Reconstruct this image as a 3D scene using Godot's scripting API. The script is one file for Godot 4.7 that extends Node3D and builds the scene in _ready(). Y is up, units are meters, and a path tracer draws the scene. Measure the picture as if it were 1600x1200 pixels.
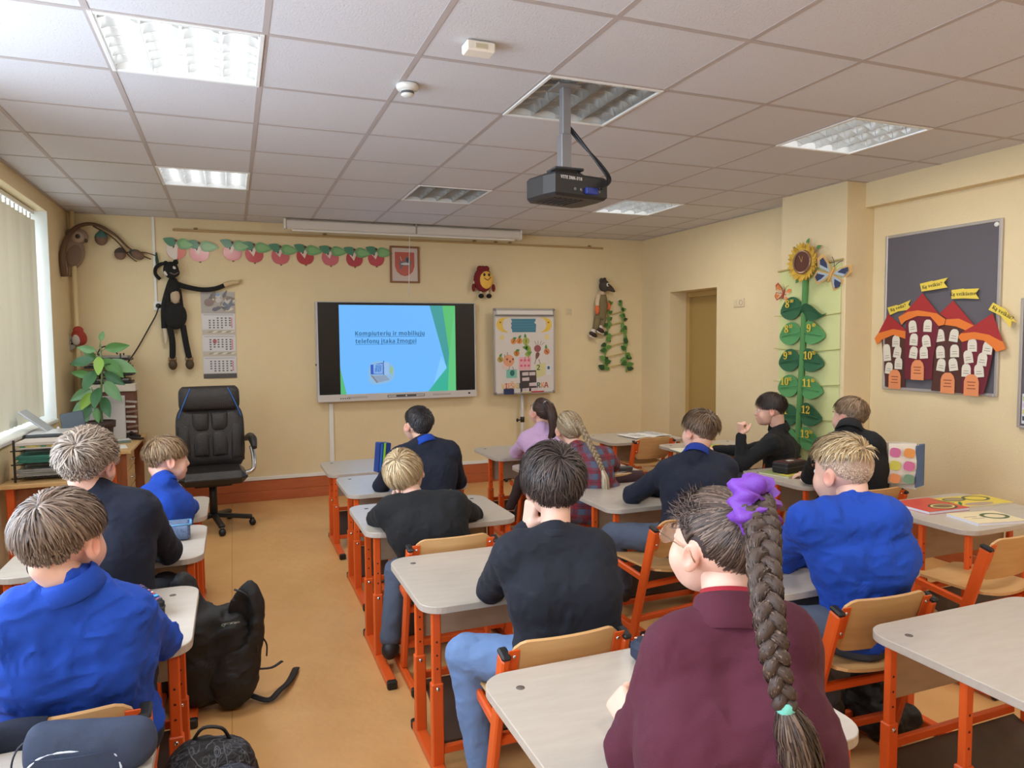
extends Node3D
# A classroom: y up, metres, the board wall lies at z = ZB, the viewer stands at the origin at a height of 1.6 m.

const ZB := -7.5          # face of the board wall
const XL := -1.35         # face of the window wall
const XR := 4.65          # face of the door wall
const YC := 2.778         # underside of the ceiling
const ZR := 1.6           # rear wall behind the viewer
var M := {}
var used := {}
var rng := RandomNumberGenerator.new()
var nz := FastNoiseLite.new()
var person_jobs := []

func _ready() -> void:
	rng.seed = 7
	nz.seed = 3
	nz.noise_type = FastNoiseLite.TYPE_SIMPLEX_SMOOTH
	nz.frequency = 1.0
	nz.fractal_type = FastNoiseLite.FRACTAL_NONE
	# --- camera
	var cam := Camera3D.new()
	cam.name = "camera"
	cam.fov = rad_to_deg(2.0 * atan(600.0 / 1109.7))
	cam.near = 0.05
	var yaw := 0.37428
	var pit := 0.06302
	var rol := 0.00898
	var ry := Basis(Vector3(cos(yaw), 0, -sin(yaw)), Vector3(0, 1, 0), Vector3(sin(yaw), 0, cos(yaw)))
	var rx := Basis(Vector3(1, 0, 0), Vector3(0, cos(pit), sin(pit)), Vector3(0, -sin(pit), cos(pit)))
	var rz := Basis(Vector3(cos(rol), sin(rol), 0), Vector3(-sin(rol), cos(rol), 0), Vector3(0, 0, 1))
	cam.transform = Transform3D((rz * rx * ry).transposed(), Vector3(0, 1.6, 0))
	add_child(cam)
	# --- sky, exposure
	var env := Environment.new()
	var sky := Sky.new()
	var psm := ProceduralSkyMaterial.new()
	psm.sky_top_color = Color(0.62, 0.74, 0.95)
	psm.sky_horizon_color = Color(0.86, 0.91, 1.0)
	psm.ground_bottom_color = Color(0.30, 0.33, 0.30)
	psm.ground_horizon_color = Color(0.62, 0.66, 0.66)
	psm.sky_energy_multiplier = 0.8
	psm.ground_energy_multiplier = 0.5
	sky.sky_material = psm
	env.background_mode = Environment.BG_SKY
	env.sky = sky
	env.tonemap_mode = Environment.TONE_MAPPER_LINEAR
	env.tonemap_exposure = 1.95
	env.sdfgi_enabled = true
	env.ssao_enabled = true
	env.ssil_enabled = true
	var we := WorldEnvironment.new()
	we.name = "world_environment"
	we.environment = env
	add_child(we)
	# --- daylight through the three windows of the left wall
	day_light("daylight_window", Vector3(XL - 0.32, 1.82, -5.55), 2.3, 1.66, 4.0)
	day_light("daylight_window", Vector3(XL - 0.32, 1.82, -2.55), 2.3, 1.66, 7.0)
	day_light("daylight_window", Vector3(XL - 0.32, 1.82, 0.3), 2.0, 1.66, 5.5)
	make_materials()
	build_room()
	build_ceiling()
	build_board_wall()
	build_door_wall()
	build_teacher_corner()
	build_desks()
	build_bags()
	build_people()

func day_light(called: String, at: Vector3, w: float, h: float, e: float) -> void:
	var l := AreaLight3D.new()
	l.name = called
	l.area_size = Vector2(w, h)
	l.light_color = Color(0.86, 0.93, 1.0)
	l.light_energy = e
	l.area_range = 14.0
	l.area_attenuation = 2.0
	l.shadow_enabled = true
	add_child(l, true)
	l.position = at
	l.rotation = Vector3(0, -PI / 2, 0)

# ---------------------------------------------------------------- naming and tagging
func numbered(called: String) -> String:
	var n: int = used.get(called, 0)
	used[called] = n + 1
	return called if n == 0 else "%s_%03d" % [called, n]

func thing(called: String, label: String, category: String, at := Vector3.ZERO, turn := 0.0, group := "") -> Node3D:
	var o := Node3D.new()
	o.name = numbered(called)
	add_child(o)
	o.position = at
	o.rotation.y = turn
	tag(o, label, category, group)
	return o

func tag(o: Node, label: String, category: String, group := "") -> Node:
	o.set_meta("label", label)
	o.set_meta("category", category)
	if group:
		o.set_meta("group", group)
	return o

func mesh_of(st: SurfaceTool) -> ArrayMesh:
	st.generate_normals()
	return st.commit()

func put(called: String, mesh: Mesh, mat: Material, parent: Node = self, at := Vector3.ZERO, basis := Basis()) -> MeshInstance3D:
	var o := MeshInstance3D.new()
	o.name = numbered(called) if parent == self else called
	o.mesh = mesh
	o.material_override = mat
	parent.add_child(o, true)
	o.transform = Transform3D(basis, at)
	return o

func obj(called: String, st: SurfaceTool, mat: Material, parent: Node = self, at := Vector3.ZERO, basis := Basis()) -> MeshInstance3D:
	return put(called, mesh_of(st), mat, parent, at, basis)

func struct(called: String, st: SurfaceTool, mat: Material, parent: Node = self) -> MeshInstance3D:
	var o := obj(called, st, mat, parent)
	o.set_meta("kind", "structure")
	return o

func fresh() -> SurfaceTool:
	var st := SurfaceTool.new()
	st.begin(Mesh.PRIMITIVE_TRIANGLES)
	return st

# ---------------------------------------------------------------- shapes (front faces clockwise)
func quad(st: SurfaceTool, a: Vector3, b: Vector3, c: Vector3, d: Vector3) -> void:
	st.add_vertex(a); st.add_vertex(b); st.add_vertex(c)
	st.add_vertex(a); st.add_vertex(c); st.add_vertex(d)

func tri(st: SurfaceTool, a: Vector3, b: Vector3, c: Vector3) -> void:
	st.add_vertex(a); st.add_vertex(b); st.add_vertex(c)

# a triangle whose front looks along n
func tri_to(st: SurfaceTool, a: Vector3, b: Vector3, c: Vector3, n: Vector3) -> void:
	if (a - c).cross(a - b).dot(n) >= 0.0:
		tri(st, a, b, c)
	else:
		tri(st, a, c, b)

func quad_to(st: SurfaceTool, a: Vector3, b: Vector3, c: Vector3, d: Vector3, n: Vector3) -> void:
	if (a - c).cross(a - b).dot(n) >= 0.0:
		quad(st, a, b, c, d)
	else:
		quad(st, d, c, b, a)

# a box with chamfered edges
func box(st: SurfaceTool, c: Vector3, s: Vector3, e := 0.0, basis := Basis()) -> void:
	st.set_smooth_group(-1)
	var h := s * 0.5
	e = min(e, min(h.x, min(h.y, h.z)) * 0.9)
	var ax := [Vector3.RIGHT, Vector3.UP, Vector3.BACK]
	for i in 3:
		for sg in [-1.0, 1.0]:
			var n: Vector3 = ax[i] * sg
			var u: Vector3 = ax[(i + 1) % 3]
			var v: Vector3 = ax[(i + 2) % 3]
			var hu: float = h[(i + 1) % 3] - e
			var hv: float = h[(i + 2) % 3] - e
			var o: Vector3 = n * h[i]
			quad_to(st, c + basis * (o - u * hu - v * hv), c + basis * (o + u * hu - v * hv), c + basis * (o + u * hu + v * hv), c + basis * (o - u * hu + v * hv), basis * n)
	if e <= 0.0:
		return
	for i in 3:
		var j := (i + 1) % 3
		var k := (i + 2) % 3
		for sj in [-1.0, 1.0]:
			for sk in [-1.0, 1.0]:
				var u: Vector3 = ax[i] * (h[i] - e)
				var p: Vector3 = ax[j] * sj * h[j] + ax[k] * sk * (h[k] - e)
				var q: Vector3 = ax[j] * sj * (h[j] - e) + ax[k] * sk * h[k]
				quad_to(st, c + basis * (p - u), c + basis * (p + u), c + basis * (q + u), c + basis * (q - u), basis * (ax[j] * sj + ax[k] * sk))
	for sx in [-1.0, 1.0]:
		for sy in [-1.0, 1.0]:
			for sz in [-1.0, 1.0]:
				var d := Vector3(sx, sy, sz)
				tri_to(st, c + basis * (d * Vector3(h.x, h.y - e, h.z - e)), c + basis * (d * Vector3(h.x - e, h.y, h.z - e)), c + basis * (d * Vector3(h.x - e, h.y - e, h.z)), basis * d)

# a bar of rectangular section between two points
func bar(st: SurfaceTool, a: Vector3, b: Vector3, w: float, t: float, e := 0.003, side := Vector3.RIGHT) -> void:
	var d := (b - a).normalized()
	var x := (side - d * side.dot(d)).normalized()
	var z := x.cross(d)
	box(st, (a + b) * 0.5, Vector3(w, a.distance_to(b), t), e, Basis(x, d, z))

# a flat outline (in x, y) given a thickness along z (from z0 to z0 + t), with a small chamfer
func slab(st: SurfaceTool, poly: PackedVector2Array, z0: float, t: float, e := 0.0, xf := Transform3D()) -> void:
	if poly.size() < 3:
		return
	if Geometry2D.is_polygon_clockwise(poly):
		poly = poly.duplicate()
		poly.reverse()
	var n := poly.size()
	var inner := poly
	if e > 0.0:
		var off := Geometry2D.offset_polygon(poly, -e)
		if off.size() == 1 and off[0].size() == n:
			# keep the order of the corners
			inner = PackedVector2Array()
			for i in n:
				var best := 0
				for k in n:
					if off[0][k].distance_squared_to(poly[i]) < off[0][best].distance_squared_to(poly[i]):
						best = k
				inner.append(off[0][best])
		else:
			e = 0.0
	var idx := Geometry2D.triangulate_polygon(inner)
	st.set_smooth_group(-1)
	for s in [0, 1]:
		var z: float = z0 + t * s
		var nn: Vector3 = xf.basis * Vector3(0, 0, 1 if s == 1 else -1)
		for i in range(0, idx.size(), 3):
			var a := inner[idx[i]]
			var b := inner[idx[i + 1]]
			var c := inner[idx[i + 2]]
			tri_to(st, xf * Vector3(a.x, a.y, z), xf * Vector3(b.x, b.y, z), xf * Vector3(c.x, c.y, z), nn)
	for i in n:
		var a := poly[i]
		var b := poly[(i + 1) % n]
		var o := Vector3(b.y - a.y, a.x - b.x, 0)
		var out: Vector3 = xf.basis * o
		quad_to(st, xf * Vector3(a.x, a.y, z0 + e), xf * Vector3(b.x, b.y, z0 + e), xf * Vector3(b.x, b.y, z0 + t - e), xf * Vector3(a.x, a.y, z0 + t - e), out)
		if e > 0.0:
			var ia := inner[i]
			var ib := inner[(i + 1) % n]
			quad_to(st, xf * Vector3(a.x, a.y, z0 + t - e), xf * Vector3(b.x, b.y, z0 + t - e), xf * Vector3(ib.x, ib.y, z0 + t), xf * Vector3(ia.x, ia.y, z0 + t), out + xf.basis * Vector3(0, 0, o.length()))
			quad_to(st, xf * Vector3(a.x, a.y, z0 + e), xf * Vector3(b.x, b.y, z0 + e), xf * Vector3(ib.x, ib.y, z0), xf * Vector3(ia.x, ia.y, z0), out - xf.basis * Vector3(0, 0, o.length()))

func rounded(w: float, h: float, r: float, n := 6) -> PackedVector2Array:
	var p := PackedVector2Array()
	for q in 4:
		var c := Vector2((w * 0.5 - r) * (1 if q == 0 or q == 3 else -1), (h * 0.5 - r) * (1 if q < 2 else -1))
		for i in n + 1:
			var a: float = PI / 2 * (q + float(i) / n)
			p.append(c + Vector2(cos(a), sin(a)) * r)
	return p

func oval(rx: float, ry: float, n := 20, c := Vector2.ZERO) -> PackedVector2Array:
	var p := PackedVector2Array()
	for i in n:
		p.append(c + Vector2(cos(TAU * i / n) * rx, sin(TAU * i / n) * ry))
	return p

func pv(a: Array) -> PackedVector2Array:
	var p := PackedVector2Array()
	for i in range(0, a.size(), 2):
		p.append(Vector2(a[i], a[i + 1]))
	return p

# smooth closed outline through points
func smooth_poly(p: PackedVector2Array, n := 4) -> PackedVector2Array:
	var out := PackedVector2Array()
	var m := p.size()
	for i in m:
		for k in n:
			out.append(p[i].cubic_interpolate(p[(i + 1) % m], p[(i - 1 + m) % m], p[(i + 2) % m], float(k) / n))
	return out

func smooth_path(p: PackedVector3Array, n := 6) -> PackedVector3Array:
	var out := PackedVector3Array()
	var m := p.size()
	for i in m - 1:
		for k in n:
			out.append(p[i].cubic_interpolate(p[i + 1], p[max(i - 1, 0)], p[min(i + 2, m - 1)], float(k) / n))
	out.append(p[m - 1])
	return out

# a tube along points, with one radius per point (or one for all)
func tube(st: SurfaceTool, p: PackedVector3Array, r: Variant, sides := 8, flat := 1.0, up := Vector3.ZERO) -> void:
	st.set_smooth_group(1)
	var n := p.size()
	var rings := []
	var x := Vector3.ZERO
	for i in n:
		var d := (p[min(i + 1, n - 1)] - p[max(i - 1, 0)]).normalized()
		if i == 0:
			x = up if up != Vector3.ZERO else (Vector3.UP if absf(d.y) < 0.9 else Vector3.RIGHT)
		x = (x - d * x.dot(d)).normalized()
		var y := d.cross(x)
		var rad: float = r if r is float else r[i]
		var ring := PackedVector3Array()
		for k in sides:
			var a := TAU * k / sides
			ring.append(p[i] + (x * cos(a) * flat + y * sin(a)) * rad)
		rings.append(ring)
	for i in n - 1:
		var a: PackedVector3Array = rings[i]
		var b: PackedVector3Array = rings[i + 1]
		for k in sides:
			var l := (k + 1) % sides
			quad_to(st, a[k], a[l], b[l], b[k], (a[k] + b[l]) * 0.5 - (p[i] + p[i + 1]) * 0.5)
	for e in [0, n - 1]:
		var ring: PackedVector3Array = rings[e]
		var d := (p[0] - p[1]) if e == 0 else (p[n - 1] - p[n - 2])
		for k in range(1, sides - 1):
			tri_to(st, ring[0], ring[k], ring[k + 1], d)

# a turned profile (radius, height) about the y axis of xf
func lathe(st: SurfaceTool, prof: Array, sides := 20, xf := Transform3D(), sx := 1.0, sz := 1.0) -> void:
	st.set_smooth_group(1)
	for i in prof.size() - 1:
		var a: Vector2 = prof[i]
		var b: Vector2 = prof[i + 1]
		var nn := Vector2(b.y - a.y, a.x - b.x)
		for k in sides:
			var t0 := TAU * k / sides
			var t1 := TAU * (k + 1) / sides
			var d0 := Vector3(cos(t0) * sx, 0, sin(t0) * sz)
			var d1 := Vector3(cos(t1) * sx, 0, sin(t1) * sz)
			var m := (d0 + d1).normalized()
			var out: Vector3 = xf.basis * (m * nn.x + Vector3.UP * nn.y)
			var p0 := xf * (d0 * a.x + Vector3.UP * a.y)
			var p1 := xf * (d1 * a.x + Vector3.UP * a.y)
			var p2 := xf * (d1 * b.x + Vector3.UP * b.y)
			var p3 := xf * (d0 * b.x + Vector3.UP * b.y)
			if a.x > 1e-5 and b.x > 1e-5:
				quad_to(st, p0, p1, p2, p3, out)
			elif a.x > 1e-5:
				tri_to(st, p0, p1, p2, out)
			else:
				tri_to(st, p0, p2, p3, out)

func ball(st: SurfaceTool, c: Vector3, r: Vector3, seg := 12, basis := Basis(), bump := 0.0) -> void:
	st.set_smooth_group(1)
	var rows := []
	for j in seg + 1:
		var row := PackedVector3Array()
		var th := PI * j / seg
		for i in seg * 2 + 1:
			var ph := TAU * (i % (seg * 2)) / (seg * 2)
			var d := Vector3(sin(th) * cos(ph), cos(th), sin(th) * sin(ph))
			var s := 1.0
			if bump > 0.0:
				s += bump * nz.get_noise_3dv(d * 2.5 + c * 9.0)
			row.append(c + basis * (d * r * s))
		rows.append(row)
	for j in seg:
		for i in seg * 2:
			var a: Vector3 = rows[j][i]
			var b: Vector3 = rows[j][i + 1]
			var e: Vector3 = rows[j + 1][i + 1]
			var f: Vector3 = rows[j + 1][i]
			var m: Vector3 = (a + e) * 0.5 - c
			if j > 0:
				tri_to(st, a, b, e, m)
			if j < seg - 1:
				tri_to(st, a, e, f, m)

# raised lettering as a mesh of its own
func words(text: String, size: float, mat: Material, parent: Node, at: Vector3, basis := Basis(), bold := true, align := HORIZONTAL_ALIGNMENT_CENTER, called := "lettering", serif := false) -> MeshInstance3D:
	var t := TextMesh.new()
	var f := SystemFont.new()
	f.font_names = PackedStringArray(["Droid Serif" if serif else "Droid Sans"])
	f.font_weight = 700 if bold else 400
	t.font = f
	t.text = text
	t.font_size = 32
	t.pixel_size = size / 32.0
	t.depth = 0.0015
	t.horizontal_alignment = align
	return put(called, t, mat, parent, at, basis)

# an axis frame whose z looks along n and whose y is up
func facing(n: Vector3, up := Vector3.UP) -> Basis:
	var z := n.normalized()
	var x := up.cross(z).normalized()
	return Basis(x, z.cross(x), z)

func spin(b: Basis, deg: float) -> Basis:
	return b * Basis(Vector3.BACK, deg_to_rad(deg))

# ---------------------------------------------------------------- materials
func mat(c: Color, rough := 0.6, metal := 0.0) -> StandardMaterial3D:
	var key := "%s/%.2f/%.2f" % [c.to_html(), rough, metal]
	if M.has(key):
		return M[key]
	var m := StandardMaterial3D.new()
	m.albedo_color = c
	m.roughness = rough
	m.metallic = metal
	M[key] = m
	return m

func rgb(r: float, g: float, b: float) -> Color:
	return Color(r / 255.0, g / 255.0, b / 255.0)

func noise_tex(freq: float, a: Color, b: Color, oct := 4, kind := FastNoiseLite.TYPE_SIMPLEX_SMOOTH, size := 256, as_normal := false, bump := 4.0) -> NoiseTexture2D:
	var t := NoiseTexture2D.new()
	var n := FastNoiseLite.new()
	n.noise_type = kind
	n.frequency = freq
	n.fractal_octaves = oct
	n.seed = 11
	t.noise = n
	t.width = size
	t.height = size
	t.seamless = true
	if as_normal:
		t.as_normal_map = true
		t.bump_strength = bump
	else:
		var g := Gradient.new()
		g.set_color(0, a)
		g.set_color(1, b)
		t.color_ramp = g
	return t

# a surface whose colour wanders between two tones; stretch draws the pattern out (grain)
func grained(key: String, a: Color, b: Color, freq: float, scale: Vector3, rough := 0.6, bump := 0.0, bump_freq := 0.1, world := true) -> StandardMaterial3D:
	var m := StandardMaterial3D.new()
	m.albedo_texture = noise_tex(freq, a, b)
	m.uv1_triplanar = true
	m.uv1_world_triplanar = world
	m.uv1_scale = scale
	m.roughness = rough
	if bump > 0.0:
		m.normal_enabled = true
		m.normal_texture = noise_tex(bump_freq, a, b, 3, FastNoiseLite.TYPE_SIMPLEX_SMOOTH, 256, true, 6.0)
		m.normal_scale = bump
	M[key] = m
	return m

func pitted() -> ImageTexture:
	var im := Image.create(512, 512, false, Image.FORMAT_RGB8)
	im.fill(rgb(211, 209, 213))
	var r := RandomNumberGenerator.new()
	for k in 900:
		var d := r.randi() % 3
		im.fill_rect(Rect2i(r.randi() % 508, r.randi() % 508, 1 + d, 1 + r.randi() % 2), rgb(190, 180, 175) if d else rgb(168, 158, 152))
	return ImageTexture.create_from_image(im)

func make_materials() -> void:
	grained("wall", rgb(226, 206, 164), rgb(228, 208, 167), 0.02, Vector3.ONE * 0.8, 0.75, 0.05, 0.3)
	grained("ceiling_tile", rgb(226, 217, 212), rgb(236, 228, 223), 0.05, Vector3.ONE * 2.0, 0.9, 0.04, 0.3)
	M["ceiling_tile"].albedo_texture = pitted()
	M["ceiling_tile"].uv1_scale = Vector3.ONE * 1.25
	grained("floor", rgb(214, 164, 104), rgb(222, 174, 114), 0.014, Vector3(0.8, 0.8, 0.8), 0.36, 0.05, 0.05)
	grained("skirting", rgb(176, 92, 52), rgb(190, 104, 62), 0.02, Vector3(0.6, 3, 0.6), 0.4)
	grained("desk_top", rgb(182, 171, 158), rgb(191, 181, 169), 0.02, Vector3(1.0, 1.0, 5.0), 0.33)
	grained("desk_panel", rgb(168, 146, 122), rgb(180, 158, 134), 0.02, Vector3(1, 4, 1), 0.5)
	grained("ply", rgb(196, 150, 96), rgb(214, 170, 116), 0.015, Vector3(0.7, 7, 3), 0.35)
	grained("foot_board", rgb(58, 42, 34), rgb(78, 58, 46), 0.03, Vector3(1, 1, 1), 0.45)
	grained("teacher_wood", rgb(206, 166, 112), rgb(220, 182, 128), 0.015, Vector3(0.8, 6, 0.8), 0.4)
	grained("teacher_red", rgb(150, 88, 54), rgb(168, 102, 66), 0.015, Vector3(6, 0.8, 0.8), 0.4)
	M["orange"] = mat(rgb(222, 92, 34), 0.35)
	M["black_plastic"] = mat(rgb(28, 27, 28), 0.45)
	M["white_plastic"] = mat(rgb(232, 230, 224), 0.35)
	M["chrome"] = mat(rgb(200, 200, 204), 0.22, 1.0)
	M["grid"] = mat(rgb(184, 173, 170), 0.6)
	grained("leather", rgb(36, 32, 31), rgb(44, 40, 38), 0.05, Vector3.ONE * 3.0, 0.36, 0.5, 0.2, false)

# ---------------------------------------------------------------- the room
func build_room() -> void:
	var W: Material = M["wall"]
	var st := fresh()
	box(st, Vector3((XL + XR) / 2, -0.05, (ZB + ZR) / 2), Vector3(XR - XL + 1.0, 0.1, ZR - ZB + 0.6))
	var fl := struct("floor", st, M["floor"])
	# a welded seam of the floor sheet
	for x in [-0.05, 1.55, 3.15]:
		st = fresh()
		box(st, Vector3(x, 0.0004, (ZB + ZR) / 2), Vector3(0.004, 0.0012, ZR - ZB))
		obj("seam", st, mat(rgb(186, 136, 74), 0.5), fl)
	st = fresh()
	box(st, Vector3((XL + XR) / 2, 1.5, ZB - 0.1), Vector3(XR - XL + 0.9, 3.2, 0.2))
	struct("wall_back", st, W)
	st = fresh()
	box(st, Vector3((XL + XR) / 2, 1.5, ZR + 0.1), Vector3(XR - XL + 0.9, 3.2, 0.2))
	struct("wall_rear", st, W)
	# window wall: piers, sill wall and lintel leave three openings
	st = fresh()
	var holes := [[-6.72, -4.4], [-3.7, -1.4], [-0.7, 1.3]]
	var y0 := 0.985
	var y1 := 2.655
	var edge := ZB
	for h in holes:
		box(st, Vector3(XL - 0.15, 1.5, (edge + h[0]) / 2), Vector3(0.3, 3.2, h[0] - edge))
		box(st, Vector3(XL - 0.15, y0 / 2 - 0.05, (h[0] + h[1]) / 2), Vector3(0.3, y0 + 0.1, h[1] - h[0]))
		box(st, Vector3(XL - 0.15, (y1 + 3.1) / 2, (h[0] + h[1]) / 2), Vector3(0.3, 3.1 - y1, h[1] - h[0]))
		edge = h[1]
	box(st, Vector3(XL - 0.15, 1.5, (edge + ZR) / 2), Vector3(0.3, 3.2, ZR - edge))
	struct("wall_left", st, W)
	var n := 1
	for h in holes:
		var win := Node3D.new()
		win.name = "window_%d" % n
		win.set_meta("kind", "structure")
		add_child(win)
		var zc: float = (h[0] + h[1]) / 2
		var w: float = h[1] - h[0]
		st = fresh()
		var xg := XL - 0.22
		for z in [h[0] + 0.03, zc, h[1] - 0.03]:
			box(st, Vector3(xg, (y0 + y1) / 2, z), Vector3(0.06, y1 - y0, 0.07), 0.006)
		for y in [y0 + 0.03, y1 - 0.03]:
			box(st, Vector3(xg, y, zc), Vector3(0.058, 0.07, w - 0.08), 0.006)
		obj("window_frame", st, M["white_plastic"], win)
		var glass := StandardMaterial3D.new()
		glass.albedo_color = Color(1, 1, 1, 0.05)
		glass.transparency = BaseMaterial3D.TRANSPARENCY_ALPHA
		glass.roughness = 0.0
		for s in [-1, 1]:
			st = fresh()
			box(st, Vector3(xg, (y0 + y1) / 2, zc + s * w / 4), Vector3(0.006, y1 - y0 - 0.1, w / 2 - 0.1))
			obj("pane", st, glass, win)
		# white linings of the opening
		st = fresh()
		for z in [h[0] - 0.002, h[1] + 0.002]:
			box(st, Vector3(XL - 0.088, (y0 + y1) / 2, z), Vector3(0.184, y1 - y0, 0.012), 0.002)
		obj("reveal", st, mat(rgb(206, 205, 198), 0.5), win)
		st = fresh()
		box(st, Vector3(XL - 0.09, y0 - 0.012, zc), Vector3(0.21, 0.03, w), 0.006)
		obj("window_sill", st, M["white_plastic"], win)
		n += 1
	# vertical blinds in the window that is in view
	var bl := thing("vertical_blind", "cream vertical slat blind drawn across the window beside the paper trays", "window blind", Vector3(XL - 0.10, y0 + 0.03, -5.56))
	st = fresh()
	box(st, Vector3(0, 1.62, 0), Vector3(0.045, 0.035, 2.26), 0.004)
	obj("rail", st, M["white_plastic"], bl)
	var cloth := StandardMaterial3D.new()
	cloth.albedo_color = rgb(226, 224, 206)
	cloth.roughness = 0.8
	cloth.backlight = Color(0.74, 0.76, 0.68)
	var slat := fresh()
	var sw := 0.127
	for s in [-1.0, 1.0]:
		quad_to(slat, Vector3(-0.0008 * s, 0, -sw / 2), Vector3(-0.0008 * s, 0, 0), Vector3(-0.0008 * s, 1.56, 0), Vector3(-0.0008 * s, 1.56, -sw / 2), Vector3(-s, 0, 0))
		quad_to(slat, Vector3(-0.0008 * s, 0, 0), Vector3(0.006 - 0.0008 * s, 0, sw / 2), Vector3(0.006 - 0.0008 * s, 1.56, sw / 2), Vector3(-0.0008 * s, 1.56, 0), Vector3(-s, 0, 0))
	var sm := mesh_of(slat)
	for i in 21:
		var turn := deg_to_rad(-20 + 3 * sin(i * 2.1))
		put("slat", sm, cloth, bl, Vector3(0.0, 0.0, 1.10 - i * 0.108), Basis(Vector3.UP, turn))
		st = fresh()
		box(st, Vector3(0, 1.585, 1.10 - i * 0.108), Vector3(0.02, 0.05, 0.03), 0.003)
		obj("slat_clip", st, M["white_plastic"], bl)
	# ground outside
	st = fresh()
	box(st, Vector3(-14, -3.6, -3), Vector3(24, 0.2, 40))
	struct("ground", st, mat(rgb(120, 130, 96), 0.9))
	# door wall with a niche, pillar, beam and the wall behind the notice board
	st = fresh()
	var dz0 := -6.90
	var dz1 := -6.06
	var dy := 2.116
	box(st, Vector3(XR + 0.2, 1.5, (ZB + dz0) / 2), Vector3(0.4, 3.2, dz0 - ZB))
	box(st, Vector3(XR + 0.2, 1.5, (dz1 - 4.2) / 2), Vector3(0.4, 3.2, -4.2 - dz1))
	box(st, Vector3(XR + 0.2, (dy + 3.1) / 2, (dz0 + dz1) / 2), Vector3(0.4, 3.1 - dy, dz1 - dz0))
	box(st, Vector3(XR + 0.215, 1.5, (ZR - 4.2) / 2), Vector3(0.37, 3.2, ZR + 4.2))
	struct("wall_right", st, W)
	st = fresh()
	box(st, Vector3(4.54, 1.5, -4.52), Vector3(0.28, 3.2, 0.69), 0.004)
	struct("pillar", st, W)
	st = fresh()
	box(st, Vector3(4.64, 2.86, (ZR - 4.18) / 2), Vector3(0.1, 0.54, ZR + 4.18), 0.003)
	struct("beam", st, W)
	var dr := Node3D.new()
	dr.name = "door_1"
	dr.set_meta("kind", "structure")
	add_child(dr)
	st = fresh()
	box(st, Vector3(XR + 0.27, dy / 2, (dz0 + dz1) / 2), Vector3(0.04, dy, dz1 - dz0), 0.002)
	obj("door_leaf", st, mat(rgb(172, 142, 82), 0.5), dr)
	st = fresh()
	box(st, Vector3(XR + 0.24, dy / 2, dz0 + 0.03), Vector3(0.05, dy, 0.06), 0.004)
	box(st, Vector3(XR + 0.24, dy / 2, dz1 - 0.03), Vector3(0.05, dy, 0.06), 0.004)
	box(st, Vector3(XR + 0.24, dy - 0.03, (dz0 + dz1) / 2), Vector3(0.048, 0.06, dz1 - dz0 - 0.12), 0.004)
	obj("door_frame", st, mat(rgb(184, 152, 92), 0.5), dr)
	st = fresh()
	box(st, Vector3(XR + 0.245, 1.1, dz1 - 0.14), Vector3(0.01, 0.14, 0.035), 0.003)
	bar(st, Vector3(XR + 0.21, 1.13, dz1 - 0.14), Vector3(XR + 0.21, 1.13, dz1 - 0.25), 0.02, 0.018, 0.004)
	bar(st, Vector3(XR + 0.245, 1.13, dz1 - 0.14), Vector3(XR + 0.205, 1.13, dz1 - 0.14), 0.018, 0.018, 0.004, Vector3.UP)
	obj("door_handle", st, M["chrome"], dr)
	# orange-brown skirting in two steps
	skirting("baseboard_back", Vector3(XL, 0, ZB), Vector3(XR, 0, ZB), Vector3(0, 0, 1))
	skirting("baseboard_right", Vector3(XR, 0, dz1), Vector3(XR, 0, -4.88), Vector3(-1, 0, 0))
	skirting("baseboard_right", Vector3(XR + 0.03, 0, -4.16), Vector3(XR + 0.03, 0, ZR), Vector3(-1, 0, 0))
	skirting("baseboard_left", Vector3(XL, 0, ZB), Vector3(XL, 0, ZR), Vector3(1, 0, 0))
	# white cable duct on top of the skirting and up to the screen
	st = fresh()
	box(st, Vector3(1.0, 0.228, ZB + 0.012), Vector3(4.4, 0.035, 0.024), 0.003)
	struct("trim_1", st, M["white_plastic"])
	st = fresh()
	box(st, Vector3(0.93, 0.60, ZB + 0.012), Vector3(0.045, 0.71, 0.024), 0.003)
	struct("trim_2", st, M["white_plastic"])
	st = fresh()
	box(st, Vector3(-0.655, 2.38, ZB + 0.008), Vector3(0.022, 0.80, 0.016), 0.002)
	struct("trim_3", st, M["white_plastic"])

func skirting(called: String, a: Vector3, b: Vector3, n: Vector3) -> void:
	var st := fresh()
	var l := a.distance_to(b)
	var d := (b - a) / l
	var bs := Basis(d, Vector3.UP, d.cross(Vector3.UP))
	for s in [[0.05, 0.10, 0.022], [0.155, 0.11, 0.014]]:
		box(st, (a + b) * 0.5 + Vector3(0, s[0], 0) + n * (s[2] / 2), Vector3(l, s[1], s[2]), 0.004, bs)
	struct(called, st, M["skirting"])

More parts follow.
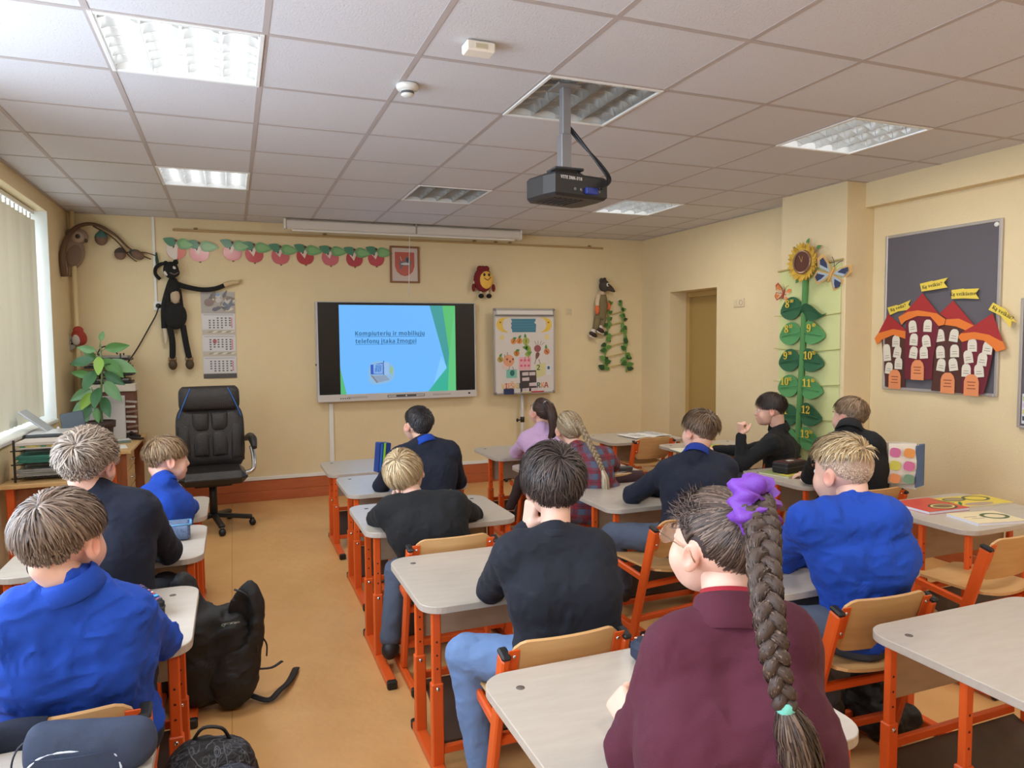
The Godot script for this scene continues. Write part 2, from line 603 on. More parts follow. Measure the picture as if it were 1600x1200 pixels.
# ---------------------------------------------------------------- the suspended ceiling
func build_ceiling() -> void:
	var gx0 := 0.1557
	var gz0 := -2.357
	var c := Node3D.new()
	c.name = "ceiling"
	c.set_meta("kind", "structure")
	add_child(c)
	var st := fresh()
	box(st, Vector3((XL + XR) / 2, YC + 0.35, (ZB + ZR) / 2), Vector3(XR - XL + 0.9, 0.1, ZR - ZB + 0.6))
	obj("ceiling_slab", st, mat(rgb(150, 146, 140), 0.9), c)
	var lamps := {}
	for i in [-4, -1, 2, 5]:
		for j in [-3, 1, 5]:
			lamps[Vector2i(i, j)] = i != 2 or j == -3
	for i in range(-3, 8):
		for j in range(-6, 9):
			if lamps.has(Vector2i(i, j)):
				continue
			var xa: float = max(gx0 + 0.6 * i, XL)
			var xb: float = min(gx0 + 0.6 * i + 0.6, XR + 0.02)
			var za: float = max(gz0 - 0.6 * j - 0.6, ZB)
			var zb: float = min(gz0 - 0.6 * j, ZR)
			if xb - xa < 0.03 or zb - za < 0.03:
				continue
			st = fresh()
			box(st, Vector3((xa + xb) / 2, YC + 0.008 + rng.randf() * 0.0012, (za + zb) / 2), Vector3(xb - xa - 0.006, 0.016, zb - za - 0.006), 0.003)
			obj("ceiling_tile", st, M["ceiling_tile"], c)
	for i in range(-2, 9):
		st = fresh()
		box(st, Vector3(gx0 + 0.6 * i, YC - 0.0004, (ZB + ZR) / 2), Vector3(0.024, 0.002, ZR - ZB), 0.0)
		obj("ceiling_rail", st, M["grid"], c)
	for j in range(-6, 9):
		st = fresh()
		box(st, Vector3((XL + XR) / 2, YC - 0.0006, gz0 - 0.6 * j), Vector3(XR - XL, 0.002, 0.024), 0.0)
		obj("ceiling_rail", st, M["grid"], c)
	for e in [[Vector3((XL + XR) / 2, YC - 0.002, ZB + 0.011), Vector3(XR - XL, 0.008, 0.022)], [Vector3(XL + 0.011, YC - 0.0024, (ZB + ZR) / 2), Vector3(0.022, 0.008, ZR - ZB)], [Vector3(XR - 0.011, YC - 0.0024, (ZB - 4.9) / 2), Vector3(0.022, 0.008, -4.9 - ZB)]]:
		st = fresh()
		box(st, e[0], e[1], 0.001)
		obj("edge_rail", st, M["grid"], c)
	var names := {
		Vector2i(-1, 1): "lit square louvre ceiling light nearest the windows, larger of the two on that side",
		Vector2i(-1, 5): "lit square louvre ceiling light above the plush monkey, small and bluish white",
		Vector2i(2, 1): "unlit louvre ceiling light behind the pole of the projector",
		Vector2i(2, 5): "unlit louvre ceiling light in front of the long white screen case",
		Vector2i(5, 1): "lit louvre ceiling light nearest the beam above the notice board",
		Vector2i(5, 5): "lit louvre ceiling light near the door corner of the ceiling"}
	for k in lamps:
		var at := Vector3(gx0 + 0.6 * k.x + 0.3, YC, gz0 - 0.6 * k.y - 0.3)
		if at.x < XL:
			continue
		ceiling_lamp(at, lamps[k], names.get(k, "lit louvre ceiling light overhead behind the viewer, %s" % {-4: "window column", -1: "aisle column", 2: "middle column", 5: "door column"}[k.x]))
	# smoke detector and a white sensor box
	var t := thing("smoke_detector", "round white smoke detector on the ceiling beside the projector", "detector", Vector3(0.79, YC - 0.004, -3.30))
	st = fresh()
	lathe(st, [Vector2(0, 0), Vector2(0.052, 0), Vector2(0.052, -0.012), Vector2(0.045, -0.022), Vector2(0.028, -0.026)], 24)
	obj("base", st, M["white_plastic"], t)
	st = fresh()
	lathe(st, [Vector2(0.028, -0.024), Vector2(0.030, -0.044), Vector2(0.022, -0.050), Vector2(0, -0.050)], 24)
	obj("chamber", st, M["white_plastic"], t)
	st = fresh()
	lathe(st, [Vector2(0.0295, -0.029), Vector2(0.0312, -0.035), Vector2(0.0305, -0.041)], 24)
	obj("vent", st, mat(rgb(90, 90, 92), 0.5), t)
	t = thing("ceiling_sensor", "small white rectangular box on the ceiling above the smoke detector", "sensor", Vector3(0.95, YC - 0.004, -2.75))
	st = fresh()
	box(st, Vector3(0, -0.02, 0), Vector3(0.12, 0.04, 0.075), 0.006)
	obj("case", st, mat(rgb(236, 228, 214), 0.5), t)
	st = fresh()
	box(st, Vector3(0.0, -0.022, 0.0385), Vector3(0.05, 0.018, 0.004), 0.001)
	obj("window", st, mat(rgb(200, 190, 160), 0.3), t)
	# projector hanging on a pole
	t = thing("projector", "black projector hanging from the ceiling on a grey pole with two cables", "projector", Vector3(1.485, YC - 0.004, -3.07))
	st = fresh()
	box(st, Vector3(0, -0.005, 0), Vector3(0.12, 0.01, 0.12), 0.002)
	box(st, Vector3(0, -0.16, 0), Vector3(0.042, 0.32, 0.042), 0.003)
	box(st, Vector3(-0.004, -0.30, 0), Vector3(0.052, 0.16, 0.052), 0.003)
	obj("pole", st, mat(rgb(150, 150, 154), 0.4, 0.6), t)
	st = fresh()
	box(st, Vector3(0, -0.385, 0), Vector3(0.15, 0.012, 0.10), 0.003)
	for x in [-0.06, 0.06]:
		bar(st, Vector3(x, -0.385, 0), Vector3(x * 1.6, -0.42, 0.03), 0.016, 0.006)
	obj("bracket", st, mat(rgb(70, 70, 72), 0.4, 0.4), t)
	var pb := Basis(Vector3.UP, 0.20)
	st = fresh()
	slab(st, pv([-0.15, -0.125, 0.15, -0.125, 0.165, -0.05, 0.165, 0.08, 0.13, 0.125, -0.13, 0.125, -0.165, 0.08, -0.165, -0.05]), 0, 0.105, 0.012, Transform3D(pb * Basis(Vector3.RIGHT, -PI / 2), Vector3(0, -0.53, 0)))
	var pc := obj("projector_case", st, mat(rgb(44, 43, 45), 0.45), t)
	st = fresh()
	for k in 5:
		lathe(st, [Vector2(0, 0.003), Vector2(0.007, 0.003), Vector2(0.007, 0)], 10, Transform3D(pb * Basis(Vector3.RIGHT, PI / 2), pb * Vector3(-0.04 + 0.035 * k, -0.035, 0.125) + Vector3(0, -0.46, 0)))
	obj("socket", st, mat(rgb(120, 120, 126), 0.4), pc)
	st = fresh()
	box(st, pb * Vector3(0.05, 0, 0.132) + Vector3(0, -0.498, 0), Vector3(0.07, 0.03, 0.02), 0.004, pb)
	obj("plug", st, mat(rgb(44, 62, 150), 0.4), pc)
	st = fresh()
	for k in 6:
		box(st, pb * Vector3(-0.11 + 0.03 * k, -0.531, 0.0), Vector3(0.012, 0.004, 0.14), 0.001, pb)
	obj("grille", st, mat(rgb(30, 30, 30), 0.5), pc)
	words("VITE INK-318", 0.02, mat(rgb(215, 215, 215), 0.5), pc, pb * Vector3(-0.06, -0.448, 0.1255), pb)
	for s in [0.0, 0.014]:
		st = fresh()
		tube(st, smooth_path(PackedVector3Array([Vector3(0.024, -0.18 - s, 0.0), Vector3(0.06, -0.24 - s, 0.03), Vector3(0.13 + s, -0.36, 0.08), Vector3(0.16 + s, -0.44, 0.12), Vector3(0.10 + s, -0.49, 0.145)])), 0.006, 8)
		obj("cable", st, M["black_plastic"], t)
	# the long case of the roll-up screen
	t = thing("projection_screen_case", "long white roll-up screen case under the ceiling above the wall display", "screen case", Vector3(1.72, 2.72, -7.2))
	st = fresh()
	box(st, Vector3(0, 0, 0), Vector3(2.42, 0.085, 0.085), 0.012)
	obj("case", st, mat(rgb(216, 208, 200), 0.45), t)
	for x in [-1.215, 1.215]:
		st = fresh()
		box(st, Vector3(x, 0, 0), Vector3(0.02, 0.098, 0.098), 0.006)
		obj("end_cap", st, M["white_plastic"], t)
	st = fresh()
	for x in [0.06]:
		box(st, Vector3(x, 0.045, 0), Vector3(0.014, 0.05, 0.11), 0.002)
		box(st, Vector3(x, -0.0, 0.045), Vector3(0.014, 0.09, 0.012), 0.002)
	obj("hanger", st, mat(rgb(170, 165, 160), 0.4, 0.5), t)
	st = fresh()
	box(st, Vector3(0.0, -0.052, 0.0), Vector3(2.3, 0.018, 0.02), 0.004)
	obj("bottom_bar", st, M["white_plastic"], t)
	st = fresh()
	tube(st, PackedVector3Array([Vector3(0.0, -0.06, 0.0), Vector3(0.0, -0.40, -0.05), Vector3(-0.0, -0.66, -0.08)]), 0.0035, 6)
	ball(st, Vector3(0, -0.58, -0.07), Vector3(0.009, 0.013, 0.009), 6)
	obj("pull_cord", st, mat(rgb(225, 222, 215), 0.6), t)

func ceiling_lamp(at: Vector3, lit: bool, label: String) -> void:
	var t := thing("ceiling_light", label, "ceiling light", at, 0.0, "recessed ceiling lights")
	var white := mat(rgb(236, 236, 234), 0.4)
	var alu := mat(rgb(214, 214, 212), 0.28, 0.85)
	var st := fresh()
	for s in [-1, 1]:
		box(st, Vector3(s * 0.29, -0.002, 0), Vector3(0.018, 0.01, 0.598), 0.002)
		box(st, Vector3(0, -0.002, s * 0.29), Vector3(0.562, 0.01, 0.018), 0.002)
		box(st, Vector3(s * 0.294, 0.045, 0), Vector3(0.006, 0.09, 0.598))
		box(st, Vector3(0, 0.045, s * 0.294), Vector3(0.582, 0.09, 0.006))
	box(st, Vector3(0, 0.092, 0), Vector3(0.598, 0.006, 0.598))
	obj("housing", st, white, t)
	# four rows of reflectors run along z, five cross blades in each row
	for k in 4:
		var x := -0.2115 + 0.141 * k
		for s in [-1, 1]:
			st = fresh()
			st.set_smooth_group(1)
			var pr := []
			for q in 5:
				var u := q / 4.0
				pr.append(Vector2(x + s * (0.0685 - 0.016 * u * u), 0.002 + 0.055 * u))
			for q in 4:
				quad_to(st, Vector3(pr[q].x, pr[q].y, -0.279), Vector3(pr[q].x, pr[q].y, 0.279), Vector3(pr[q + 1].x, pr[q + 1].y, 0.279), Vector3(pr[q + 1].x, pr[q + 1].y, -0.279), Vector3(-s, 0, 0))
			obj("reflector", st, alu, t)
		for m in 6:
			var z := -0.2325 + 0.093 * m
			st = fresh()
			slab(st, pv([-0.066, 0.0, -0.03, 0.014, 0.0, 0.019, 0.03, 0.014, 0.066, 0.0, 0.058, 0.046, 0, 0.036, -0.058, 0.046]), -0.0011, 0.0022, 0.0, Transform3D(Basis(), Vector3(x, 0.002, z)))
			obj("louvre_blade", st, alu, t)
		st = fresh()
		tube(st, PackedVector3Array([Vector3(x, 0.062, -0.285), Vector3(x, 0.062, 0.285)]), 0.013, 10)
		var gm := StandardMaterial3D.new()
		if M.has("tube%s" % lit):
			gm = M["tube%s" % lit]
		else:
			gm.albedo_color = rgb(240, 240, 240)
			gm.roughness = 0.3
			if lit:
				gm.emission_enabled = true
				gm.emission = Color(0.95, 0.97, 1.0)
				gm.emission_energy_multiplier = 2.4
			M["tube%s" % lit] = gm
		obj("lamp_tube", st, gm, t)
	if lit:
		var l := AreaLight3D.new()
		l.name = "lamp_glow"
		l.area_size = Vector2(0.54, 0.54)
		l.light_color = Color(1.0, 0.98, 0.95)
		l.light_energy = 0.85
		l.area_range = 12.0
		l.area_attenuation = 2.0
		l.shadow_enabled = true
		t.add_child(l)
		l.position = Vector3(0, -0.012, 0)
		l.rotation = Vector3(-PI / 2, 0, 0)

# ---------------------------------------------------------------- school furniture
# a bent board: f(u, v) for u, v in 0..1 gives the middle surface
func sheet(st: SurfaceTool, f: Callable, nu: int, nv: int, t: float, hint: Vector3) -> void:
	var g := []
	for j in nv + 1:
		var row := PackedVector3Array()
		for i in nu + 1:
			row.append(f.call(float(i) / nu, float(j) / nv))
		g.append(row)
	var nrm := []
	for j in nv + 1:
		var row := PackedVector3Array()
		for i in nu + 1:
			var du: Vector3 = g[j][min(i + 1, nu)] - g[j][max(i - 1, 0)]
			var dv: Vector3 = g[min(j + 1, nv)][i] - g[max(j - 1, 0)][i]
			var n := du.cross(dv).normalized()
			row.append(n if n.dot(hint) > 0.0 else -n)
		nrm.append(row)
	for s in [1.0, -1.0]:
		st.set_smooth_group(2 if s > 0 else 3)
		for j in nv:
			for i in nu:
				var o: float = t * 0.5 * s
				quad_to(st, g[j][i] + nrm[j][i] * o, g[j][i + 1] + nrm[j][i + 1] * o, g[j + 1][i + 1] + nrm[j + 1][i + 1] * o, g[j + 1][i] + nrm[j + 1][i] * o, nrm[j][i] * s)
	st.set_smooth_group(-1)
	var c: Vector3 = g[nv / 2][nu / 2]
	for j in nv:
		for i in [0, nu]:
			var h0: Vector3 = nrm[j][i] * t * 0.5
			var h1: Vector3 = nrm[j + 1][i] * t * 0.5
			quad_to(st, g[j][i] - h0, g[j + 1][i] - h1, g[j + 1][i] + h1, g[j][i] + h0, g[j][i] - c)
	for i in nu:
		for j in [0, nv]:
			var h0: Vector3 = nrm[j][i] * t * 0.5
			var h1: Vector3 = nrm[j][i + 1] * t * 0.5
			quad_to(st, g[j][i] - h0, g[j][i + 1] - h1, g[j][i + 1] + h1, g[j][i] + h0, g[j][i] - c)

func tuck(u: float, r: float) -> float:   # how far the edge is pulled in near the ends of a rounded board
	var d: float = min(u, 1.0 - u)
	if d >= r:
		return 0.0
	var q := 1.0 - d / r
	return 1.0 - sqrt(max(0.0, 1.0 - q * q))

const DW := 0.80
const DD := 0.64

# origin on the floor below the middle of the user's edge; the far edge lies at -z
func desk(label: String, x: float, z: float, h: float, push := 0.0, group := "school desks in rows") -> Node3D:
	var t := thing("school_desk", label, "desk", Vector3(x, 0, z), 0.0, group)
	var O: Material = M["orange"]
	var st := fresh()
	slab(st, rounded(DW, DD, 0.085, 7), h - 0.027, 0.027, 0.002, Transform3D(Basis(Vector3.RIGHT, Vector3.FORWARD, Vector3.UP), Vector3(0, 0, -DD / 2)))
	var top := obj("desktop", st, M["desk_top"], t)
	st = fresh()
	for s in [-1, 1]:
		lathe(st, [Vector2(0.0, 0.0012), Vector2(0.012, 0.0012), Vector2(0.0125, 0.0)], 12, Transform3D(Basis(), Vector3(s * 0.31, h, -DD + 0.105)))
	obj("fixing_hole", st, mat(rgb(96, 88, 80), 0.6), top)
	var lz := [-0.045 - push, -0.30 - push]
	for s in [-1.0, 1.0]:
		for k in 2:
			st = fresh()
			var xl: float = s * 0.345
			box(st, Vector3(xl, (h - 0.03 + 0.32) / 2, lz[k]), Vector3(0.034, h - 0.03 - 0.32, 0.024), 0.004)
			box(st, Vector3(xl, 0.19, lz[k]), Vector3(0.044, 0.31, 0.036), 0.004)
			var lg := obj("leg", st, O, t)
			st = fresh()
			for q in 3:
				lathe(st, [Vector2(0, 0.001), Vector2(0.004, 0.001), Vector2(0.004, 0)], 8, Transform3D(Basis(Vector3.RIGHT, PI / 2), Vector3(xl, 0.40 + 0.05 * q, lz[k] + 0.0122)))
			obj("adjusting_hole", st, mat(rgb(70, 30, 18), 0.7), lg)
			st = fresh()
			lathe(st, [Vector2(0, 0.004), Vector2(0.006, 0.0035), Vector2(0.008, 0)], 8, Transform3D(Basis(Vector3.RIGHT, PI / 2), Vector3(xl, 0.325, lz[k] + 0.0182)))
			obj("bolt", st, M["chrome"], lg)
		st = fresh()
		bar(st, Vector3(s * 0.345, 0.021, -0.36 - push), Vector3(s * 0.345, 0.021, 0.25 - push), 0.042, 0.036, 0.004)
		var ft := obj("foot", st, O, t)
		for zz in [-0.372, 0.262]:
			boxm("foot_cap", Vector3(s * 0.345, 0.020, zz - push), Vector3(0.046, 0.04, 0.03), M["black_plastic"], ft, 0.006)
	st = fresh()
	box(st, Vector3(0, h - 0.135, -0.325 - push), Vector3(0.65, 0.20, 0.018), 0.002)
	obj("modesty_panel", st, M["desk_panel"], t)
	st = fresh()
	box(st, Vector3(0, 0.155, -0.20 - push), Vector3(0.64, 0.014, 0.30), 0.002, Basis(Vector3.RIGHT, deg_to_rad(22)))
	obj("footrest", st, M["foot_board"], t)
	st = fresh()
	box(st, Vector3(0, 0.085, -0.045 - push), Vector3(0.65, 0.03, 0.02), 0.003)
	obj("footrest_rail", st, O, t)
	st = fresh()
	box(st, Vector3(0, 0.235, -0.345 - push), Vector3(0.65, 0.03, 0.02), 0.003)
	obj("crossbar", st, O, t)
	return t

var chair_meshes := {}

# origin on the floor below the seat; the sitter faces -z, the backrest lies at z = +0.2
func chair(label: String, x: float, z: float, turn := 0.0, h := 0.0, group := "orange framed plywood chairs") -> Node3D:
	var t := thing("school_chair", label, "chair", Vector3(x, 0, z), turn, group)
	var O: Material = M["orange"]
	if chair_meshes.is_empty():
		var st := fresh()
		sheet(st, func(u, v):
			var w: float = 0.37 * (1.0 - 0.16 * tuck(v, 0.22))
			var zz: float = 0.19 - 0.39 * v
			return Vector3((u - 0.5) * w, 0.425 + 0.018 * pow(2 * u - 1, 2) - 0.030 * max(0.0, v - 0.75) * 4 * (v - 0.75) + 0.02 * max(0.0, 0.2 - v), zz), 10, 14, 0.011, Vector3.UP)
		chair_meshes["seat"] = mesh_of(st)
		st = fresh()
		sheet(st, func(u, v):
			var half: float = 0.10 * (1.0 - 0.75 * tuck(u, 0.16))
			var y: float = 0.600 + (v * 2 - 1) * half
			return Vector3((u - 0.5) * 0.385, y, 0.165 + 0.30 * (y - 0.6) + 0.028 * (1.0 - pow(2 * u - 1, 2))), 22, 6, 0.011, Vector3(0, 0, 1))
		chair_meshes["backrest"] = mesh_of(st)
		for s in [-1.0, 1.0]:
			st = fresh()
			bar(st, Vector3(s * 0.205, 0.05, 0.02), Vector3(s * 0.205, 0.655, 0.188), 0.026, 0.05, 0.006)
			chair_meshes["post%d" % int(s)] = mesh_of(st)
			st = fresh()
			bar(st, Vector3(s * 0.205, 0.655, 0.188), Vector3(s * 0.205, 0.672, 0.193), 0.030, 0.055, 0.006)
			chair_meshes["cap%d" % int(s)] = mesh_of(st)
			st = fresh()
			bar(st, Vector3(s * 0.19, 0.38, 0.10), Vector3(s * 0.19, 0.415, -0.16), 0.022, 0.034, 0.006)
			chair_meshes["bar%d" % int(s)] = mesh_of(st)
			st = fresh()
			bar(st, Vector3(s * 0.205, 0.026, -0.20), Vector3(s * 0.205, 0.026, 0.24), 0.03, 0.036, 0.006)
			chair_meshes["foot%d" % int(s)] = mesh_of(st)
			for zz in 2:
				st = fresh()
				box(st, Vector3(s * 0.205, 0.024, [-0.208, 0.248][zz]), Vector3(0.034, 0.04, 0.024), 0.005)
				chair_meshes["footcap%d%d" % [int(s), zz]] = mesh_of(st)
			st = fresh()
			box(st, Vector3(s * 0.178, 0.615, 0.187), Vector3(0.036, 0.13, 0.004), 0.001, Basis(Vector3.RIGHT, 0.29))
			chair_meshes["bracket%d" % int(s)] = mesh_of(st)
			st = fresh()
			for y in [0.575, 0.655]:
				lathe(st, [Vector2(0, 0.003), Vector2(0.005, 0.0025), Vector2(0.0065, 0)], 8, Transform3D(Basis(Vector3.RIGHT, PI / 2 - 0.29), Vector3(s * 0.176, y, 0.189 + 0.3 * (y - 0.615))))
			chair_meshes["screw%d" % int(s)] = mesh_of(st)
		st = fresh()
		bar(st, Vector3(-0.2, 0.35, 0.105), Vector3(0.2, 0.35, 0.105), 0.03, 0.026, 0.005, Vector3.UP)
		bar(st, Vector3(-0.2, 0.16, 0.052), Vector3(0.2, 0.16, 0.052), 0.03, 0.026, 0.005, Vector3.UP)
		bar(st, Vector3(-0.19, 0.40, -0.09), Vector3(0.19, 0.40, -0.09), 0.022, 0.022, 0.005, Vector3.UP)
		chair_meshes["crossbar"] = mesh_of(st)
	put("seat", chair_meshes["seat"], M["ply"], t, Vector3(0, h, 0))
	put("backrest", chair_meshes["backrest"], M["ply"], t, Vector3(0, h, 0))
	for s in ["-1", "1"]:
		var p := put("post", chair_meshes["post" + s], O, t, Vector3(0, h, 0))
		put("end_cap", chair_meshes["cap" + s], M["black_plastic"], p)
		var br := put("bracket", chair_meshes["bracket" + s], O, t, Vector3(0, h, 0))
		put("screw", chair_meshes["screw" + s], M["chrome"], br)
		put("seat_bar", chair_meshes["bar" + s], O, t, Vector3(0, h, 0))
		var f := put("foot", chair_meshes["foot" + s], O, t)
		for zz in 2:
			put("foot_cap", chair_meshes["footcap%s%d" % [s, zz]], M["black_plastic"], f)
	put("crossbar", chair_meshes["crossbar"], O, t, Vector3(0, h, 0))
	return t

func build_desks() -> void:
	# window column
	desk("desk of the small boy in bright blue, front one of the window column", -0.57, -4.45, 0.58)
	desk("desk with the blue pencil tube, used by the boy with glasses", -0.55, -3.41, 0.64)
	desk("desk with the flat colourful pencil case, used by the boy in the blue polo shirt", -0.55, -2.40, 0.64)
	desk("desk carrying the big dark blue pencil bag at the lower corner", -0.60, -1.30, 0.64)
	desk("empty desk before the wall display, first of the aisle column", 1.05, -5.48, 0.58)
	desk("desk with the upright blue and green pencil case", 1.04, -4.42, 0.64)
	desk("desk the blond boy lies across", 0.98, -3.42, 0.66)
	desk("desk before the dark-haired boy in navy, brown footrest in view", 1.005, -2.42, 0.64)
	desk("large pale desk of the girl with the long braid", 1.02, -1.23, 0.64)
	desk("desk of the girl in the lilac sweater", 2.35, -5.32, 0.64)
	desk("desk of the girl in the checked dress", 2.34, -4.38, 0.64)
	desk("desk with the green pencil pot by the boy with grey trousers", 2.34, -3.44, 0.64)
	desk("desk under the arms of the short-haired blond boy in bright blue", 2.24, -2.04, 0.64)
	desk("pale empty desk cut by the picture edge, seam in its edging", 2.30, -1.07, 0.64, 0.27)
	desk("desk with the open white book by the door", 3.60, -5.66, 0.64)
	desk("desk with yellow papers beside the boy in profile", 3.92, -4.80, 0.64)
	desk("desk with the black pencil case before the sunflower", 3.76, -3.48, 0.64)
	desk("desk covered with red and yellow workbooks under the notice board", 3.72, -2.36, 0.64)
	chair("plywood chair below the small boy in bright blue", -0.56, -4.28)
	chair("plywood chair below the boy in the navy pullover with glasses", -0.54, -3.28)
	chair("plywood chair with a navy pullover hung over it", -0.44, -2.17)
	chair("plywood chair below the dark-haired boy near the display", 1.06, -4.29)
	chair("plywood chair behind the blond boy, backrest over an empty desk edge", 0.92, -3.29)
	chair("plywood chair behind the dark-haired boy in navy, wide backrest in view", 0.93, -2.12)
	chair("plywood chair below the girl with the long braid", 0.95, -0.85)
	chair("plywood chair below the girl in the lilac sweater", 2.30, -5.26)
	chair("plywood chair below the girl in the checked dress, brown jacket over it", 2.34, -4.31)
	chair("plywood chair below the boy with grey trousers", 2.08, -3.16, 0.12)
	chair("plywood chair below the short-haired blond boy, orange post in full view", 2.11, -1.98, -0.06)
	chair("plywood chair at the desk with yellow papers", 3.55, -5.70)
	chair("plywood chair below the boy in profile with his hand at his mouth", 3.86, -4.46, 0.3)
	chair("plywood chair below the boy in black before the notice board", 3.54, -3.27)
	chair("empty plywood chair at the desk with workbooks, seat in view", 3.26, -2.30, 0.05)
	chair("empty plywood chair cut by the lower picture edge", 2.62, -0.86)
	# things lying on the desks
	var D := 0.64
	# open book by the door
	var t := thing("open_book", "open white book lying on the desk by the door", "book", Vector3(3.74, D, -5.98), 0.12)
	var st := fresh()
	for s in [-1.0, 1.0]:
		sheet(st, func(u, v): return Vector3(s * u * 0.22, 0.004 + 0.014 * sin(min(u * 3.0, 1.6)) * (1.0 - 0.6 * u), (v - 0.5) * 0.30), 8, 2, 0.004, Vector3.UP)
	obj("page_block", st, mat(rgb(236, 232, 226), 0.6), t)
	st = fresh()
	for s in [-1.0, 1.0]:
		for k in 9:
			if s < 0 and k < 3:
				continue
			box(st, Vector3(s * 0.11, 0.0165, -0.11 + 0.027 * k), Vector3(0.14 - 0.02 * (k % 3), 0.001, 0.006))
		box(st, Vector3(s * 0.10 - 0.03, 0.0165, -0.125), Vector3(0.06, 0.001, 0.02))
	obj("print", st, mat(rgb(168, 168, 172), 0.7), t)
	# papers and a book on the desk of the boy in profile
	t = thing("exercise_book", "pale open exercise book on the desk beside the boy in profile", "book", Vector3(3.62, D, -5.03), -0.1)
	st = fresh()
	for s in [-1.0, 1.0]:
		sheet(st, func(u, v): return Vector3(s * u * 0.16, 0.004 + 0.03 * sin(u * 2.6) * (0.5 + 0.4 * s), (v - 0.5) * 0.22), 8, 2, 0.003, Vector3.UP)
	obj("page_block", st, mat(rgb(226, 222, 202), 0.6), t)
	st = fresh()
	box(st, Vector3(0, 0.0015, 0), Vector3(0.33, 0.003, 0.23))
	obj("cover", st, mat(rgb(96, 128, 92), 0.5), t)
	t = thing("textbook", "yellow textbook lying on the desk beside the boy in profile", "book", Vector3(3.90, D, -5.12), 0.3)
	st = fresh()
	box(st, Vector3(0, 0.006, 0), Vector3(0.19, 0.012, 0.26), 0.002)
	obj("cover", st, mat(rgb(222, 196, 60), 0.45), t)
	st = fresh()
	slab(st, oval(0.05, 0.035), 0.0122, 0.001, 0, Transform3D(Basis(Vector3.RIGHT, -PI / 2), Vector3(0.02, 0, -0.04)))
	obj("print", st, mat(rgb(126, 178, 120), 0.5), t)
	st = fresh()
	box(st, Vector3(0, 0.0015, 0), Vector3(0.21, 0.003, 0.15))
	tag(obj("writing_paper", st, mat(rgb(238, 236, 232), 0.7), self, Vector3(3.86, D, -4.90), Basis(Vector3.UP, 0.15)), "white sheet of paper under the writing hand of the boy in profile", "paper")
	# notebook with black pencil case before the sunflower
	t = thing("notebook", "green and yellow notebook under the black pencil case", "notebook", Vector3(3.62, D, -3.90), 0.22)
	st = fresh()
	box(st, Vector3(0, 0.005, 0), Vector3(0.34, 0.008, 0.24), 0.001)
	obj("pages", st, mat(rgb(232, 226, 196), 0.6), t)
	st = fresh()
	box(st, Vector3(0, 0.0098, 0), Vector3(0.345, 0.0015, 0.245))
	obj("cover", st, mat(rgb(160, 168, 108), 0.5), t)
	st = fresh()
	box(st, Vector3(-0.05, 0.011, 0.06), Vector3(0.20, 0.001, 0.08))
	obj("print", st, mat(rgb(216, 200, 84), 0.5), t)
	t = thing("pencil_case", "black zipped pencil case with dark red top before the sunflower", "pencil case", Vector3(3.63, D + 0.0112, -3.90), 0.22)
	soft_case(t, 0.24, 0.13, 0.075, mat(rgb(30, 26, 28), 0.6), mat(rgb(70, 36, 38), 0.5), mat(rgb(60, 56, 58), 0.5))
	st = fresh()
	box(st, Vector3(0.0, 0.079, 0.0), Vector3(0.05, 0.003, 0.035), 0.001)
	obj("badge", st, mat(rgb(190, 186, 176), 0.4), t)
	# workbooks under the notice board
	workbook("workbook", "red workbook with a round picture on the desk under the notice board", Vector3(3.60, D, -2.80), -0.06, rgb(206, 74, 58), rgb(206, 74, 58), 0)
	workbook("workbook", "yellow open workbook lying behind the others under the notice board", Vector3(3.92, D, -2.80), -0.10, rgb(226, 200, 74), rgb(230, 212, 120), 1)
	workbook("workbook", "cream workbook with a green ring printed on its cover", Vector3(3.62, D, -2.49), -0.20, rgb(230, 214, 176), rgb(238, 234, 240), 2)
	# pencil pot of the boy with grey trousers
	t = thing("pencil_pot", "dark green round pencil pot with mint rim by the boy with grey trousers", "pencil pot", Vector3(2.62, D, -3.84))
	st = fresh()
	lathe(st, [Vector2(0, 0), Vector2(0.062, 0), Vector2(0.064, 0.05)], 20)
	obj("cup", st, mat(rgb(24, 40, 34), 0.5), t)
	st = fresh()
	lathe(st, [Vector2(0.065, 0.048), Vector2(0.067, 0.058), Vector2(0.063, 0.066)], 20)
	obj("zip", st, mat(rgb(96, 196, 150), 0.5), t)
	st = fresh()
	lathe(st, [Vector2(0.062, 0.066), Vector2(0.05, 0.078), Vector2(0, 0.081)], 20)
	obj("lid", st, mat(rgb(28, 60, 44), 0.5), t)
	# dark case of the girl in the checked dress
	st = fresh()
	slab(st, rounded(0.13, 0.06, 0.02), 0, 0.03, 0.006, Transform3D(Basis(Vector3.RIGHT, -PI / 2), Vector3.ZERO))
	tag(obj("eraser_box", st, mat(rgb(60, 56, 60), 0.5), self, Vector3(2.62, D, -4.46)), "small dark box at the edge of the checked girl's desk", "box")
	# upright pencil case held by the boy near the display
	t = thing("pencil_case", "blue pencil case with a lime green zip, standing upright by the boy near the display", "pencil case", Vector3(0.905, 0.712, -4.72), 0.3)
	st = fresh()
	slab(st, rounded(0.085, 0.2, 0.008), -0.03, 0.06, 0.012, Transform3D(Basis(Vector3.BACK, -0.10), Vector3(0.01, 0.105, 0)))
	obj("pouch", st, mat(rgb(30, 62, 132), 0.6), t)
	st = fresh()
	box(st, Vector3(0.008, 0.106, 0.031), Vector3(0.014, 0.196, 0.004), 0.001, Basis(Vector3.BACK, -0.10))
	obj("zip", st, mat(rgb(150, 210, 50), 0.5), t)
	st = fresh()
	box(st, Vector3(-0.014, 0.106, 0.0305), Vector3(0.012, 0.19, 0.002), 0.001, Basis(Vector3.BACK, -0.10))
	obj("stripe", st, mat(rgb(46, 110, 190), 0.6), t)
